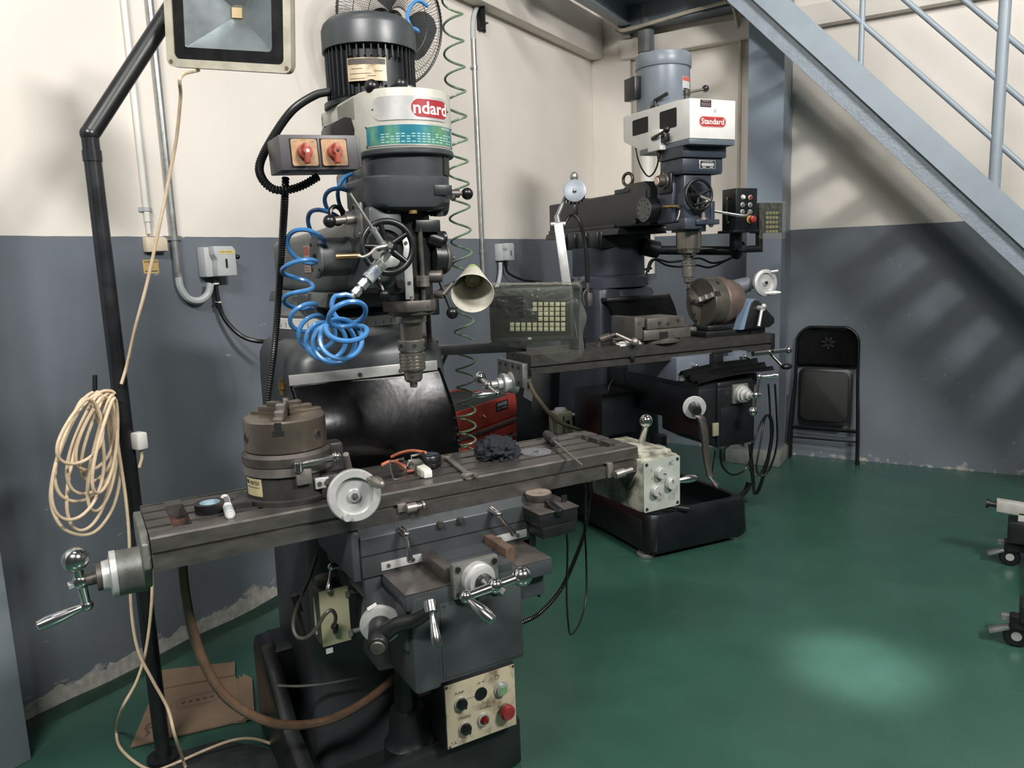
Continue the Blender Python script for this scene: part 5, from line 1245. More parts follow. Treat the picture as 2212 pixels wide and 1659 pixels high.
b = MB().cyl((lx - 0.04, 0.655, 0.57), (lx - 0.035, 0.64, 0.52), 0.011).tube([(lx - 0.065, 0.655, 0.60), (lx - 0.075, 0.64, 0.55), (lx - 0.07, 0.64, 0.48)], 0.004); part('line_fitting', b, BLACKP, lu2)
b = MB().box(-0.35, 0.2, 1.0, 1.35, 0.0, 0.86, 0.006); ec = part('electrical_cabinet', b, KD, m2)
q_ = [M2.X(-0.352, x, y) for x, y in ((1134, 830), (1153, 840), (1149, 868), (1130, 857))]
pb = MB(); pb.bm.faces.new([pb.bm.verts.new(p) for p in q_]); bmesh.ops.solidify(pb.bm, geom=pb.bm.faces[:], thickness=0.001); part('paper_card', pb, mat('paper', s2l(206, 206, 208), 0.7, var=0.04), ec, label='white paper card')
q = [(-0.36, 1.0, 0.79), (-0.37, 0.92, 0.72), (-0.36, 0.8, 0.645), (-0.365, 0.68, 0.605), (-0.37, 0.58, 0.585), (-0.36, 0.46, 0.575), (-0.3, 0.38, 0.56), (-0.24, 0.36, 0.53)]
part('drain_hose', MB().tube(q, 0.013), mat('olive_hose', s2l(92, 86, 62), 0.4, var=0.15), m2)
b = MB().cyl((-0.36, 1.0, 0.75), (-0.375, 1.0, 0.75), 0.014); part('cabinet_knob', b, DSTEEL, m2)
# control arm and pendant box on the right
b = MB().cyl((0.10, 0.40, 1.60), (0.20, 0.38, 1.575), 0.05).cyl((0.16, 0.38, 1.575), (0.54, 0.10, 1.553), 0.026).cyl((0.54, 0.10, 1.53), (0.50, 0.02, 1.58), 0.03)
b.box(0.42, 0.47, -0.03, 0.02, 1.56, 1.66, 0.004); part('control_arm', b, KD, m2)
b = MB().box(0.362, 0.508, -0.10, 0.01, 1.655, 1.880, 0.003).box(0.340, 0.52, -0.11, 0.02, 1.648, 1.662, 0.002)
cbx = part('control_box', b, KD, m2)
part('door_handle', MB().tube([(0.360, -0.05, 1.83), (0.345, -0.05, 1.825), (0.345, -0.05, 1.71), (0.360, -0.05, 1.705)], 0.005), BLACK, cbx)
for i, (cx_, cz_, kind) in enumerate(((0.408, 1.833, 'w'), (0.458, 1.831, 'r'), (0.406, 1.793, 'g'), (0.457, 1.792, 'g'), (0.405, 1.756, 'g'), (0.457, 1.755, 'g'))):
    k = MB().lathe((cx_, -0.10, cz_), (0, -1, 0), [(0, 0.0135), (0.004, 0.0135), (0.005, 0.011)], 22); o = part('push_button', k, ALU, cbx)
    part('button_cap', MB().cyl((cx_, -0.104, cz_), (cx_, -0.112, cz_), 0.0095, ch=0.001), {'w': WHITE, 'r': REDB, 'g': mat('grey_green_cap', s2l(96, 108, 102), 0.4)}[kind], o)
k = MB().cyl((0.458, -0.10, 1.716), (0.458, -0.104, 1.716), 0.022); o = part('emergency_stop', k, mat('yellow_disc', s2l(176, 150, 84), 0.5), cbx); part('red_mushroom', MB().lathe((0.458, -0.104, 1.716), (0, -1, 0), [(0, 0.012), (0.012, 0.013), (0.014, 0.019), (0.026, 0.019), (0.032, 0.012), (0.033, 0)], 26), REDB, o)
q = [M2.Y(.2, x, y) for x, y in ((1400, 588), (1408, 566), (1420, 560), (1445, 566), (1475, 563), (1510, 558), (1540, 568), (1575, 560), (1590, 548))]
part('arm_cable', MB().tube(q, 0.006).tube([p + Vector((0.02, 0.05, -0.02 + 0.02 * math.sin(i))) for i, p in enumerate(q)], 0.006), BLACK, m2)
# looped cables at the right of the knee
b = MB().box(0.20, 0.29, -0.30, -0.2, 0.80, 0.88, 0.004).box(0.24, 0.29, -0.31, -0.19, 0.84, 0.90, 0.003); part('limit_switch', b, mat('olive_black', s2l(60, 58, 44), 0.5), m2)
part('switch_arm', MB().box(0.17, 0.26, -0.26, -0.25, 0.71, 0.77, 0.002).box(0.2, 0.24, -0.26, -0.25, 0.60, 0.68, 0.002), BLACKP, m2)
for dx in (0, 14):
    q = [M2.Y(v, x + dx * (1 if k < 7 else 0.3), y) for k, (v, x, y) in enumerate(((-.25, 1660, 830), (-.2, 1664, 900), (-.15, 1664, 960), (-.12, 1650, 1010), (-.1, 1632, 1028), (-.08, 1620, 1010), (-.05, 1630, 950), (0, 1648, 905), (.02, 1660, 898), (.05, 1666, 930), (.08, 1658, 985), (.1, 1640, 1050), (.12, 1628, 1066), (.15, 1624, 1030), (.15, 1618, 960)))]
    part('looped_cable', MB().tube(q, 0.0055), BLACK, m2)
q = [M2.Y(v, x, y) for v, x, y in ((-.2, 1556, 970), (-.2, 1560, 1005), (-.15, 1580, 1025), (-.1, 1605, 1018), (-.1, 1622, 990), (-.1, 1625, 955))]
part('looped_cable', MB().tube(q, 0.006), BLACK, m2)
q = [M2.Y(v, x, y) for v, x, y in ((.1, 1618, 1042), (.1, 1612, 1058), (.08, 1598, 1072), (.06, 1580, 1080))]
part('drain_stub', MB().tube(q, 0.017), BLACK, m2)
q = [M2.Y(v, x, y) for v, x, y in ((-.35, 1545, 975), (-.3, 1538, 1030), (-.2, 1545, 1060))]
part('drop_cable', MB().tube(q, 0.004), BLACK, m2)
# ================================================================ THINGS ON AND AROUND THE MACHINES
def on1(x, y, z): return M1.m @ Vector((x, y, z))
def on2(x, y, z): return M2.m @ Vector((x, y, z))
def to_local(o_loc, rz, p):
    return (Matrix.Translation(o_loc) @ Matrix.Rotation(rz, 4, 'Z')).inverted() @ Vector(p)
GRIPM = mat('grubby_black_grip', s2l(44, 42, 40), 0.5, var=0.2, scale=30)

# ---- rotary table with three-jaw chuck on the near table
RC = (-0.322, 0.004)
rt = thing('rotary_table', 'rotary table with three-jaw chuck and silver handwheel on the near machine', 'rotary table', on1(RC[0], RC[1], 1.0), M1.rz)
b = MB().lathe((0, 0, 0), (0, 0, 1), [(0, 0.108), (0.012, 0.108), (0.015, 0.101), (0.068, 0.099), (0.070, 0.103)], 56)
b.prism([(-0.175, -0.03), (-0.10, -0.05), (-0.10, 0.05), (-0.175, 0.03), (-0.175, 0.012), (-0.135, 0.01), (-0.135, -0.01), (-0.175, -0.012)], (0, 0, 0), (1, 0, 0), (0, 1, 0), (0, 0, 1), 0.016, 0.002)
b.box(0.05, 0.125, -0.10, 0.08, 0.0, 0.062, 0.012).cyl((0.12, -0.075, 0.034), (0.10, -0.165, 0.034), 0.034, seg=26).box(0.09, 0.16, 0.06, 0.11, 0.0, 0.10, 0.01)
rb_ = part('body', b, mat('rotary_black', s2l(48, 47, 45), 0.42, var=0.25, scale=12), rt)
b = bent_plate((0, 0), 0.1005, -174, -141, 0.024, 0.066, 10); np_ = part('name_plate', b, mat('pale_brass_plate', s2l(196, 184, 142), 0.4, metal=0.2, var=0.15, scale=20), rt)
t = MB().text('VERTEX', 0.012, drum_fn((0, 0), 0.1022, -154, 0.055), bold=True, width=0.035)
for a0, a1, z in ((-172, -166, 0.052),): 
    x = bent_plate((0, 0), 0.1018, a0, a1, z, z + 0.009, 3, False, 0.0004); me_ = bpy.data.meshes.new('x'); x.bm.to_mesh(me_); t.bm.from_mesh(me_); bpy.data.meshes.remove(me_); x.bm.free()
x = bent_plate((0, 0), 0.1018, -172, -145, 0.044, 0.0452, 6, False, 0.0004); me_ = bpy.data.meshes.new('x'); x.bm.to_mesh(me_); t.bm.from_mesh(me_); bpy.data.meshes.remove(me_); x.bm.free()
part('plate_lettering', t, INK, np_)
b = MB().lathe((0, 0, 0.070), (0, 0, 1), [(0, 0.103), (0.001, 0.1055), (0.020, 0.1055), (0.021, 0.103)], 60); part('degree_ring', b, STEEL, rt)
b = MB().lathe((0, 0, 0.092), (0, 0, 1), [(0, 0.101), (0.001, 0.105), (0.022, 0.106), (0.026, 0.102), (0.030, 0.098)], 60); part('turntable', b, DSTEEL, rt)
CHK = mat('bronzed_chuck_steel', s2l(124, 114, 102), 0.35, metal=0.75, var=0.2, scale=8, rvar=0.1)
b = MB().lathe((0, 0, 0.122), (0, 0, 1), [(0, 0.093), (0.003, 0.0965), (0.074, 0.0965), (0.078, 0.093), (0.078, 0.02), (0.06, 0.018)], 60, caps=True); ch = part('chuck_body', b, CHK, rt)
for k in range(3):
    a = math.radians(-112 + 120 * k); M = Matrix.Translation((0, 0, 0.196)) @ Matrix.Rotation(a, 4, 'Z')
    b = MB().box(0.010, 0.092, -0.011, 0.011, 0, 0.012, 0.001, M=M).box(0.010, 0.068, -0.011, 0.011, 0.012, 0.024, 0.001, M=M).box(0.010, 0.042, -0.011, 0.011, 0.024, 0.036, 0.001, M=M)
    part('jaw', b, STEEL if k == 0 else CHK, rt)
    M = Matrix.Rotation(a, 4, 'Z')
    part('jaw_slot', MB().box(0.090, 0.0975, -0.008, 0.008, 0.176, 0.199, M=M).box(0.090, 0.0972, -0.013, 0.013, 0.168, 0.180, M=M), HOLE, rt)
    a2 = a + math.radians(-60); d = Vector((math.cos(a2), math.sin(a2), 0)); p = d * 0.094 + Vector((0, 0, 0.158))
    b = MB().cyl(p, p + d * 0.0035, 0.0125, seg=24); o = part('key_socket', b, DSTEEL, rt); part('square_hole', MB().box(-0.006, 0.006, -0.006, 0.006, 0, 0.0042, M=Matrix.Translation(p) @ d.to_track_quat('Z', 'Y').to_matrix().to_4x4()), HOLE, o)
b = MB().box(-0.018, 0.018, -0.112, -0.100, 0.050, 0.088, 0.001, M=Matrix.Rotation(math.radians(5), 4, 'Z')); part('index_block', b, STEEL, rt)
b = MB().box(0.028, 0.062, -0.105, -0.092, 0.03, 0.056, 0.002, M=Matrix.Rotation(math.radians(5), 4, 'Z')); cpx = part('stop_clip', b, ALU, rt)
t = MB()
for xx in (0.037, 0.054): t.cyl(Matrix.Rotation(math.radians(5), 3, 'Z') @ Vector((xx, -0.108, 0.043)), Matrix.Rotation(math.radians(5), 3, 'Z') @ Vector((xx, -0.103, 0.043)), 0.0055)
parts('clip_screw', t, DSTEEL, cpx)
b = MB().cyl((-0.002, -0.112, 0.083), (-0.002, -0.112, 0.106), 0.011, ch=0.002).cyl((0.0, -0.113, 0.098), (0.082, -0.12, 0.105), 0.0065, 0.0085).sphere((0.086, -0.12, 0.106), 0.0125); part('clamp_lever', b, CHROME, rt)
b = MB().cyl((0.118, -0.10, 0.07), (0.108, -0.125, 0.11), 0.010, 0.007); part('lock_pin', b, STEEL, rt)
WC = to_local(rt.location, M1.rz, M1.m @ M1.Y(-.195, 765, 1070)); wa = Vector((-0.18, -1, 0.12)).normalized()
b = MB().lathe(WC - wa * 0.012, wa, [(0, 0.058), (0.004, 0.061), (0.018, 0.061), (0.022, 0.058), (0.0225, 0.043), (0.013, 0.041), (0.013, 0.016), (0.020, 0.014), (0.021, 0.0)], 56); hw = part('handwheel', b, ALU, rt)
part('hub_nut', MB().hexa(WC + wa * 0.006, WC + wa * 0.014, 0.0075).cyl(WC + wa * 0.013, WC + wa * 0.0175, 0.004), DSTEEL, hw)
U, V_, W_ = frame_from(wa)
up = Vector((0, 0, 1)); up = (up - wa * up.dot(wa)).normalized(); rt_ = up.cross(wa) * -1
rt_ = wa.cross(up) * -1
gp_ = WC + wa * 0.008 + (-rt_ * 0.036 + up * 0.036)
gp1 = WC + wa * 0.008 + (wa.cross(up) * 0.0) 
ex1 = (Vector((1, 0, 0)) - wa * wa.x).normalized()
g0 = WC + ex1 * 0.036 + up * 0.034 + wa * 0.008
b = MB().lathe(g0, (wa + ex1 * 0.35 - up * 0.15), [(0, 0.007), (0.008, 0.009), (0.025, 0.0125), (0.045, 0.013), (0.062, 0.007), (0.066, 0)], 20); part('grip', b, STEEL, hw)
g1 = WC - ex1 * 0.022 - up * 0.044 + wa * 0.008
part('counterweight', MB().cyl(g1, g1 + wa * 0.02, 0.0095, ch=0.001), ALU, hw)

# ---- small things lying on the near table
def lay(name, label, cat, x, y, rz=0.0, z=1.0): return thing(name, label, cat, on1(x, y, z), M1.rz + rz)
o = lay('tape_roll', 'roll of black insulating tape near the left end of the near table', 'tape', -0.512, -0.018)
b = MB().lathe((0, 0, 0), (0, 0, 1), [(0, 0.022), (0, 0.034), (0.022, 0.034), (0.022, 0.022)], 36, caps=False); b.rings([[Vector((0.022 * math.cos(2 * PI * i / 36), 0.022 * math.sin(2 * PI * i / 36), z)) for i in range(36)] for z in (0.022, 0.0)], False, False)
part('tape', b, BLACK, o)
b = MB().lathe((0, 0, 0.001), (0, 0, 1), [(0, 0.0205), (0, 0.022), (0.0215, 0.022), (0.0215, 0.0205)], 36, caps=False); b.rings([[Vector((0.0205 * math.cos(2 * PI * i / 36), 0.0205 * math.sin(2 * PI * i / 36), z)) for i in range(36)] for z in (0.0225, 0.001)], False, False)
part('core', b, mat('blue_white_core', s2l(150, 176, 190), 0.5, var=0.2, scale=60), o)
a, c = M1.Z(1.012, 487, 1078), M1.Z(1.010, 500, 1110); d = (c - a).normalized()
o = thing('marker_pen', 'white marker pen lying beside the tape roll', 'pen', on1(a.x, a.y, 1.0), M1.rz)
d = Vector((-0.08, -1, -0.02)).normalized(); L_ = 0.135
b = MB().lathe((0, 0.01, 0.0115), d, [(0, 0.009), (0.002, 0.0105), (L_ - 0.045, 0.0105), (L_ - 0.044, 0.0095)], 22); part('barrel', b, WHITE, o)
p_ = Vector((0, 0.01, 0.0115)); b = MB().lathe(p_ + d * (L_ - 0.046), d, [(0, 0.0105), (0.001, 0.0112), (0.043, 0.0112), (0.045, 0.0095), (0.0455, 0.0)], 22); cp_ = part('cap', b, LGREY, o)
part('cap_end', MB().cyl(p_ + d * (L_ - 0.001), p_ + d * (L_ + 0.0003), 0.007), WHITE, cp_)
b = MB().box(-0.0055, 0.0055, -0.06, -0.015, 0.0218, 0.0222, M=Matrix.Rotation(-0.08, 4, 'Z')); part('label_print', b, mat('grey_print', s2l(110, 112, 116), 0.5, var=0.3, scale=120), o)
# safety glasses
o = lay('safety_glasses', 'clear safety glasses with orange temples on the near table', 'glasses', -0.03, 0.015, 0.3)
def lens(u, v, sx):
    a = (u - 0.5) * 1.5; w = 0.031 * (1 - 0.25 * abs(v - .5))
    return Vector((sx * 0.035 + w * math.sin(a) * 1.25, -0.02 - 0.018 * math.cos(a) - 0.012 * (1 - v), 0.002 + 0.052 * v))
CLEAR = mat('clear_plastic', (0.95, 0.95, 0.95), 0.04, var=0.0, trans=1.0, rvar=0.02)
CLEAR.node_tree.nodes['Principled BSDF'].inputs['IOR'].default_value = 1.25
for sx in (-1, 1): part('lens', MB().grid(lambda u, v, sx=sx: lens(u, v, sx), 12, 8, 0.0015), CLEAR, o, angle=180)
ORG = mat('orange_plastic', s2l(206, 120, 92), 0.4, var=0.06)
for pts_ in ([(0.075, -0.02, 0.045), (0.07, 0.03, 0.044), (0.06, 0.07, 0.034), (0.05, 0.10, 0.02)], [(-0.072, -0.022, 0.045), (-0.03, 0.0, 0.04), (0.0, 0.012, 0.022), (0.012, -0.005, 0.006), (0.03, -0.018, 0.004)]):
    part('temple', MB().tube(pts_, 0.0042, seg=8), ORG, o)
part('bridge', MB().tube([(-0.008, -0.045, 0.03), (0.0, -0.042, 0.036), (0.008, -0.045, 0.03)], 0.004), CLEAR, o)
# white plastic stick
a, c = M1.Z(1.012, 890, 1000), M1.Z(1.012, 922, 1022)
o = thing('glue_stick', 'pale plastic stick resting between the safety glasses and tape measure', 'stick', on1(a.x, a.y, 1.0), M1.rz + math.atan2(c.y - a.y, c.x - a.x))
Ls = (c - a).length
b = MB().box(0, Ls, -0.013, 0.013, 0.0, 0.023, 0.003); part('body', b, mat('milky_plastic', s2l(196, 198, 184), 0.4, var=0.06), o)
part('cap', MB().box(Ls, Ls + 0.012, -0.0115, 0.0115, 0.0015, 0.0215, 0.003), WHITE, o)
part('print', MB().box(Ls - 0.05, Ls - 0.01, -0.0133, -0.0128, 0.006, 0.016), mat('pale_print', s2l(168, 166, 150), 0.5, var=0.3, scale=200), o)
# tape measure
o = lay('tape_measure', 'black rounded tape measure on the near table left of the spanner', 'tape measure', 0.062, 0.035, -0.15)
b = MB().lathe((0, 0, 0), (0, 0, 1), [(0, 0.030), (0.003, 0.033), (0.012, 0.034), (0.014, 0.032), (0.017, 0.034), (0.030, 0.033), (0.034, 0.030), (0.035, 0)], 36); part('case', b, BLACK, o)
b = MB().box(-0.03, 0.0, -0.036, -0.02, 0.002, 0.030, 0.004); part('nose', b, BLACK, o)
b = MB().lathe((0, 0, 0.0352), (0, 0, 1), [(0, 0.024), (0.0006, 0.0235)], 30); part('sticker', b, mat('dark_blue_sticker', s2l(52, 62, 74), 0.3), o)
# spanner
a, c = M1.Z(1.006, 962, 985), M1.Z(1.006, 1014, 1026)
o = thing('spanner', 'open-ended steel spanner lying across the T-slots of the near table', 'spanner', on1(a.x, a.y, 1.0), M1.rz + math.atan2(c.y - a.y, c.x - a.x))
Ls = (c - a).length
b = MB().prism([(0.012, -0.0075), (Ls - 0.012, -0.0085), (Ls - 0.012, 0.0085), (0.012, 0.0075)], (0, 0, 0.002), (1, 0, 0), (0, 1, 0), (0, 0, 1), 0.006, 0.002); part('shank', b, STEEL, o)
def jaw(x, r, gap, sgn, ang):
    pts = []
    for k in range(21):
        t_ = math.radians(40 + 280 * k / 20); pts.append((x + sgn * -r * math.cos(t_), r * math.sin(t_)))
    pts += [(x + sgn * -r * 0.85 * math.cos(math.radians(320)), -gap), (x + sgn * 0.1 * r, -gap), (x + sgn * 0.1 * r, gap), (x + sgn * -r * 0.85 * math.cos(math.radians(40)), gap)]
    return pts
for x, r, g_, sg in ((Ls, 0.021, 0.009, -1), (0.004, 0.017, 0.0075, 1)):
    b = MB(); b.prism([(p[0], p[1]) for p in jaw(x, r, g_, sg, 0)], (0, 0, 0.0005), (1, 0, 0), (0, 1, 0), (0, 0, 1), 0.009, 0.001); part('open_jaw', b, STEEL, o)
# rag
o = lay('rag', 'crumpled dark navy rag heaped on the near table beside the grey disc', 'rag', 0.262, 0.012)
bmx = MB(); bmesh.ops.create_icosphere(bmx.bm, subdivisions=5, radius=1.0)
from mathutils import noise as mnoise
for v in bmx.bm.verts:
    d = v.co.normalized(); f = 0.95 + 0.75 * (0.42 - abs(mnoise.noise(d * 1.7 + Vector((3, 1, 2))))) + 0.45 * (0.3 - abs(mnoise.noise(d * 3.6 + Vector((1, 5, 0))))) + 0.12 * mnoise.noise(d * 8)
    v.co = Vector((d.x * 0.050 * f, d.y * 0.050 * f, max(-0.0, 0.016 + d.z * 0.036 * f)))
part('cloth', bmx, mat('navy_cloth', s2l(20, 24, 33), 0.85, var=0.2, scale=30), o, angle=180)
# abrasive disc
o = lay('abrasive_disc', 'flat grey abrasive disc with a centre hole, right of the rag', 'disc', 0.375, -0.012)
b = MB(); b.rings([[Vector((r * math.cos(2 * PI * i / 44), r * math.sin(2 * PI * i / 44), z)) for i in range(44)] for r, z in ((0.0095, 0), (0.045, 0), (0.045, 0.003), (0.0095, 0.003))], loop=True)
part('disc', b, mat('grit', s2l(104, 104, 106), 0.85, var=0.3, scale=150), o)
# screwdriver
a, c = M1.Z(1.017, 1180, 938), M1.Z(1.012, 1257, 1006)
o = thing('screwdriver', 'black-handled tool with a long steel shaft at the right of the near table', 'screwdriver', on1(a.x, a.y, 1.0), M1.rz + math.atan2(c.y - a.y, c.x - a.x))
Ls = (c - a).length
b = MB().lathe((0, 0, 0.0175), (1, 0, -0.015), [(0, 0.006), (0.004, 0.013), (0.03, 0.0165), (0.06, 0.0155), (0.08, 0.011), (0.088, 0.0135), (0.095, 0.0125), (0.098, 0.006)], 24); part('handle', b, GRIPM, o)
b = MB().cyl((0.094, 0, 0.0165), (Ls - 0.012, 0, 0.013), 0.0036).cyl((Ls - 0.012, 0, 0.013), (Ls, 0, 0.0128), 0.0045, 0.002, 8); part('shaft', b, STEEL, o)

# ---- air hose with blow gun hanging at the near head
bh = thing('air_hose', 'bright blue coiled air hose hanging by the near machine head', 'hose', M1.o, M1.rz)
def helix(path, R, dens, start=0.0, n=24, ph=0.0, up=Vector((0, -1, 0.15))):
    """path: control points; R: coil radius; dens: turns per control segment"""
    P = []; seg = len(path) - 1
    Q = spline(path, 40)
    tot = 0.0; out = []; th = ph
    u = None
    per = 40
    for i in range(len(Q) - 1):
        k = min(seg - 1, i // per); T = (Q[i + 1] - Q[i]).normalized()
        if u is None: u = T.orthogonal().normalized()
        u = (u - T * u.dot(T)).normalized(); v = T.cross(u)
        rr = R[k] + (R[min(k + 1, len(R) - 1)] - R[k]) * ((i % per) / per)
        sub = max(1, int(math.ceil(dens[k] * n / per)))
        for s_ in range(sub):
            f = s_ / sub; p = Q[i].lerp(Q[i + 1], f)
            out.append(p + u * (rr * math.cos(th)) + v * (rr * math.sin(th)))
            th += 2 * PI * dens[k] / per / sub
    return out
cpts = [M1.Y(v, x, y) for v, x, y in ((.13, 778, 382), (.10, 735, 430), (.08, 700, 478), (.06, 660, 520), (.03, 645, 580), (.03, 645, 640), (.0, 660, 690), (-.06, 688, 728), (-.14, 714, 742), (-.22, 736, 736), (-.26, 750, 708), (-.25, 752, 680), (-.20, 748, 655))]
hx = helix(cpts, [0.028, 0.034, 0.038, 0.040, 0.038, 0.036, 0.036, 0.040, 0.043, 0.043, 0.042, 0.040, 0.03], [1.0, 1.0, 1.0, 1.0, 1.05, 1.2, 1.3, 1.35, 1.35, 1.2, 0.9, 0.8], ph=2.0)
gun_in = M1.Y(-.20, 762, 640)
hx += [hx[-1].lerp(gun_in, 0.6) + Vector((0, 0, 0.004)), gun_in]
part('coil', MB().tube(hx, 0.0056, raw=True, seg=8), BLUEH, bh)
q = [M1.Y(v, x, y) for v, x, y in ((.12, 786, 374), (.13, 762, 374), (.12, 742, 386), (.11, 730, 410), (.12, 733, 440), (.13, 745, 462))]
part('tail', MB().tube(q, 0.0056), BLUEH, bh)
q = [M1.Y(v, x, y) for v, x, y in ((.42, 925, 14), (.42, 905, 2), (.40, 888, 12), (.38, 880, 35), (.36, 888, 58), (.38, 903, 68), (.38, 895, 62), (.36, 872, 68), (.38, 850, 80))]
part('upper_loop', MB().tube(q, 0.0056), BLUEH, bh)
gp0 = gun_in; gp1 = M1.Y(-.20, 832, 560)
bg_ = thing('blow_gun', 'silver air blow gun clipped on the black handwheel with taped handle', 'air gun', M1.o, M1.rz)
dd = (gp1 - gp0).normalized(); L_ = (gp1 - gp0).length
b = MB().lathe(gp0 - dd * 0.004, dd, [(0, 0.006), (0.012, 0.008)], 16).hexa(gp0 + dd * 0.006, gp0 + dd * 0.02, 0.0115).cyl(gp0 + dd * 0.02, gp0 + dd * 0.028, 0.008).hexa(gp0 + dd * 0.028, gp0 + dd * 0.045, 0.0125).cyl(gp0 + dd * 0.045, gp0 + dd * 0.056, 0.0085); part('coupler', b, GALV, bg_)
b = MB().cyl(gp0 + dd * 0.055, gp0 + dd * (L_ - 0.01), 0.0125, 0.0145, 20, ch=0.002)
sdv = M1.Y(-.20, 860, 565)
b.prism([(0, -0.012), (0.055, -0.02), (0.066, 0.028), (0.052, 0.030), (0.03, 0.014), (0, 0.012)], gp0 + dd * (L_ - 0.045) + Vector((0, 0.010, 0)), dd, Vector((dd.z, 0, -dd.x)).normalized(), (0, -1, 0), 0.020, 0.004)
bd = part('handle', b, mat('dull_silver', s2l(168, 170, 164), 0.38, metal=0.6, var=0.15, scale=25), bg_)
part('tape_wrap', MB().cyl(gp0 + dd * (L_ - 0.062), gp0 + dd * (L_ - 0.03), 0.0148, 0.0155, 18), mat('torn_blue_tape', s2l(52, 66, 92), 0.5, var=0.1, scale=40, col2=s2l(160, 164, 160), amount=0.46), bg_)
n0, n1 = M1.Y(-.205, 838, 545), M1.Y(-.205, 756, 418)
n2 = n0.lerp(n1, 0.16); n3 = n0.lerp(n1, 0.36)
b = MB().cyl(gp0 + dd * (L_ - 0.01), n0, 0.010).cyl(n0, n2, 0.0085).cyl(n2, n3, 0.0068).hexa(n3, n3.lerp(n1, 0.09), 0.0075); part('valve_body', b, GALV, bg_)
part('nozzle', MB().cyl(n3.lerp(n1, 0.05), n1, 0.0038, 0.0032, 12), STEEL, bg_)
q = [M1.Y(-.225, x, y) for x, y in ((847, 531), (830, 533), (812, 537), (800, 548), (785, 555), (772, 553))]
part('trigger', MB().tube(q, 0.0045, rf=lambda t, i: 0.006 - 0.003 * t), STEEL, bg_)
part('pivot', MB().cyl(M1.Y(-.24, 843, 530), M1.Y(-.20, 843, 530), 0.0055).cyl(M1.Y(-.235, 813, 551), M1.Y(-.20, 813, 551), 0.0095), GALV, bg_)
# ---- green spiral hose hanging behind
gh = thing('air_hose', 'thin green spiral air hose hanging straight behind the near machine', 'hose', M1.o, M1.rz)
pp = [M1.Y(.72, x, y) for x, y in ((974, -60), (984, 200), (990, 400), (1000, 600), (1004, 760), (1008, 900), (1008, 985))]
hx = helix(pp, [0.034, 0.036, 0.038, 0.036, 0.035, 0.034, 0.034], [4.6, 4.0, 4.1, 3.3, 4.0, 2.8], ph=1.0)
part('coil', MB().tube(hx, 0.0042, raw=True, seg=6), GREENH, gh)

# ---- work lamp with white shade at the near head
wl = thing('work_lamp', 'gooseneck lamp with a scuffed white cone shade beside the near machine', 'lamp', M1.o, M1.rz)
C0, C1 = M1.Y(.17, 1021, 585), M1.Y(.055, 1020, 634); ad = (C1 - C0).normalized(); Lc = (C1 - C0).length
b = MB(); b.rings([[C0 + ad * d_ + U_ * (r * math.cos(2 * PI * i / 40)) + V2 * (r * math.sin(2 * PI * i / 40)) for i in range(40)] for U_, V2 in [frame_from(ad)[:2]] for d_, r in ((0.012, 0.024), (0.05, 0.034), (Lc, 0.0605), (Lc + 0.001, 0.0590), (0.05, 0.0325), (0.012, 0.022))], False, False)
part('shade', b, mat('scuffed_white_enamel', s2l(206, 202, 188), 0.45, var=0.1, scale=30), wl, angle=60)
b = MB().lathe(C0 - ad * 0.012, ad, [(0, 0.010), (0.004, 0.018), (0.03, 0.0265), (0.04, 0.029), (0.041, 0.027), (0.03, 0.022)], 32); part('shade_cap', b, mat('lime_worn_paint', s2l(160, 180, 100), 0.5, var=0.12, scale=30, col2=s2l(206, 202, 180), amount=0.4), wl)
b = MB().lathe(C0 + ad * 0.02, ad, [(0, 0.020), (0.02, 0.020), (0.04, 0.021)], 28).torus(C0 + ad * 0.06, ad, 0.018, 0.004).torus(C0 + ad * 0.06, ad, 0.010, 0.002); part('bulb_holder', b, mat('olive_holder', s2l(120, 118, 88), 0.5), wl)
q = [M1.Y(v, x, y) for v, x, y in ((.03, 935, 646), (.06, 955, 628), (.12, 985, 612), (.17, 1010, 598), (.18, 1021, 582))]
part('gooseneck', MB().corrugated(q, 0.0085, 0.005), DSTEEL, wl, angle=60)
part('mount', MB().box(-0.01, 0.01, -0.03, 0.03, -0.03, 0.03, 0.003, M=Matrix.Translation(M1.Y(.04, 932, 655))), BLACKP, wl)

# ---- digital readout on a swing arm
rc = M1.m @ M1.Y(.35, 1148, 683)
dr = thing('readout_console', 'digital readout with square keys wrapped in a cloudy plastic bag', 'readout', rc, YAW)
D = Frame(rc, YAW)
def DP(v, x, y): return D.Y(v, x, y)
tl, br = DP(0, 1055, 622), DP(0, 1242, 735)
b = MB().box(tl.x, br.x, 0.0, 0.07, br.z, tl.z, 0.012); part('housing', b, mat('readout_grey_green', s2l(44, 49, 44), 0.5, var=0.1), dr)
fp_ = DP(0, 1062, 630); fq = DP(0, 1232, 722)
fac = part('front_panel', MB().box(fp_.x, fq.x, -0.003, 0.002, fq.z, fp_.z, 0.002), mat('readout_black', s2l(22, 24, 22), 0.5), dr)
K_ = mat('olive_cream_key', s2l(168, 164, 134), 0.5, var=0.08, scale=50)
keyx = [1106 + 12.25 * i for i in range(10)]; keyy = [657, 668, 678, 689, 701, 711]
for r_, yy in enumerate(keyy):
    for c_, xx in enumerate(keyx):
        if r_ < 2 and c_ < 4 or 2 <= r_ < 4 and c_ < 5: continue
        p = DP(-0.003, xx, yy); w_ = 0.0072
        part('key', MB().box(p.x - w_, p.x + w_, -0.008, -0.003, p.z - w_ * 0.95, p.z + w_ * 0.95, 0.0015), K_, fac)
part('badge', MB().box(DP(0, 1140, 731).x, DP(0, 1148, 731).x, -0.004, 0, DP(0, 1144, 734).z, DP(0, 1144, 729).z, 0.001), ALU, dr)
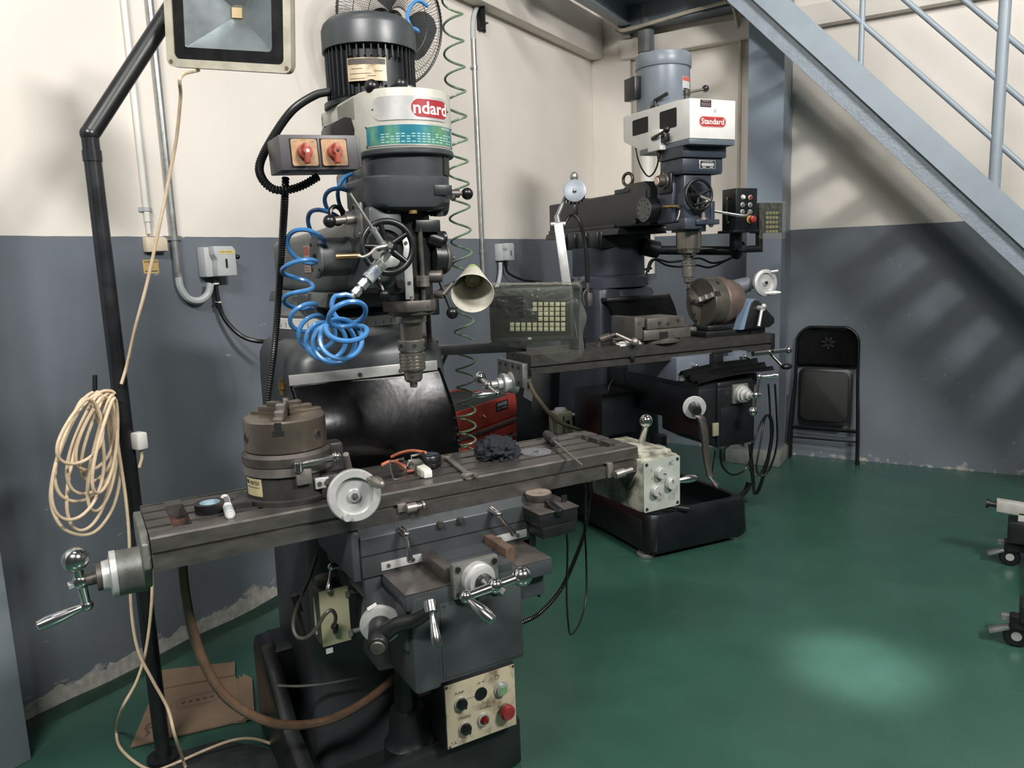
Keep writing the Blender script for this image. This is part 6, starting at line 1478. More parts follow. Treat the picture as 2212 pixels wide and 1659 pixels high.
part('display_window', MB().box(DP(0, 1070, 640).x, DP(0, 1130, 640).x, -0.0045, -0.003, DP(0, 1070, 690).z, DP(0, 1070, 640).z), BLACK, fac)
arm0 = D.i @ (M1.m @ M1.Y(.36, 918, 757)); arm1 = DP(0.05, 1130, 748)
b = MB()
def barbetween(mb, a, c, w, h):
    d = (c - a); L = d.length; d.normalize(); s_ = d.cross(Vector((0, 0, 1))).normalized(); u_ = s_.cross(d)
    return mb.prism([(-w, -h), (w, -h), (w, h), (-w, h)], a, s_, u_, d, L, 0.002)
barbetween(b, arm0, arm1, 0.02, 0.0165); b.box(arm1.x - 0.01, arm1.x + 0.03, 0.0, 0.06, arm1.z + 0.01, br.z + 0.01, 0.002)
part('swing_arm', b, BLACKP, dr)
b = MB().cyl(arm0 + Vector((0.02, 0, -0.03)), arm0 + Vector((0.02, 0, 0.03)), 0.022).hexa(arm0 + Vector((0.0, 0.02, 0.02)), arm0 + Vector((0.0, 0.02, 0.05)), 0.012); part('arm_pivot', b, BLACKP, dr)
q = [DP(0.06, x, y) for x, y in ((925, 760), (930, 800), (938, 860), (950, 930), (962, 985))]
part('readout_cable', MB().corrugated([p + Vector((0, 0.02, 0)) for p in q], 0.005, 0.005), BLACKP, dr, angle=60)
q = [DP(0.06, x, y) for x, y in ((962, 765), (955, 790), (952, 830), (962, 880), (975, 940), (985, 985))]
part('readout_cable', MB().corrugated(q, 0.005, 0.005), BLACKP, dr, angle=60)
part('cable_tie', MB().tube([DP(0.06, 968, 762), DP(0.06, 950, 800), DP(0.06, 928, 830)], 0.003), BLACK, dr)
q = [M1.Y(v, x, y) for v, x, y in ((.22, 922, 648), (.22, 925, 690), (.22, 928, 745))]
part('arm_post', MB().corrugated([D.i @ (M1.m @ p) for p in q], 0.0095, 0.005), DSTEEL, dr, angle=60)
# plastic bag
def bagmat():
    m = bpy.data.materials.new('cloudy_plastic_film'); m.use_nodes = True
    nt = m.node_tree; N = nt.nodes; L = nt.links
    for n in list(N):
        if n.type != 'OUTPUT_MATERIAL': N.remove(n)
    out = [n for n in N if n.type == 'OUTPUT_MATERIAL'][0]
    tr = N.new('ShaderNodeBsdfTransparent'); tr.inputs[0].default_value = (0.86, 0.90, 0.86, 1)
    pb = N.new('ShaderNodeBsdfPrincipled'); pb.inputs['Base Color'].default_value = (*s2l(150, 150, 140), 1); pb.inputs['Roughness'].default_value = 0.14
    mx = N.new('ShaderNodeMixShader'); fr = N.new('ShaderNodeLayerWeight'); fr.inputs['Blend'].default_value = 0.35
    mr = N.new('ShaderNodeMapRange'); mr.inputs['To Min'].default_value = 0.07; mr.inputs['To Max'].default_value = 0.55
    L.new(fr.outputs['Facing'], mr.inputs[0]); L.new(mr.outputs[0], mx.inputs[0]); L.new(tr.outputs[0], mx.inputs[1]); L.new(pb.outputs[0], mx.inputs[2])
    L.new(mx.outputs[0], out.inputs[0])
    return m
b = MB()
c00, c10, c01, c11 = DP(-0.012, 1046, 742), DP(-0.012, 1250, 768), DP(-0.012, 1053, 616), DP(-0.012, 1252, 614)
def bag(u, v):
    p = c00.lerp(c10, u).lerp(c01.lerp(c11, u), v)
    cr_ = 0.5 * mnoise.noise(Vector((u * 5, v * 7, 0))) + 0.5 * abs(mnoise.noise(Vector((u * 11 + v * 4, v * 16 - u * 6, 3)))) + 0.30 * abs(mnoise.noise(Vector((u * 24 + v * 9, v * 30, 1))))
    amp = 0.022 * max(0.06, min(1, (v - 0.30 + 0.35 * (0.5 - abs(u - 0.45))) * 2.2))
    p = p + Vector((0, -amp * (0.6 + cr_), 0))
    if v < 0.12 and u > 0.6: p = p + Vector((0, 0, -0.03 * (1 - v / 0.12) * math.sin(PI * (u - 0.6) / 0.4) ** 0.7))
    return p
b.grid(bag, 70, 56)
def bagside(u, v):
    p = c10.lerp(c11, v); e = DP(0.085, 1254 + 10 * math.sin(v * PI), 775 - 160 * v)
    return p.lerp(e, u) + Vector((0.006 * math.sin(v * 14) * u, 0, 0))
b.grid(bagside, 8, 30)
def bagtop(u, v):
    p = c01.lerp(c11, u); return p + Vector((0, 0.10 * v, 0.006 * math.sin(PI * v) + 0.003 * mnoise.noise(Vector((u * 20, v * 5, 0)))))
b.grid(bagtop, 40, 6)
k0 = DP(-0.01, 1240, 612)
b.grid(lambda u, v: k0 + Vector((0.035 * u, 0.01 * v, 0.012 * u + 0.016 * (v - .5) + 0.006 * math.sin(u * 9))), 8, 4)
part('plastic_bag', b, bagmat(), dr, angle=180)
# ---- machine vice on the far table
vz = thing('machine_vice', 'grey steel machine vice bolted on the far table under the spindle', 'vice', on2(-0.255, -0.20, T2), M2.rz)
VM = mat('vice_steel', s2l(98, 96, 90), 0.42, metal=0.45, var=0.2, scale=14)
b = MB().lathe((0.03, 0, 0), (0, 0, 1), [(0, 0.118), (0.012, 0.118), (0.016, 0.108), (0.024, 0.10)], 44).box(-0.11, 0.17, -0.10, 0.10, 0.018, 0.07, 0.006); part('base', b, VM, vz)
part('base_slot', MB().box(-0.02, 0.03, -0.102, -0.098, 0.022, 0.055), HOLE, vz)
b = MB().box(-0.165, -0.12, -0.105, 0.105, 0.03, 0.135, 0.003).box(-0.12, -0.105, -0.10, 0.10, 0.085, 0.132, 0.001); fj = part('fixed_jaw', b, VM, vz)
parts('jaw_bolt', MB().cyl((-0.140, -0.1065, 0.108), (-0.140, -0.1045, 0.108), 0.010), DSTEEL, fj)
b = MB().box(-0.09, 0.125, -0.10, 0.10, 0.072, 0.125, 0.003); mj = part('moving_jaw', b, VM, vz)
t = MB()
for xx, zz in ((-0.02, 0.10), (0.03, 0.092), (0.09, 0.105)): t.cyl((xx, -0.102, zz), (xx, -0.0995, zz), 0.0085)
parts('jaw_hole', t, INK, mj)
b = MB().cyl((0.15, -0.02, 0.048), (0.20, -0.02, 0.048), 0.024).cyl((0.20, -0.02, 0.048), (0.24, -0.02, 0.046), 0.014).hexa((0.235, -0.02, 0.046), (0.258, -0.02, 0.045), 0.013); part('screw', b, STEEL, vz)
b = MB().box(0.12, 0.19, -0.09, 0.09, 0.07, 0.078, 0.002); part('slide', b, DSTEEL, vz)
# ---- tilting rotary table with chuck
tr_ = thing('tilting_rotary_table', 'tilting rotary table with upright three-jaw chuck on the far table', 'rotary table', on2(0.13, -0.16, T2), M2.rz)
b = MB().box(-0.09, 0.30, -0.10, 0.12, 0.0, 0.03, 0.004).box(-0.06, 0.12, -0.08, 0.10, 0.03, 0.06, 0.01)
part('base', b, BLACKP, tr_)
CH2 = mat('chuck_grey_brown', s2l(104, 100, 92), 0.38, metal=0.6, var=0.2, scale=10)
b = MB().lathe((-0.045, 0, 0.175), (1, 0, 0), [(0, 0.02), (0, 0.122), (0.004, 0.126), (0.085, 0.126), (0.089, 0.122)], 52); cb2 = part('chuck_body', b, CH2, tr_)
b = MB().lathe((0.042, 0, 0.175), (1, 0, 0), [(0, 0.118), (0.01, 0.128), (0.03, 0.128), (0.034, 0.122), (0.05, 0.122), (0.054, 0.115), (0.10, 0.11), (0.13, 0.095)], 52); part('turntable', b, mat('brown_grey_casting', s2l(112, 96, 88), 0.45, metal=0.4, var=0.2, scale=10), tr_)
for k in range(3):
    a = math.radians(-22 + 120 * k); M = Matrix.Translation((-0.045, 0, 0.175)) @ Matrix.Rotation(a, 4, 'X')
    b = MB().box(-0.018, 0.001, -0.118, -0.015, -0.013, 0.013, 0.001, M=M).box(-0.034, -0.016, -0.088, -0.015, -0.013, 0.013, 0.001, M=M).box(-0.05, -0.032, -0.055, -0.015, -0.013, 0.013, 0.001, M=M)
    for kk_ in range(4): b.box(-0.02, -0.016, -0.112 + 0.01 * kk_, -0.107 + 0.01 * kk_, -0.013, 0.013, M=M)
    part('jaw', b, STEEL if k == 0 else CH2, tr_)
    part('jaw_slot', MB().box(0.0, 0.03, -0.1275, -0.12, -0.013, 0.013, M=M), HOLE, tr_)
    M = Matrix.Translation((-0.045, 0, 0.175)) @ Matrix.Rotation(a + PI / 3, 4, 'X')
    part('key_socket', MB().cyl((0.045, 0, 0.1), (0.045, 0, 0.1275), 0.011).xf(M), HOLE, tr_)
QB = mat('quadrant_blue_grey', s2l(110, 128, 148), 0.4, var=0.1)
b = MB(); b.prism([(0.13, 0.03), (0.30, 0.03), (0.335, 0.05), (0.335, 0.075), (0.24, 0.16), (0.22, 0.175), (0.195, 0.178), (0.175, 0.165), (0.165, 0.14)], (0, -0.13, 0), (1, 0, 0), (0, 0, 1), (0, 1, 0), 0.05, 0.004); ck = part('quadrant_cheek', b, BLACKP, tr_)
b = MB(); b.prism([(0.10, 0.03), (0.132, 0.03), (0.167, 0.14), (0.177, 0.165), (0.197, 0.178), (0.222, 0.175), (0.19, 0.185), (0.16, 0.17), (0.145, 0.14)], (0, -0.128, 0), (1, 0, 0), (0, 0, 1), (0, 1, 0), 0.05); part('cheek_edge', b, QB, ck)
b = MB(); b.prism([(0.12, 0.03), (0.335, 0.03), (0.24, 0.22), (0.16, 0.26), (0.12, 0.22)], (0, 0.06, 0), (1, 0, 0), (0, 0, 1), (0, 1, 0), 0.04, 0.004); part('rear_cheek', b, QB, tr_)
b = MB().cyl((0.225, -0.13, 0.135), (0.225, -0.165, 0.135), 0.014).cyl((0.225, -0.155, 0.14), (0.185, -0.175, 0.045), 0.0075, 0.0085).sphere((0.23, -0.16, 0.145), 0.014); part('clamp_lever', b, ALU, tr_)
wc2 = Vector((0.29, -0.11, 0.262)); wa2 = Vector((-0.10, -1, 0.05)).normalized()
b = MB().cyl((0.16, 0.0, 0.24), (0.25, -0.02, 0.255), 0.04).cyl(wc2 - wa2 * 0.10, wc2 - wa2 * 0.03, 0.03); part('worm_housing', b, mat('worm_grey', s2l(96, 100, 106), 0.4, var=0.2), tr_)
b = MB().lathe(wc2 - wa2 * 0.055, wa2, [(0, 0.045), (0.03, 0.046), (0.034, 0.066), (0.038, 0.070), (0.055, 0.070), (0.058, 0.066), (0.0585, 0.052), (0.045, 0.048), (0.045, 0.018), (0.056, 0.014), (0.057, 0)], 44); hw2 = part('handwheel', b, ALU, tr_)
part('hub_nut', MB().cyl(wc2, wc2 + wa2 * 0.006, 0.009), INK, hw2)
exw = (Vector((1, 0, 0)) - wa2 * wa2.x).normalized(); upw = Vector((0, 0, 1))
part('grip', MB().lathe(wc2 - upw * 0.055 - exw * 0.01 - wa2 * 0.005, (exw + wa2 * 0.6), [(0, 0.008), (0.03, 0.012), (0.06, 0.0125), (0.085, 0.006), (0.087, 0)], 18), ALU, hw2)
part('balance_pin', MB().cyl(wc2 + upw * 0.055 + exw * 0.03, wc2 + upw * 0.058 + exw * 0.06 + wa2 * 0.02, 0.008), ALU, hw2)
# ---- loose things on the far table
o = thing('handle', 'ball-ended handle tool lying on the far table left of the vice', 'handle', on2(-0.53, -0.22, T2), M2.rz)
b = MB().cyl((0.03, -0.04, 0.06), (0.10, -0.09, 0.02), 0.009, 0.008).sphere((0.104, -0.093, 0.021), 0.020); part('lever', b, STEEL, o)
b = MB().lathe((-0.03, 0.02, 0.03), (1, -0.5, 0.35), [(0, 0.012), (0.01, 0.020), (0.06, 0.018), (0.065, 0.010), (0.085, 0.010)], 20).cyl((-0.03, 0.02, 0.0), (-0.02, 0.015, 0.035), 0.014); part('socket', b, DSTEEL, o)
o = thing('clamp_set', 'small clamp bolt and strap in front of the vice base on the far table', 'clamp', on2(-0.40, -0.20, T2), M2.rz)
b = MB().box(-0.075, 0.04, -0.012, 0.012, 0.02, 0.032, 0.002, M=Matrix.Rotation(-0.2, 4, 'Z')).box(-0.085, -0.06, -0.01, 0.01, 0.0, 0.021, 0.002); part('strap', b, DSTEEL, o)
b = MB().cyl((0.0, 0, 0.0), (0.0, 0, 0.07), 0.009).hexa((0, 0, 0.034), (0, 0, 0.05), 0.018); part('bolt', b, DSTEEL, o)
o = thing('crumpled_wipe', 'crumpled white wipe at the front edge of the far table', 'wipe', on2(-0.42, -0.262, T2), M2.rz)
bmx = MB(); bmesh.ops.create_icosphere(bmx.bm, subdivisions=4, radius=1.0)
for v in bmx.bm.verts:
    d = v.co.normalized(); f = 1 + 0.5 * mnoise.noise(d * 2.4 + Vector((7, 0, 1))) + 0.25 * mnoise.noise(d * 6)
    v.co = Vector((d.x * 0.07 * f, d.y * 0.018 * f, 0.010 + max(-0.010, d.z * 0.013 * f)))
part('tissue', bmx, WHITE, o, angle=180)

# ---- jointed machine lamp and hanging connector left of the far machine
jl = thing('machine_lamp', 'small round ribbed lamp on a folding silver arm left of the far ram', 'lamp', M2.o, M2.rz)
lc = M2.Y(-.12, 1241, 412); ln = Vector((-0.45, -0.85, 0.0)).normalized(); ln = (M2.c - lc).normalized()
b = MB().lathe(lc - ln * 0.075 - Vector((0, 0, 0.022)), ln + Vector((0, 0, 0.3)), [(0, 0.028), (0.004, 0.036), (0.07, 0.048), (0.075, 0.048)], 28)
for k in range(16):
    a = 2 * PI * k / 16; b.box(0.036, 0.052, -0.003, 0.003, 0.01, 0.075, M=Matrix.Translation(lc - ln * 0.075 - Vector((0, 0, 0.022))) @ (ln + Vector((0, 0, 0.3))).to_track_quat('Z', 'Y').to_matrix().to_4x4() @ Matrix.Rotation(a, 4, 'Z'))
b.box(-0.012, 0.012, -0.01, 0.01, -0.115, -0.06, 0.002, M=Matrix.Translation(lc - ln * 0.02)); part('lamp_head', b, BLACKP, jl)
part('lens_ring', MB().lathe(lc + ln * 0.001, ln + Vector((0, 0, 0.25)), [(0, 0.052), (0.004, 0.054), (0.006, 0.048), (0.0065, 0.0)], 36), mat('dull_lens_ring', s2l(132, 138, 146), 0.4, metal=0.3, var=0.1), jl)
part('centre_bolt', MB().sphere(lc + ln * 0.012, 0.010), CHROME, jl)
k0, k1, k2, k3 = M2.Y(-.08, 1240, 382), M2.Y(-.08, 1221, 430), M2.Y(-.1, 1203, 468), M2.Y(-.12, 1206, 484)
b = MB().sphere(k0, 0.022, 18, (0.9, 0.9, 1.1)).cyl(k0, lc - ln * 0.02, 0.012).cyl(k0 + Vector((0.0, 0.03, -0.03)), k2, 0.0085, 0.011).sphere(k2, 0.013).cyl(k2, k3, 0.014); part('upper_arm', b, GALV, jl)
k4 = M2.Y(-.16, 1228, 640)
def flatbar(mb, a, c, w, t_):
    d = (c - a); L = d.length; d.normalize(); s_ = (Vector((1, -0.6, 0)) - d * d.dot(Vector((1, -0.6, 0)))).normalized(); u_ = d.cross(s_)
    return mb.prism([(-w, -t_), (w, -t_), (w, t_), (-w, t_)], a, s_, u_, d, L, 0.002)
b = MB(); flatbar(b, k3, k4, 0.021, 0.010); b.cyl(k3 + Vector((-0.03, 0.018, 0)), k3 + Vector((0.03, -0.018, 0)), 0.010); part('lower_arm', b, ALU, jl)
kb = Vector((k4.x + 0.02, -0.2, T2)); 
b = MB().cyl(k4, kb + Vector((0, 0, 0.05)), 0.012).cyl(kb, kb + Vector((0, 0, 0.055)), 0.04, ch=0.004); part('base', b, BLACKP, jl)
q = [M2.Y(v, x, y) for v, x, y in ((-.10, 1214, 520), (-.10, 1219, 490), (-.10, 1229, 468), (-.12, 1240, 465), (-.14, 1252, 480), (-.14, 1262, 515), (-.14, 1266, 545))]
part('lamp_cord', MB().tube(q, 0.0085, rf=lambda t, i: 0.006 + 0.005 * t), BLACK, jl)
ho = thing('air_coupling', 'black hose drop with a steel coupling right of the bagged readout', 'hose', M2.o, M2.rz)
q = [M2.Y(-.145, x, y) for x, y in ((1266, 545), (1268, 570), (1269, 610))]
part('hose', MB().tube(q, 0.011), BLACK, ho)
e = q[-1]; b = MB().cyl(e, e + Vector((0, 0, -0.05)), 0.009).box(e.x - 0.006, e.x + 0.02, e.y - 0.012, e.y + 0.012, e.z - 0.115, e.z - 0.05, 0.002).tube([e + Vector((-0.005, 0, -0.03)), e + Vector((-0.025, 0, -0.06)), e + Vector((-0.02, 0, -0.11))], 0.004); part('coupling', b, DSTEEL, ho)
# ---- plastic-covered control panel beyond the push-button box
cpn = thing('control_panel', 'black control panel under creased plastic beside the push-button box', 'control panel', on2(0.66, 0.10, 0), M2.rz)
def C2(v, x, y): return to_local(cpn.location, M2.rz, M2.m @ M2.Y(v, x, y))
a, c = C2(0.06, 1640, 438), C2(0.06, 1690, 502)
b = MB().box(a.x, c.x, a.y, a.y + 0.08, c.z, a.z, 0.004); part('housing', b, BLACKP, cpn)
t = MB()
for r_ in range(5):
    for k in range(4): t.box(a.x + 0.05 + k * 0.024, a.x + 0.068 + k * 0.024, a.y - 0.004, a.y + 0.001, a.z - 0.065 - r_ * 0.026, a.z - 0.050 - r_ * 0.026, 0.001)
for comp in [t]: parts('key', comp, mat('dull_yellow_key', s2l(140, 132, 84), 0.5, var=0.2, scale=40), cpn)
b = MB(); b.grid(lambda u, v: Vector((a.x - 0.01 + (c.x - a.x + 0.02) * u, a.y - 0.012 - 0.012 * abs(mnoise.noise(Vector((u * 6, v * 8, 5)))), c.z - 0.03 + (a.z - c.z + 0.035) * v + 0.02 * mnoise.noise(Vector((u * 3, 0, 2))) * (1 - v))), 30, 30); part('plastic_cover', b, bpy.data.materials['cloudy_plastic_film'], cpn, angle=180)
part('support_post', MB().box(a.x + 0.02, a.x + 0.05, a.y + 0.02, a.y + 0.05, 1.54, c.z + 0.01, 0.002).cyl((a.x + 0.035, a.y + 0.035, 1.56), (-0.14, -0.02, 1.56), 0.02), BLACKP, cpn)

# ---- red tool cabinet by the left wall
tc = thing('tool_cabinet', 'red tool cabinet with black drawer pulls behind the near machine', 'tool cabinet', (-2.32, 3.43, 0), 0)
z1 = 0.772
b = MB().box(-0.43, -0.006, -0.43, 0.43, 0.10, z1 - 0.02, 0.004).box(-0.012, 0.0, -0.43, 0.43, z1 - 0.13, z1, 0.003).box(-0.43, -0.418, -0.43, 0.43, z1 - 0.03, z1, 0.003).box(-0.43, 0, 0.418, 0.43, z1 - 0.03, z1, 0.003).box(-0.43, 0, -0.43, -0.418, z1 - 0.03, z1, 0.003)
part('carcass', b, RED, tc)
part('top_mat', MB().box(-0.415, -0.015, -0.415, 0.415, z1 - 0.015, z1 - 0.006, 0.002), mat('black_mat', s2l(46, 46, 48), 0.6, var=0.3, scale=8), tc)
for k, (za, zb) in enumerate(((0.55, 0.635), (0.455, 0.54), (0.36, 0.445), (0.12, 0.35))):
    d_ = part('drawer', MB().box(-0.005, 0.012, -0.385, 0.385, za, zb, 0.003), RED, tc)
    part('pull', MB().box(0.010, 0.026, -0.385, 0.385, zb - 0.016, zb + 0.002, 0.003), mat('grey_pull', s2l(84, 80, 80), 0.4), d_)
part('lock', MB().cyl((0.0, 0.06, z1 - 0.065), (0.006, 0.06, z1 - 0.065), 0.011).tube([(0.006, 0.06, z1 - 0.06), (0.02, 0.06, z1 - 0.075), (0.012, 0.06, z1 - 0.09)], 0.003), BRASS, tc)
o = part('label_plate', MB().box(0.0, 0.0016, 0.20, 0.33, z1 - 0.072, z1 - 0.018), INK, tc)
part('label_lettering', MB().text('SENATOR', 0.026, plane_fn((0.0018, 0.265, z1 - 0.036), (0, 1, 0), (0, 0, 1)), bold=True, width=0.105).text('QUALITY DRAWER', 0.013, plane_fn((0.0018, 0.265, z1 - 0.058), (0, 1, 0), (0, 0, 1)), width=0.105), LGREY, o)
for xx in (-0.36, -0.07):
    for yy in (-0.37, 0.37): part('caster', MB().cyl((xx, yy - 0.012, 0.045), (xx, yy + 0.012, 0.045), 0.045, seg=20).box(xx - 0.02, xx + 0.02, yy - 0.02, yy + 0.02, 0.05, 0.10), BLACK, tc)

# ---- folding chair against the back wall
fc = thing('folding_chair', 'black steel folding chair folded flat against the grey back wall', 'chair', (-0.94, 5.935, 0), math.radians(-1.5))
CHB = mat('chair_black', s2l(20, 20, 21), 0.3, var=0.15, scale=8)
H_ = 0.985; W_c = 0.205
def lean(x, z, off=0.0): return Vector((x, 0.0 + 0.055 * z / H_ + off, z))
pts_ = [lean(-0.232, 0.0), lean(-0.228, 0.25), lean(-0.215, 0.6)] + [lean(-0.105 - 0.105 * math.cos(t_), 0.865 + 0.115 * math.sin(t_)) for t_ in [PI / 2 * k / 6 for k in range(7)]]
pts2 = [Vector((-p.x, p.y, p.z)) for p in reversed(pts_)]
part('frame', MB().tube(pts_ + pts2, 0.0115, n=6, seg=12), CHB, fc)
for sx in (-1, 1):
    part('leg', MB().tube([lean(sx * 0.243, 0.0, -0.04), lean(sx * 0.236, 0.25, -0.03), lean(sx * 0.222, 0.5, -0.02)], 0.0115, n=5).cyl(lean(sx * 0.226, 0.5, -0.025), lean(sx * 0.214, 0.5, 0.005), 0.008), CHB, fc)
    part('foot_cap', MB().cyl(lean(sx * 0.243, 0.0, -0.04), lean(sx * 0.2425, 0.03, -0.04), 0.0145), BLACK, fc)
def backp(u, v):
    z = 0.70 + 0.265 * v; hw_ = 0.205 if z < 0.87 else 0.205 * math.sqrt(max(0.02, 1 - ((z - 0.87) / 0.118) ** 2 * 0.75))
    return lean((u - 0.5) * 2 * hw_, z, -0.012 + 0.018 * (1 - (2 * u - 1) ** 2))
bk = part('backrest', MB().grid(backp, 24, 16, 0.002), CHB, fc, angle=180)
t = MB()
for k in range(7):
    a = math.radians(90 + 25.7 + 360 / 7 * k); c0 = Vector((0.008 + 0.030 * math.cos(a), 0, 0.868 + 0.030 * math.sin(a)))
    poly = [(0.026 * math.cos(q_) * math.cos(a) * .75 - 0.0075 * math.sin(q_) * math.sin(a), 0.026 * .75 * math.cos(q_) * math.sin(a) + 0.0075 * math.sin(q_) * math.cos(a)) for q_ in [2 * PI * j / 14 for j in range(14)]]
    t.prism(poly, (c0.x, 0.040, c0.z), (1, 0, 0), (0, 0, 1), (0, 1, 0), 0.012)
parts('petal_cutout', t, HOLE, bk)
def seat(z0, z1, hw_, off):
    b_ = MB(); b_.prism([(p.x, p.y) for p in rrect(-hw_, hw_, z0, z1, 0, 0.05, 6)], lean(0, 0, off), (1, 0, 0), Vector((0, 0.055 / H_, 1)), (0, -1, 0.05), 0.02, 0.006); return b_
part('seat', seat(0.27, 0.685, 0.185, -0.015), CHB, fc)
part('seat_pan', seat(0.30, 0.665, 0.165, -0.035), mat('chair_vinyl', s2l(20, 20, 19), 0.6, var=0.2), fc)
part('crossbar', MB().cyl(lean(-0.22, 0.245, -0.03), lean(0.22, 0.245, -0.03), 0.008), CHB, fc)
part('crossbar', MB().cyl(lean(-0.22, 0.225, 0.0), lean(0.22, 0.225, 0.0), 0.007), CHB, fc)
part('crossbar', MB().cyl(lean(-0.23, 0.155, 0.0), lean(0.23, 0.155, 0.0), 0.008), CHB, fc)

# ---- flood lamp on bent pipe stand
PX, PY = -2.187, 1.345
fs = thing('lamp_stand', 'black bent pipe stand rising behind the near table beside the wall', 'lamp stand', (PX, PY, 0))
top = Vector((0, 0.0, 1.945)); tip = EYE + ray(440, -90) * 2.36 - Vector((PX, PY, 0))
b = MB().cyl((0, 0, 0.0), (0, 0, 1.945), 0.0235, seg=22).cyl((0, 0, 1.87), (0, 0, 1.90), 0.026, seg=22).sphere(top, 0.0265, 20)
part('post', b, mat('worn_black_pipe', s2l(34, 36, 38), 0.3, var=0.25, scale=16), fs)
part('arm', MB().cyl(top, tip, 0.0255, seg=22), BLACKP, fs)
part('foot', MB().cyl((0, 0, 0.0), (0, 0, 0.012), 0.05), BLACKP, fs)
hk = [atx(x, y, -2.19) - Vector((PX, PY, 0)) for x, y in ((205, 810), (205, 866), (262, 872))]
part('hook', MB().cyl(hk[0], hk[1], 0.0065).cyl(hk[1], hk[2], 0.007).sphere(hk[1], 0.007), BLACKP, fs)
BL, BR = EYE + ray(361, 143) * 2.25, EYE + ray(629, 159) * 2.22
u_ = (BR - BL).normalized(); Wd = (BR - BL).length
v_ = (right * 0.17 - down * 1.0 - fwd * 0.30); v_ = (v_ - u_ * v_.dot(u_)).normalized(); n_ = u_.cross(v_).normalized()
if n_.dot(fwd) > 0: n_ = -n_
fl_ = thing('flood_lamp', 'square LED flood lamp with a grimy cream rim at the top left', 'lamp', BL)
def LP(x, y, z): return u_ * x + v_ * y + n_ * z
Ht = 0.33
def ringprism(x0, x1, y0, y1, r, xi0, xi1, yi0, yi1, ri, za, zb):
    A = rrect(x0, x1, y0, y1, 0, r, 5); B = rrect(xi0, xi1, yi0, yi1, 0, ri, 5)
    m = MB(); m.rings([[LP(p.x, p.y, z) for p in q_] for q_, z in ((A, za), (A, zb), (B, zb), (B, za))], loop=True); return m
part('rim', ringprism(0, Wd, 0, Ht, 0.02, 0.022, Wd - 0.022, 0.022, Ht - 0.022, 0.016, -0.03, 0.0), mat('grimy_cream_paint', s2l(176, 170, 152), 0.5, var=0.15, scale=18), fl_)
part('mask', ringprism(0.020, Wd - 0.020, 0.020, Ht - 0.020, 0.016, 0.052, Wd - 0.058, 0.055, Ht - 0.055, 0.012, -0.012, -0.006), BLACK, fl_)
ix0, ix1, iy0, iy1 = 0.050, Wd - 0.056, 0.053, Ht - 0.053
cxm, cym = (ix0 + ix1) / 2 - 0.004, (iy0 + iy1) / 2
m = MB(); A = [LP(x, y, -0.010) for x, y in ((ix0, iy0), (ix1, iy0), (ix1, iy1), (ix0, iy1))]; B = [LP(cxm + sx * 0.02, cym + sy * 0.018, -0.085) for sx, sy in ((-1, -1), (1, -1), (1, 1), (-1, 1))]
for i in range(4): m.quad(A[i], A[(i + 1) % 4], B[(i + 1) % 4], B[i])
m.quad(*B)
part('reflector', m, mat('reflector_aluminium', s2l(176, 184, 186), 0.3, metal=0.85, var=0.04, scale=10), fl_, angle=10)
part('led_chip', MB().prism([(-0.015, -0.014), (0.015, -0.014), (0.015, 0.014), (-0.015, 0.014)], LP(cxm, cym, -0.0845), u_, v_, n_, 0.004), mat('led_yellow', s2l(214, 186, 140), 0.5), fl_)
m = MB(); m.prism([(p.x, p.y) for p in rrect(0.02, Wd - 0.02, 0.02, Ht - 0.02, 0, 0.03, 5)], LP(0, 0, -0.12), u_, v_, n_, 0.09, 0.006); 
m = MB(); A = rrect(0.006, Wd - 0.006, 0.006, Ht - 0.006, 0, 0.02, 5); B = rrect(0.05, Wd - 0.05, 0.05, Ht - 0.05, 0, 0.02, 5)
m.rings([[LP(p.x, p.y, z) for p in q_] for q_, z in ((A, -0.03), (A, -0.05), (B, -0.12))], False, True); part('back_shell', m, mat('lamp_back_grey', s2l(96, 96, 92), 0.5), fl_)
t = MB()
for x, y in ((0.013, 0.014), (Wd - 0.013, 0.014), (0.013, Ht - 0.014), (Wd - 0.013, Ht - 0.014)): t.cyl(LP(x, y, -0.001), LP(x, y, 0.002), 0.0055)
parts('rim_screw', t, mat('rusty_screw', s2l(120, 104, 86), 0.5, metal=0.4), fl_)
part('bracket', MB().cyl(LP(-0.01, Ht * 0.5, -0.06), LP(0.01, Ht * 0.5, -0.06), 0.012).box(-0.02, 0.02, -0.02, 0.02, -0.02, 0.02, 0.004, M=Matrix.Translation(LP(-0.012, Ht * 0.42, -0.06))), BLACKP, fl_)
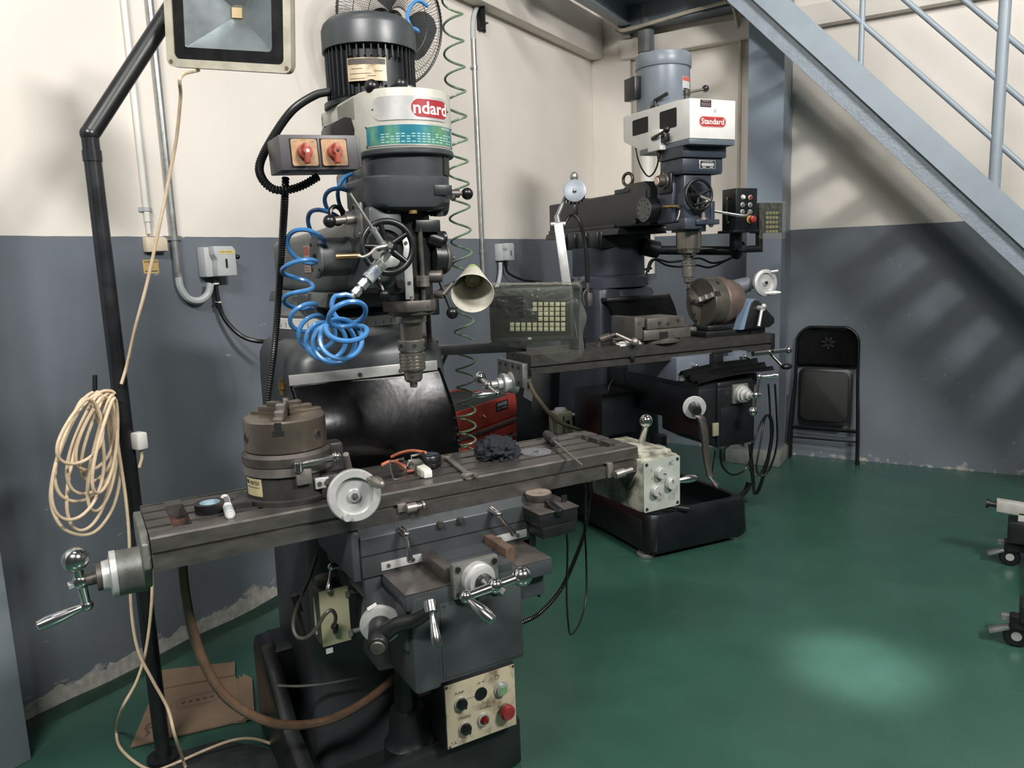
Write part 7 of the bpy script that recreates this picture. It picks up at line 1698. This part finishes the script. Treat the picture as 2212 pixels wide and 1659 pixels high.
# ---- extension cord
ec_ = thing('extension_cord', 'cream extension cord coiled on the lamp stand hook and trailing to the floor', 'cord', (PX, PY, 0))
def CX(X, x, y): return atx(x, y, X) - Vector((PX, PY, 0))
def CZ(z, x, y): return atz(x, y, z) - Vector((PX, PY, 0))
q = [LP(0.06, 0.0, -0.07) + BL - Vector((PX, PY, 0))] + [CX(X, x, y) for X, x, y in ((-1.83, 391, 165), (-1.86, 390, 210), (-1.93, 381, 300), (-1.98, 366, 380), (-2.03, 344, 490), (-2.08, 318, 610), (-2.12, 293, 705), (-2.15, 275, 785), (-2.15, 262, 830))]
part('lamp_lead', MB().tube(q, 0.0048, n=8), CORD, ec_)
loops = MB()
hook = (-0.03 + PX)
for k, (wl_, hl_, ox, ph_) in enumerate(((58, 300, -4, 0), (80, 235, -12, .3), (44, 190, 12, .1), (66, 215, 0, .5), (36, 250, 18, .2), (50, 160, 6, .4), (70, 265, -22, .3), (28, 205, 22, .1), (60, 140, -18, .2))):
    cx0, top_y = 228 + ox * 0.4, 846 + 2 * k; q = []
    for j in range(17):
        t_ = 2 * PI * j / 16
        yy = top_y + hl_ * (0.5 - 0.5 * math.cos(t_)); xx = cx0 - 30 + 18 * math.cos(t_) - wl_ * math.sin(t_) * (0.35 + 0.65 * (0.5 - 0.5 * math.cos(t_ * 0.9))) + ox
        q.append(CX(PX + 0.02 + 0.012 * k + 0.02 * math.sin(t_), xx, yy))
    loops.tube(q, 0.0048, n=6)
part('coil', loops, CORD, ec_)
q = [CX(-2.14, x, y) for x, y in ((248, 850), (240, 845), (220, 846), (190, 865), (160, 905), (130, 975), (112, 1040), (112, 1095), (135, 1140), (175, 1156), (210, 1145), (240, 1105), (255, 1060), (262, 1010))]
part('long_loop', MB().tube(q, 0.0048), CORD, ec_)
q = [CX(X, x, y) for X, x, y in ((-2.13, 243, 850), (-2.13, 250, 930), (-2.13, 262, 1010), (-2.13, 272, 1080), (-2.13, 279, 1160), (-2.13, 281, 1260), (-2.12, 286, 1340), (-2.10, 300, 1410), (-2.07, 330, 1470), (-2.04, 362, 1530), (-2.0, 378, 1590))] + [CZ(0.006, x, y) for x, y in ((400, 1655), (420, 1720))]
part('trail', MB().tube(q, 0.0048), CORD, ec_)
q = [CX(X, x, y) for X, x, y in ((-2.13, 316, 1120), (-2.13, 322, 1180), (-2.13, 328, 1245), (-2.12, 327, 1310), (-2.12, 316, 1400), (-2.12, 296, 1470), (-2.12, 264, 1530))] + [CZ(0.03, 252, 1575), CZ(0.006, 258, 1612), CZ(0.006, 290, 1645), CZ(0.006, 330, 1664), CZ(0.006, 372, 1652), CZ(0.03, 440, 1622), CZ(0.05, 500, 1600), CZ(0.045, 545, 1596), CZ(0.02, 590, 1608), CZ(0.006, 634, 1625)]
part('trail', MB().tube(q, 0.0048), CORD, ec_)
part('trail', MB().tube([CZ(0.01, 652, 1634), CZ(0.006, 654, 1642), CZ(0.006, 646, 1656), CZ(0.006, 636, 1675)], 0.0048), CORD, ec_)
pc = CX(-2.15, 297, 950)
b = MB().box(pc.x - 0.02, pc.x + 0.02, pc.y - 0.012, pc.y + 0.022, pc.z - 0.03, pc.z + 0.022, 0.006); pg = part('plug', b, WHITE, ec_)
part('plug_lead', MB().tube([pc + Vector((0, 0.005, -0.03)), pc + Vector((0.0, 0.008, -0.055)), pc + Vector((0.0, -0.005, -0.085))], 0.0048), CORD, pg)
# ---- coolant drain hose under the near table
q = [M1.Y(v, x, y) for v, x, y in ((.10, 393, 1215), (.10, 399, 1275), (.11, 413, 1350), (.12, 440, 1430), (.13, 480, 1497), (.14, 535, 1540), (.14, 595, 1563), (.14, 650, 1566), (.14, 705, 1557), (.15, 760, 1533), (.17, 810, 1500), (.19, 850, 1465))]
o = part('drain_hose', MB().tube(q, 0.0125, n=10, seg=14), BROWNH); o.location = M1.o; o.rotation_euler = (0, 0, M1.rz)
tag(o, 'thick brown drain hose looping from the near table down to its base', 'hose')
# ---- floor things
cb_ = thing('cardboard', 'flattened brown cardboard box on the floor by the near machine', 'cardboard', (-2.35, 1.6, 0))
CARD = mat('cardboard', s2l(124, 104, 84), 0.75, var=0.1, scale=6)
P4 = [atz(*p, 0.0) - Vector((-2.35, 1.6, 0)) for p in ((283, 1618), (528, 1560), (508, 1460), (335, 1492))]
b = MB(); b.prism([(p.x, p.y) for p in P4], (0, 0, 0.004), (1, 0, 0), (0, 1, 0), (0, 0, 1), 0.006); cs = part('sheet', b, CARD, cb_)
P5 = [atz(*p, 0.01) - Vector((-2.35, 1.6, 0)) for p in ((335, 1492), (508, 1460), (508, 1432), (350, 1450))]
b = MB(); b.prism([(p.x, p.y) for p in P5], (0, 0, 0.012), (1, 0, 0), (0, 1, 0), (0, 0, 1), 0.004); part('flap', b, CARD, cb_)
P6 = [atz(*p, 0.01) - Vector((-2.35, 1.6, 0)) for p in ((506, 1560), (532, 1556), (528, 1472), (508, 1462))]
b = MB()
for k in range(3):
    b.prism([(p.x + 0.01 * k, p.y + 0.01 * k) for p in P6], (0, 0, 0.004 + 0.006 * k), (1, 0, 0), (0, 1, 0), (0, 0, 1), 0.003)
part('folded_edge', b, CARD, cb_)
ce = (P4[0] + P4[1] + P4[2] + P4[3]) / 4; ud = (P4[1] - P4[0]).normalized(); vd = Vector((-ud.y, ud.x, 0))
t = MB()
for rr in (0.075, 0.06): t.rings([[ce + Vector((0, 0, 0.0105)) + ud * (rr * 1.25 * f * math.cos(2 * PI * i / 40) + 0.02) + vd * (rr * 0.55 * f * math.sin(2 * PI * i / 40) + 0.03) for i in range(40)] for f in (1.0, 0.97)], False, False)
for k in range(5): t.box(-0.006, 0.006, -0.008, 0.008, 0, 0.0006, M=Matrix.Translation(ce + Vector((0, 0, 0.0102)) + ud * (-0.03 + 0.024 * k) + vd * 0.03) @ Matrix.Rotation(0.7 * k, 4, 'Z'))
for k in range(4): t.box(-0.004, 0.004, -0.012, 0.012, 0, 0.0006, M=Matrix.Translation(P4[0] * 0.86 + P4[2] * 0.14 + Vector((0, 0, 0.0102)) + vd * (0.02 * k) + ud * 0.0) @ Matrix.Rotation(0.5 + k, 4, 'Z'))
part('print', t, mat('faded_box_print', s2l(86, 70, 58), 0.7), cs)
P7 = [atz(*p, 0.0) for p in ((300, 1700), (392, 1625), (480, 1600), (640, 1632), (700, 1700), (520, 1760))]
b = MB(); b.prism([(p.x, p.y) for p in P7], (0, 0, 0.001), (1, 0, 0), (0, 1, 0), (0, 0, 1), 0.004); o = part('floor_mat', b, mat('black_floor_mat', s2l(40, 44, 46), 0.7, var=0.35, scale=12)); tag(o, 'black rubber floor mat at the bottom edge by the near machine base', 'mat')
# ---- wheeled stand entering at the right edge
rs = thing('wheeled_stand', 'wheeled machine stand with a white arm at the right picture edge', 'stand', (0.20, 3.85, 0))
b = MB().box(0.12, 0.9, -0.50, 0.48, 0.15, 0.19, 0.004).box(-0.03, 0.13, 0.36, 0.48, 0.13, 0.235, 0.005).box(-0.01, 0.13, -0.53, -0.41, 0.12, 0.19, 0.005)
part('frame', b, BLACKP, rs)
for cy_ in (-0.47, 0.42):
    b = MB().cyl((-0.015, cy_ - 0.014, 0.045), (-0.015, cy_ + 0.014, 0.045), 0.045, seg=26, ch=0.006); w = part('caster_wheel', b, BLACK, rs)
    part('hub', MB().cyl((-0.015, cy_ - 0.016, 0.045), (-0.015, cy_ + 0.016, 0.045), 0.018), ALU, w)
    b = MB().box(-0.04, 0.045, cy_ - 0.024, cy_ + 0.024, 0.075, 0.13, 0.006); part('caster_fork', b, BLACKP, rs)
    b = MB().box(-0.115, -0.04, cy_ - 0.022, cy_ + 0.022, 0.07, 0.085, 0.005, M=Matrix.Translation((-0.04, cy_, 0.08)) @ Matrix.Rotation(-0.45, 4, 'Y') @ Matrix.Translation((0.04, -cy_, -0.08))).box(-0.07, -0.04, cy_ - 0.012, cy_ + 0.012, 0.10, 0.125, 0.003); part('brake_pedal', b, GALV, rs)
pa = aty(2152, 1090, 4.27) - Vector((0.20, 3.85, 0)); pb_ = aty(2260, 1108, 4.27) - Vector((0.20, 3.85, 0))
b = MB().prism([(-0.03, -0.028), (0.03, -0.028), (0.03, 0.028), (-0.03, 0.028)], pa, (0, 1, 0), (0, 0, 1), (pb_ - pa).normalized(), 0.55, 0.006)
b.box(pa.x + 0.09, pa.x + 0.12, -0.03 + pa.y, 0.03 + pa.y, pa.z - 0.13, pa.z - 0.02, 0.003); part('arm', b, mat('chipped_white_paint', s2l(176, 174, 166), 0.5, var=0.12, scale=20), rs)
d_ = (pb_ - pa).normalized(); part('adjusting_bolt', MB().cyl(pa - d_ * 0.03, pa, 0.014).cyl(pa - d_ * 0.042, pa - d_ * 0.03, 0.022), BLACKP, rs)
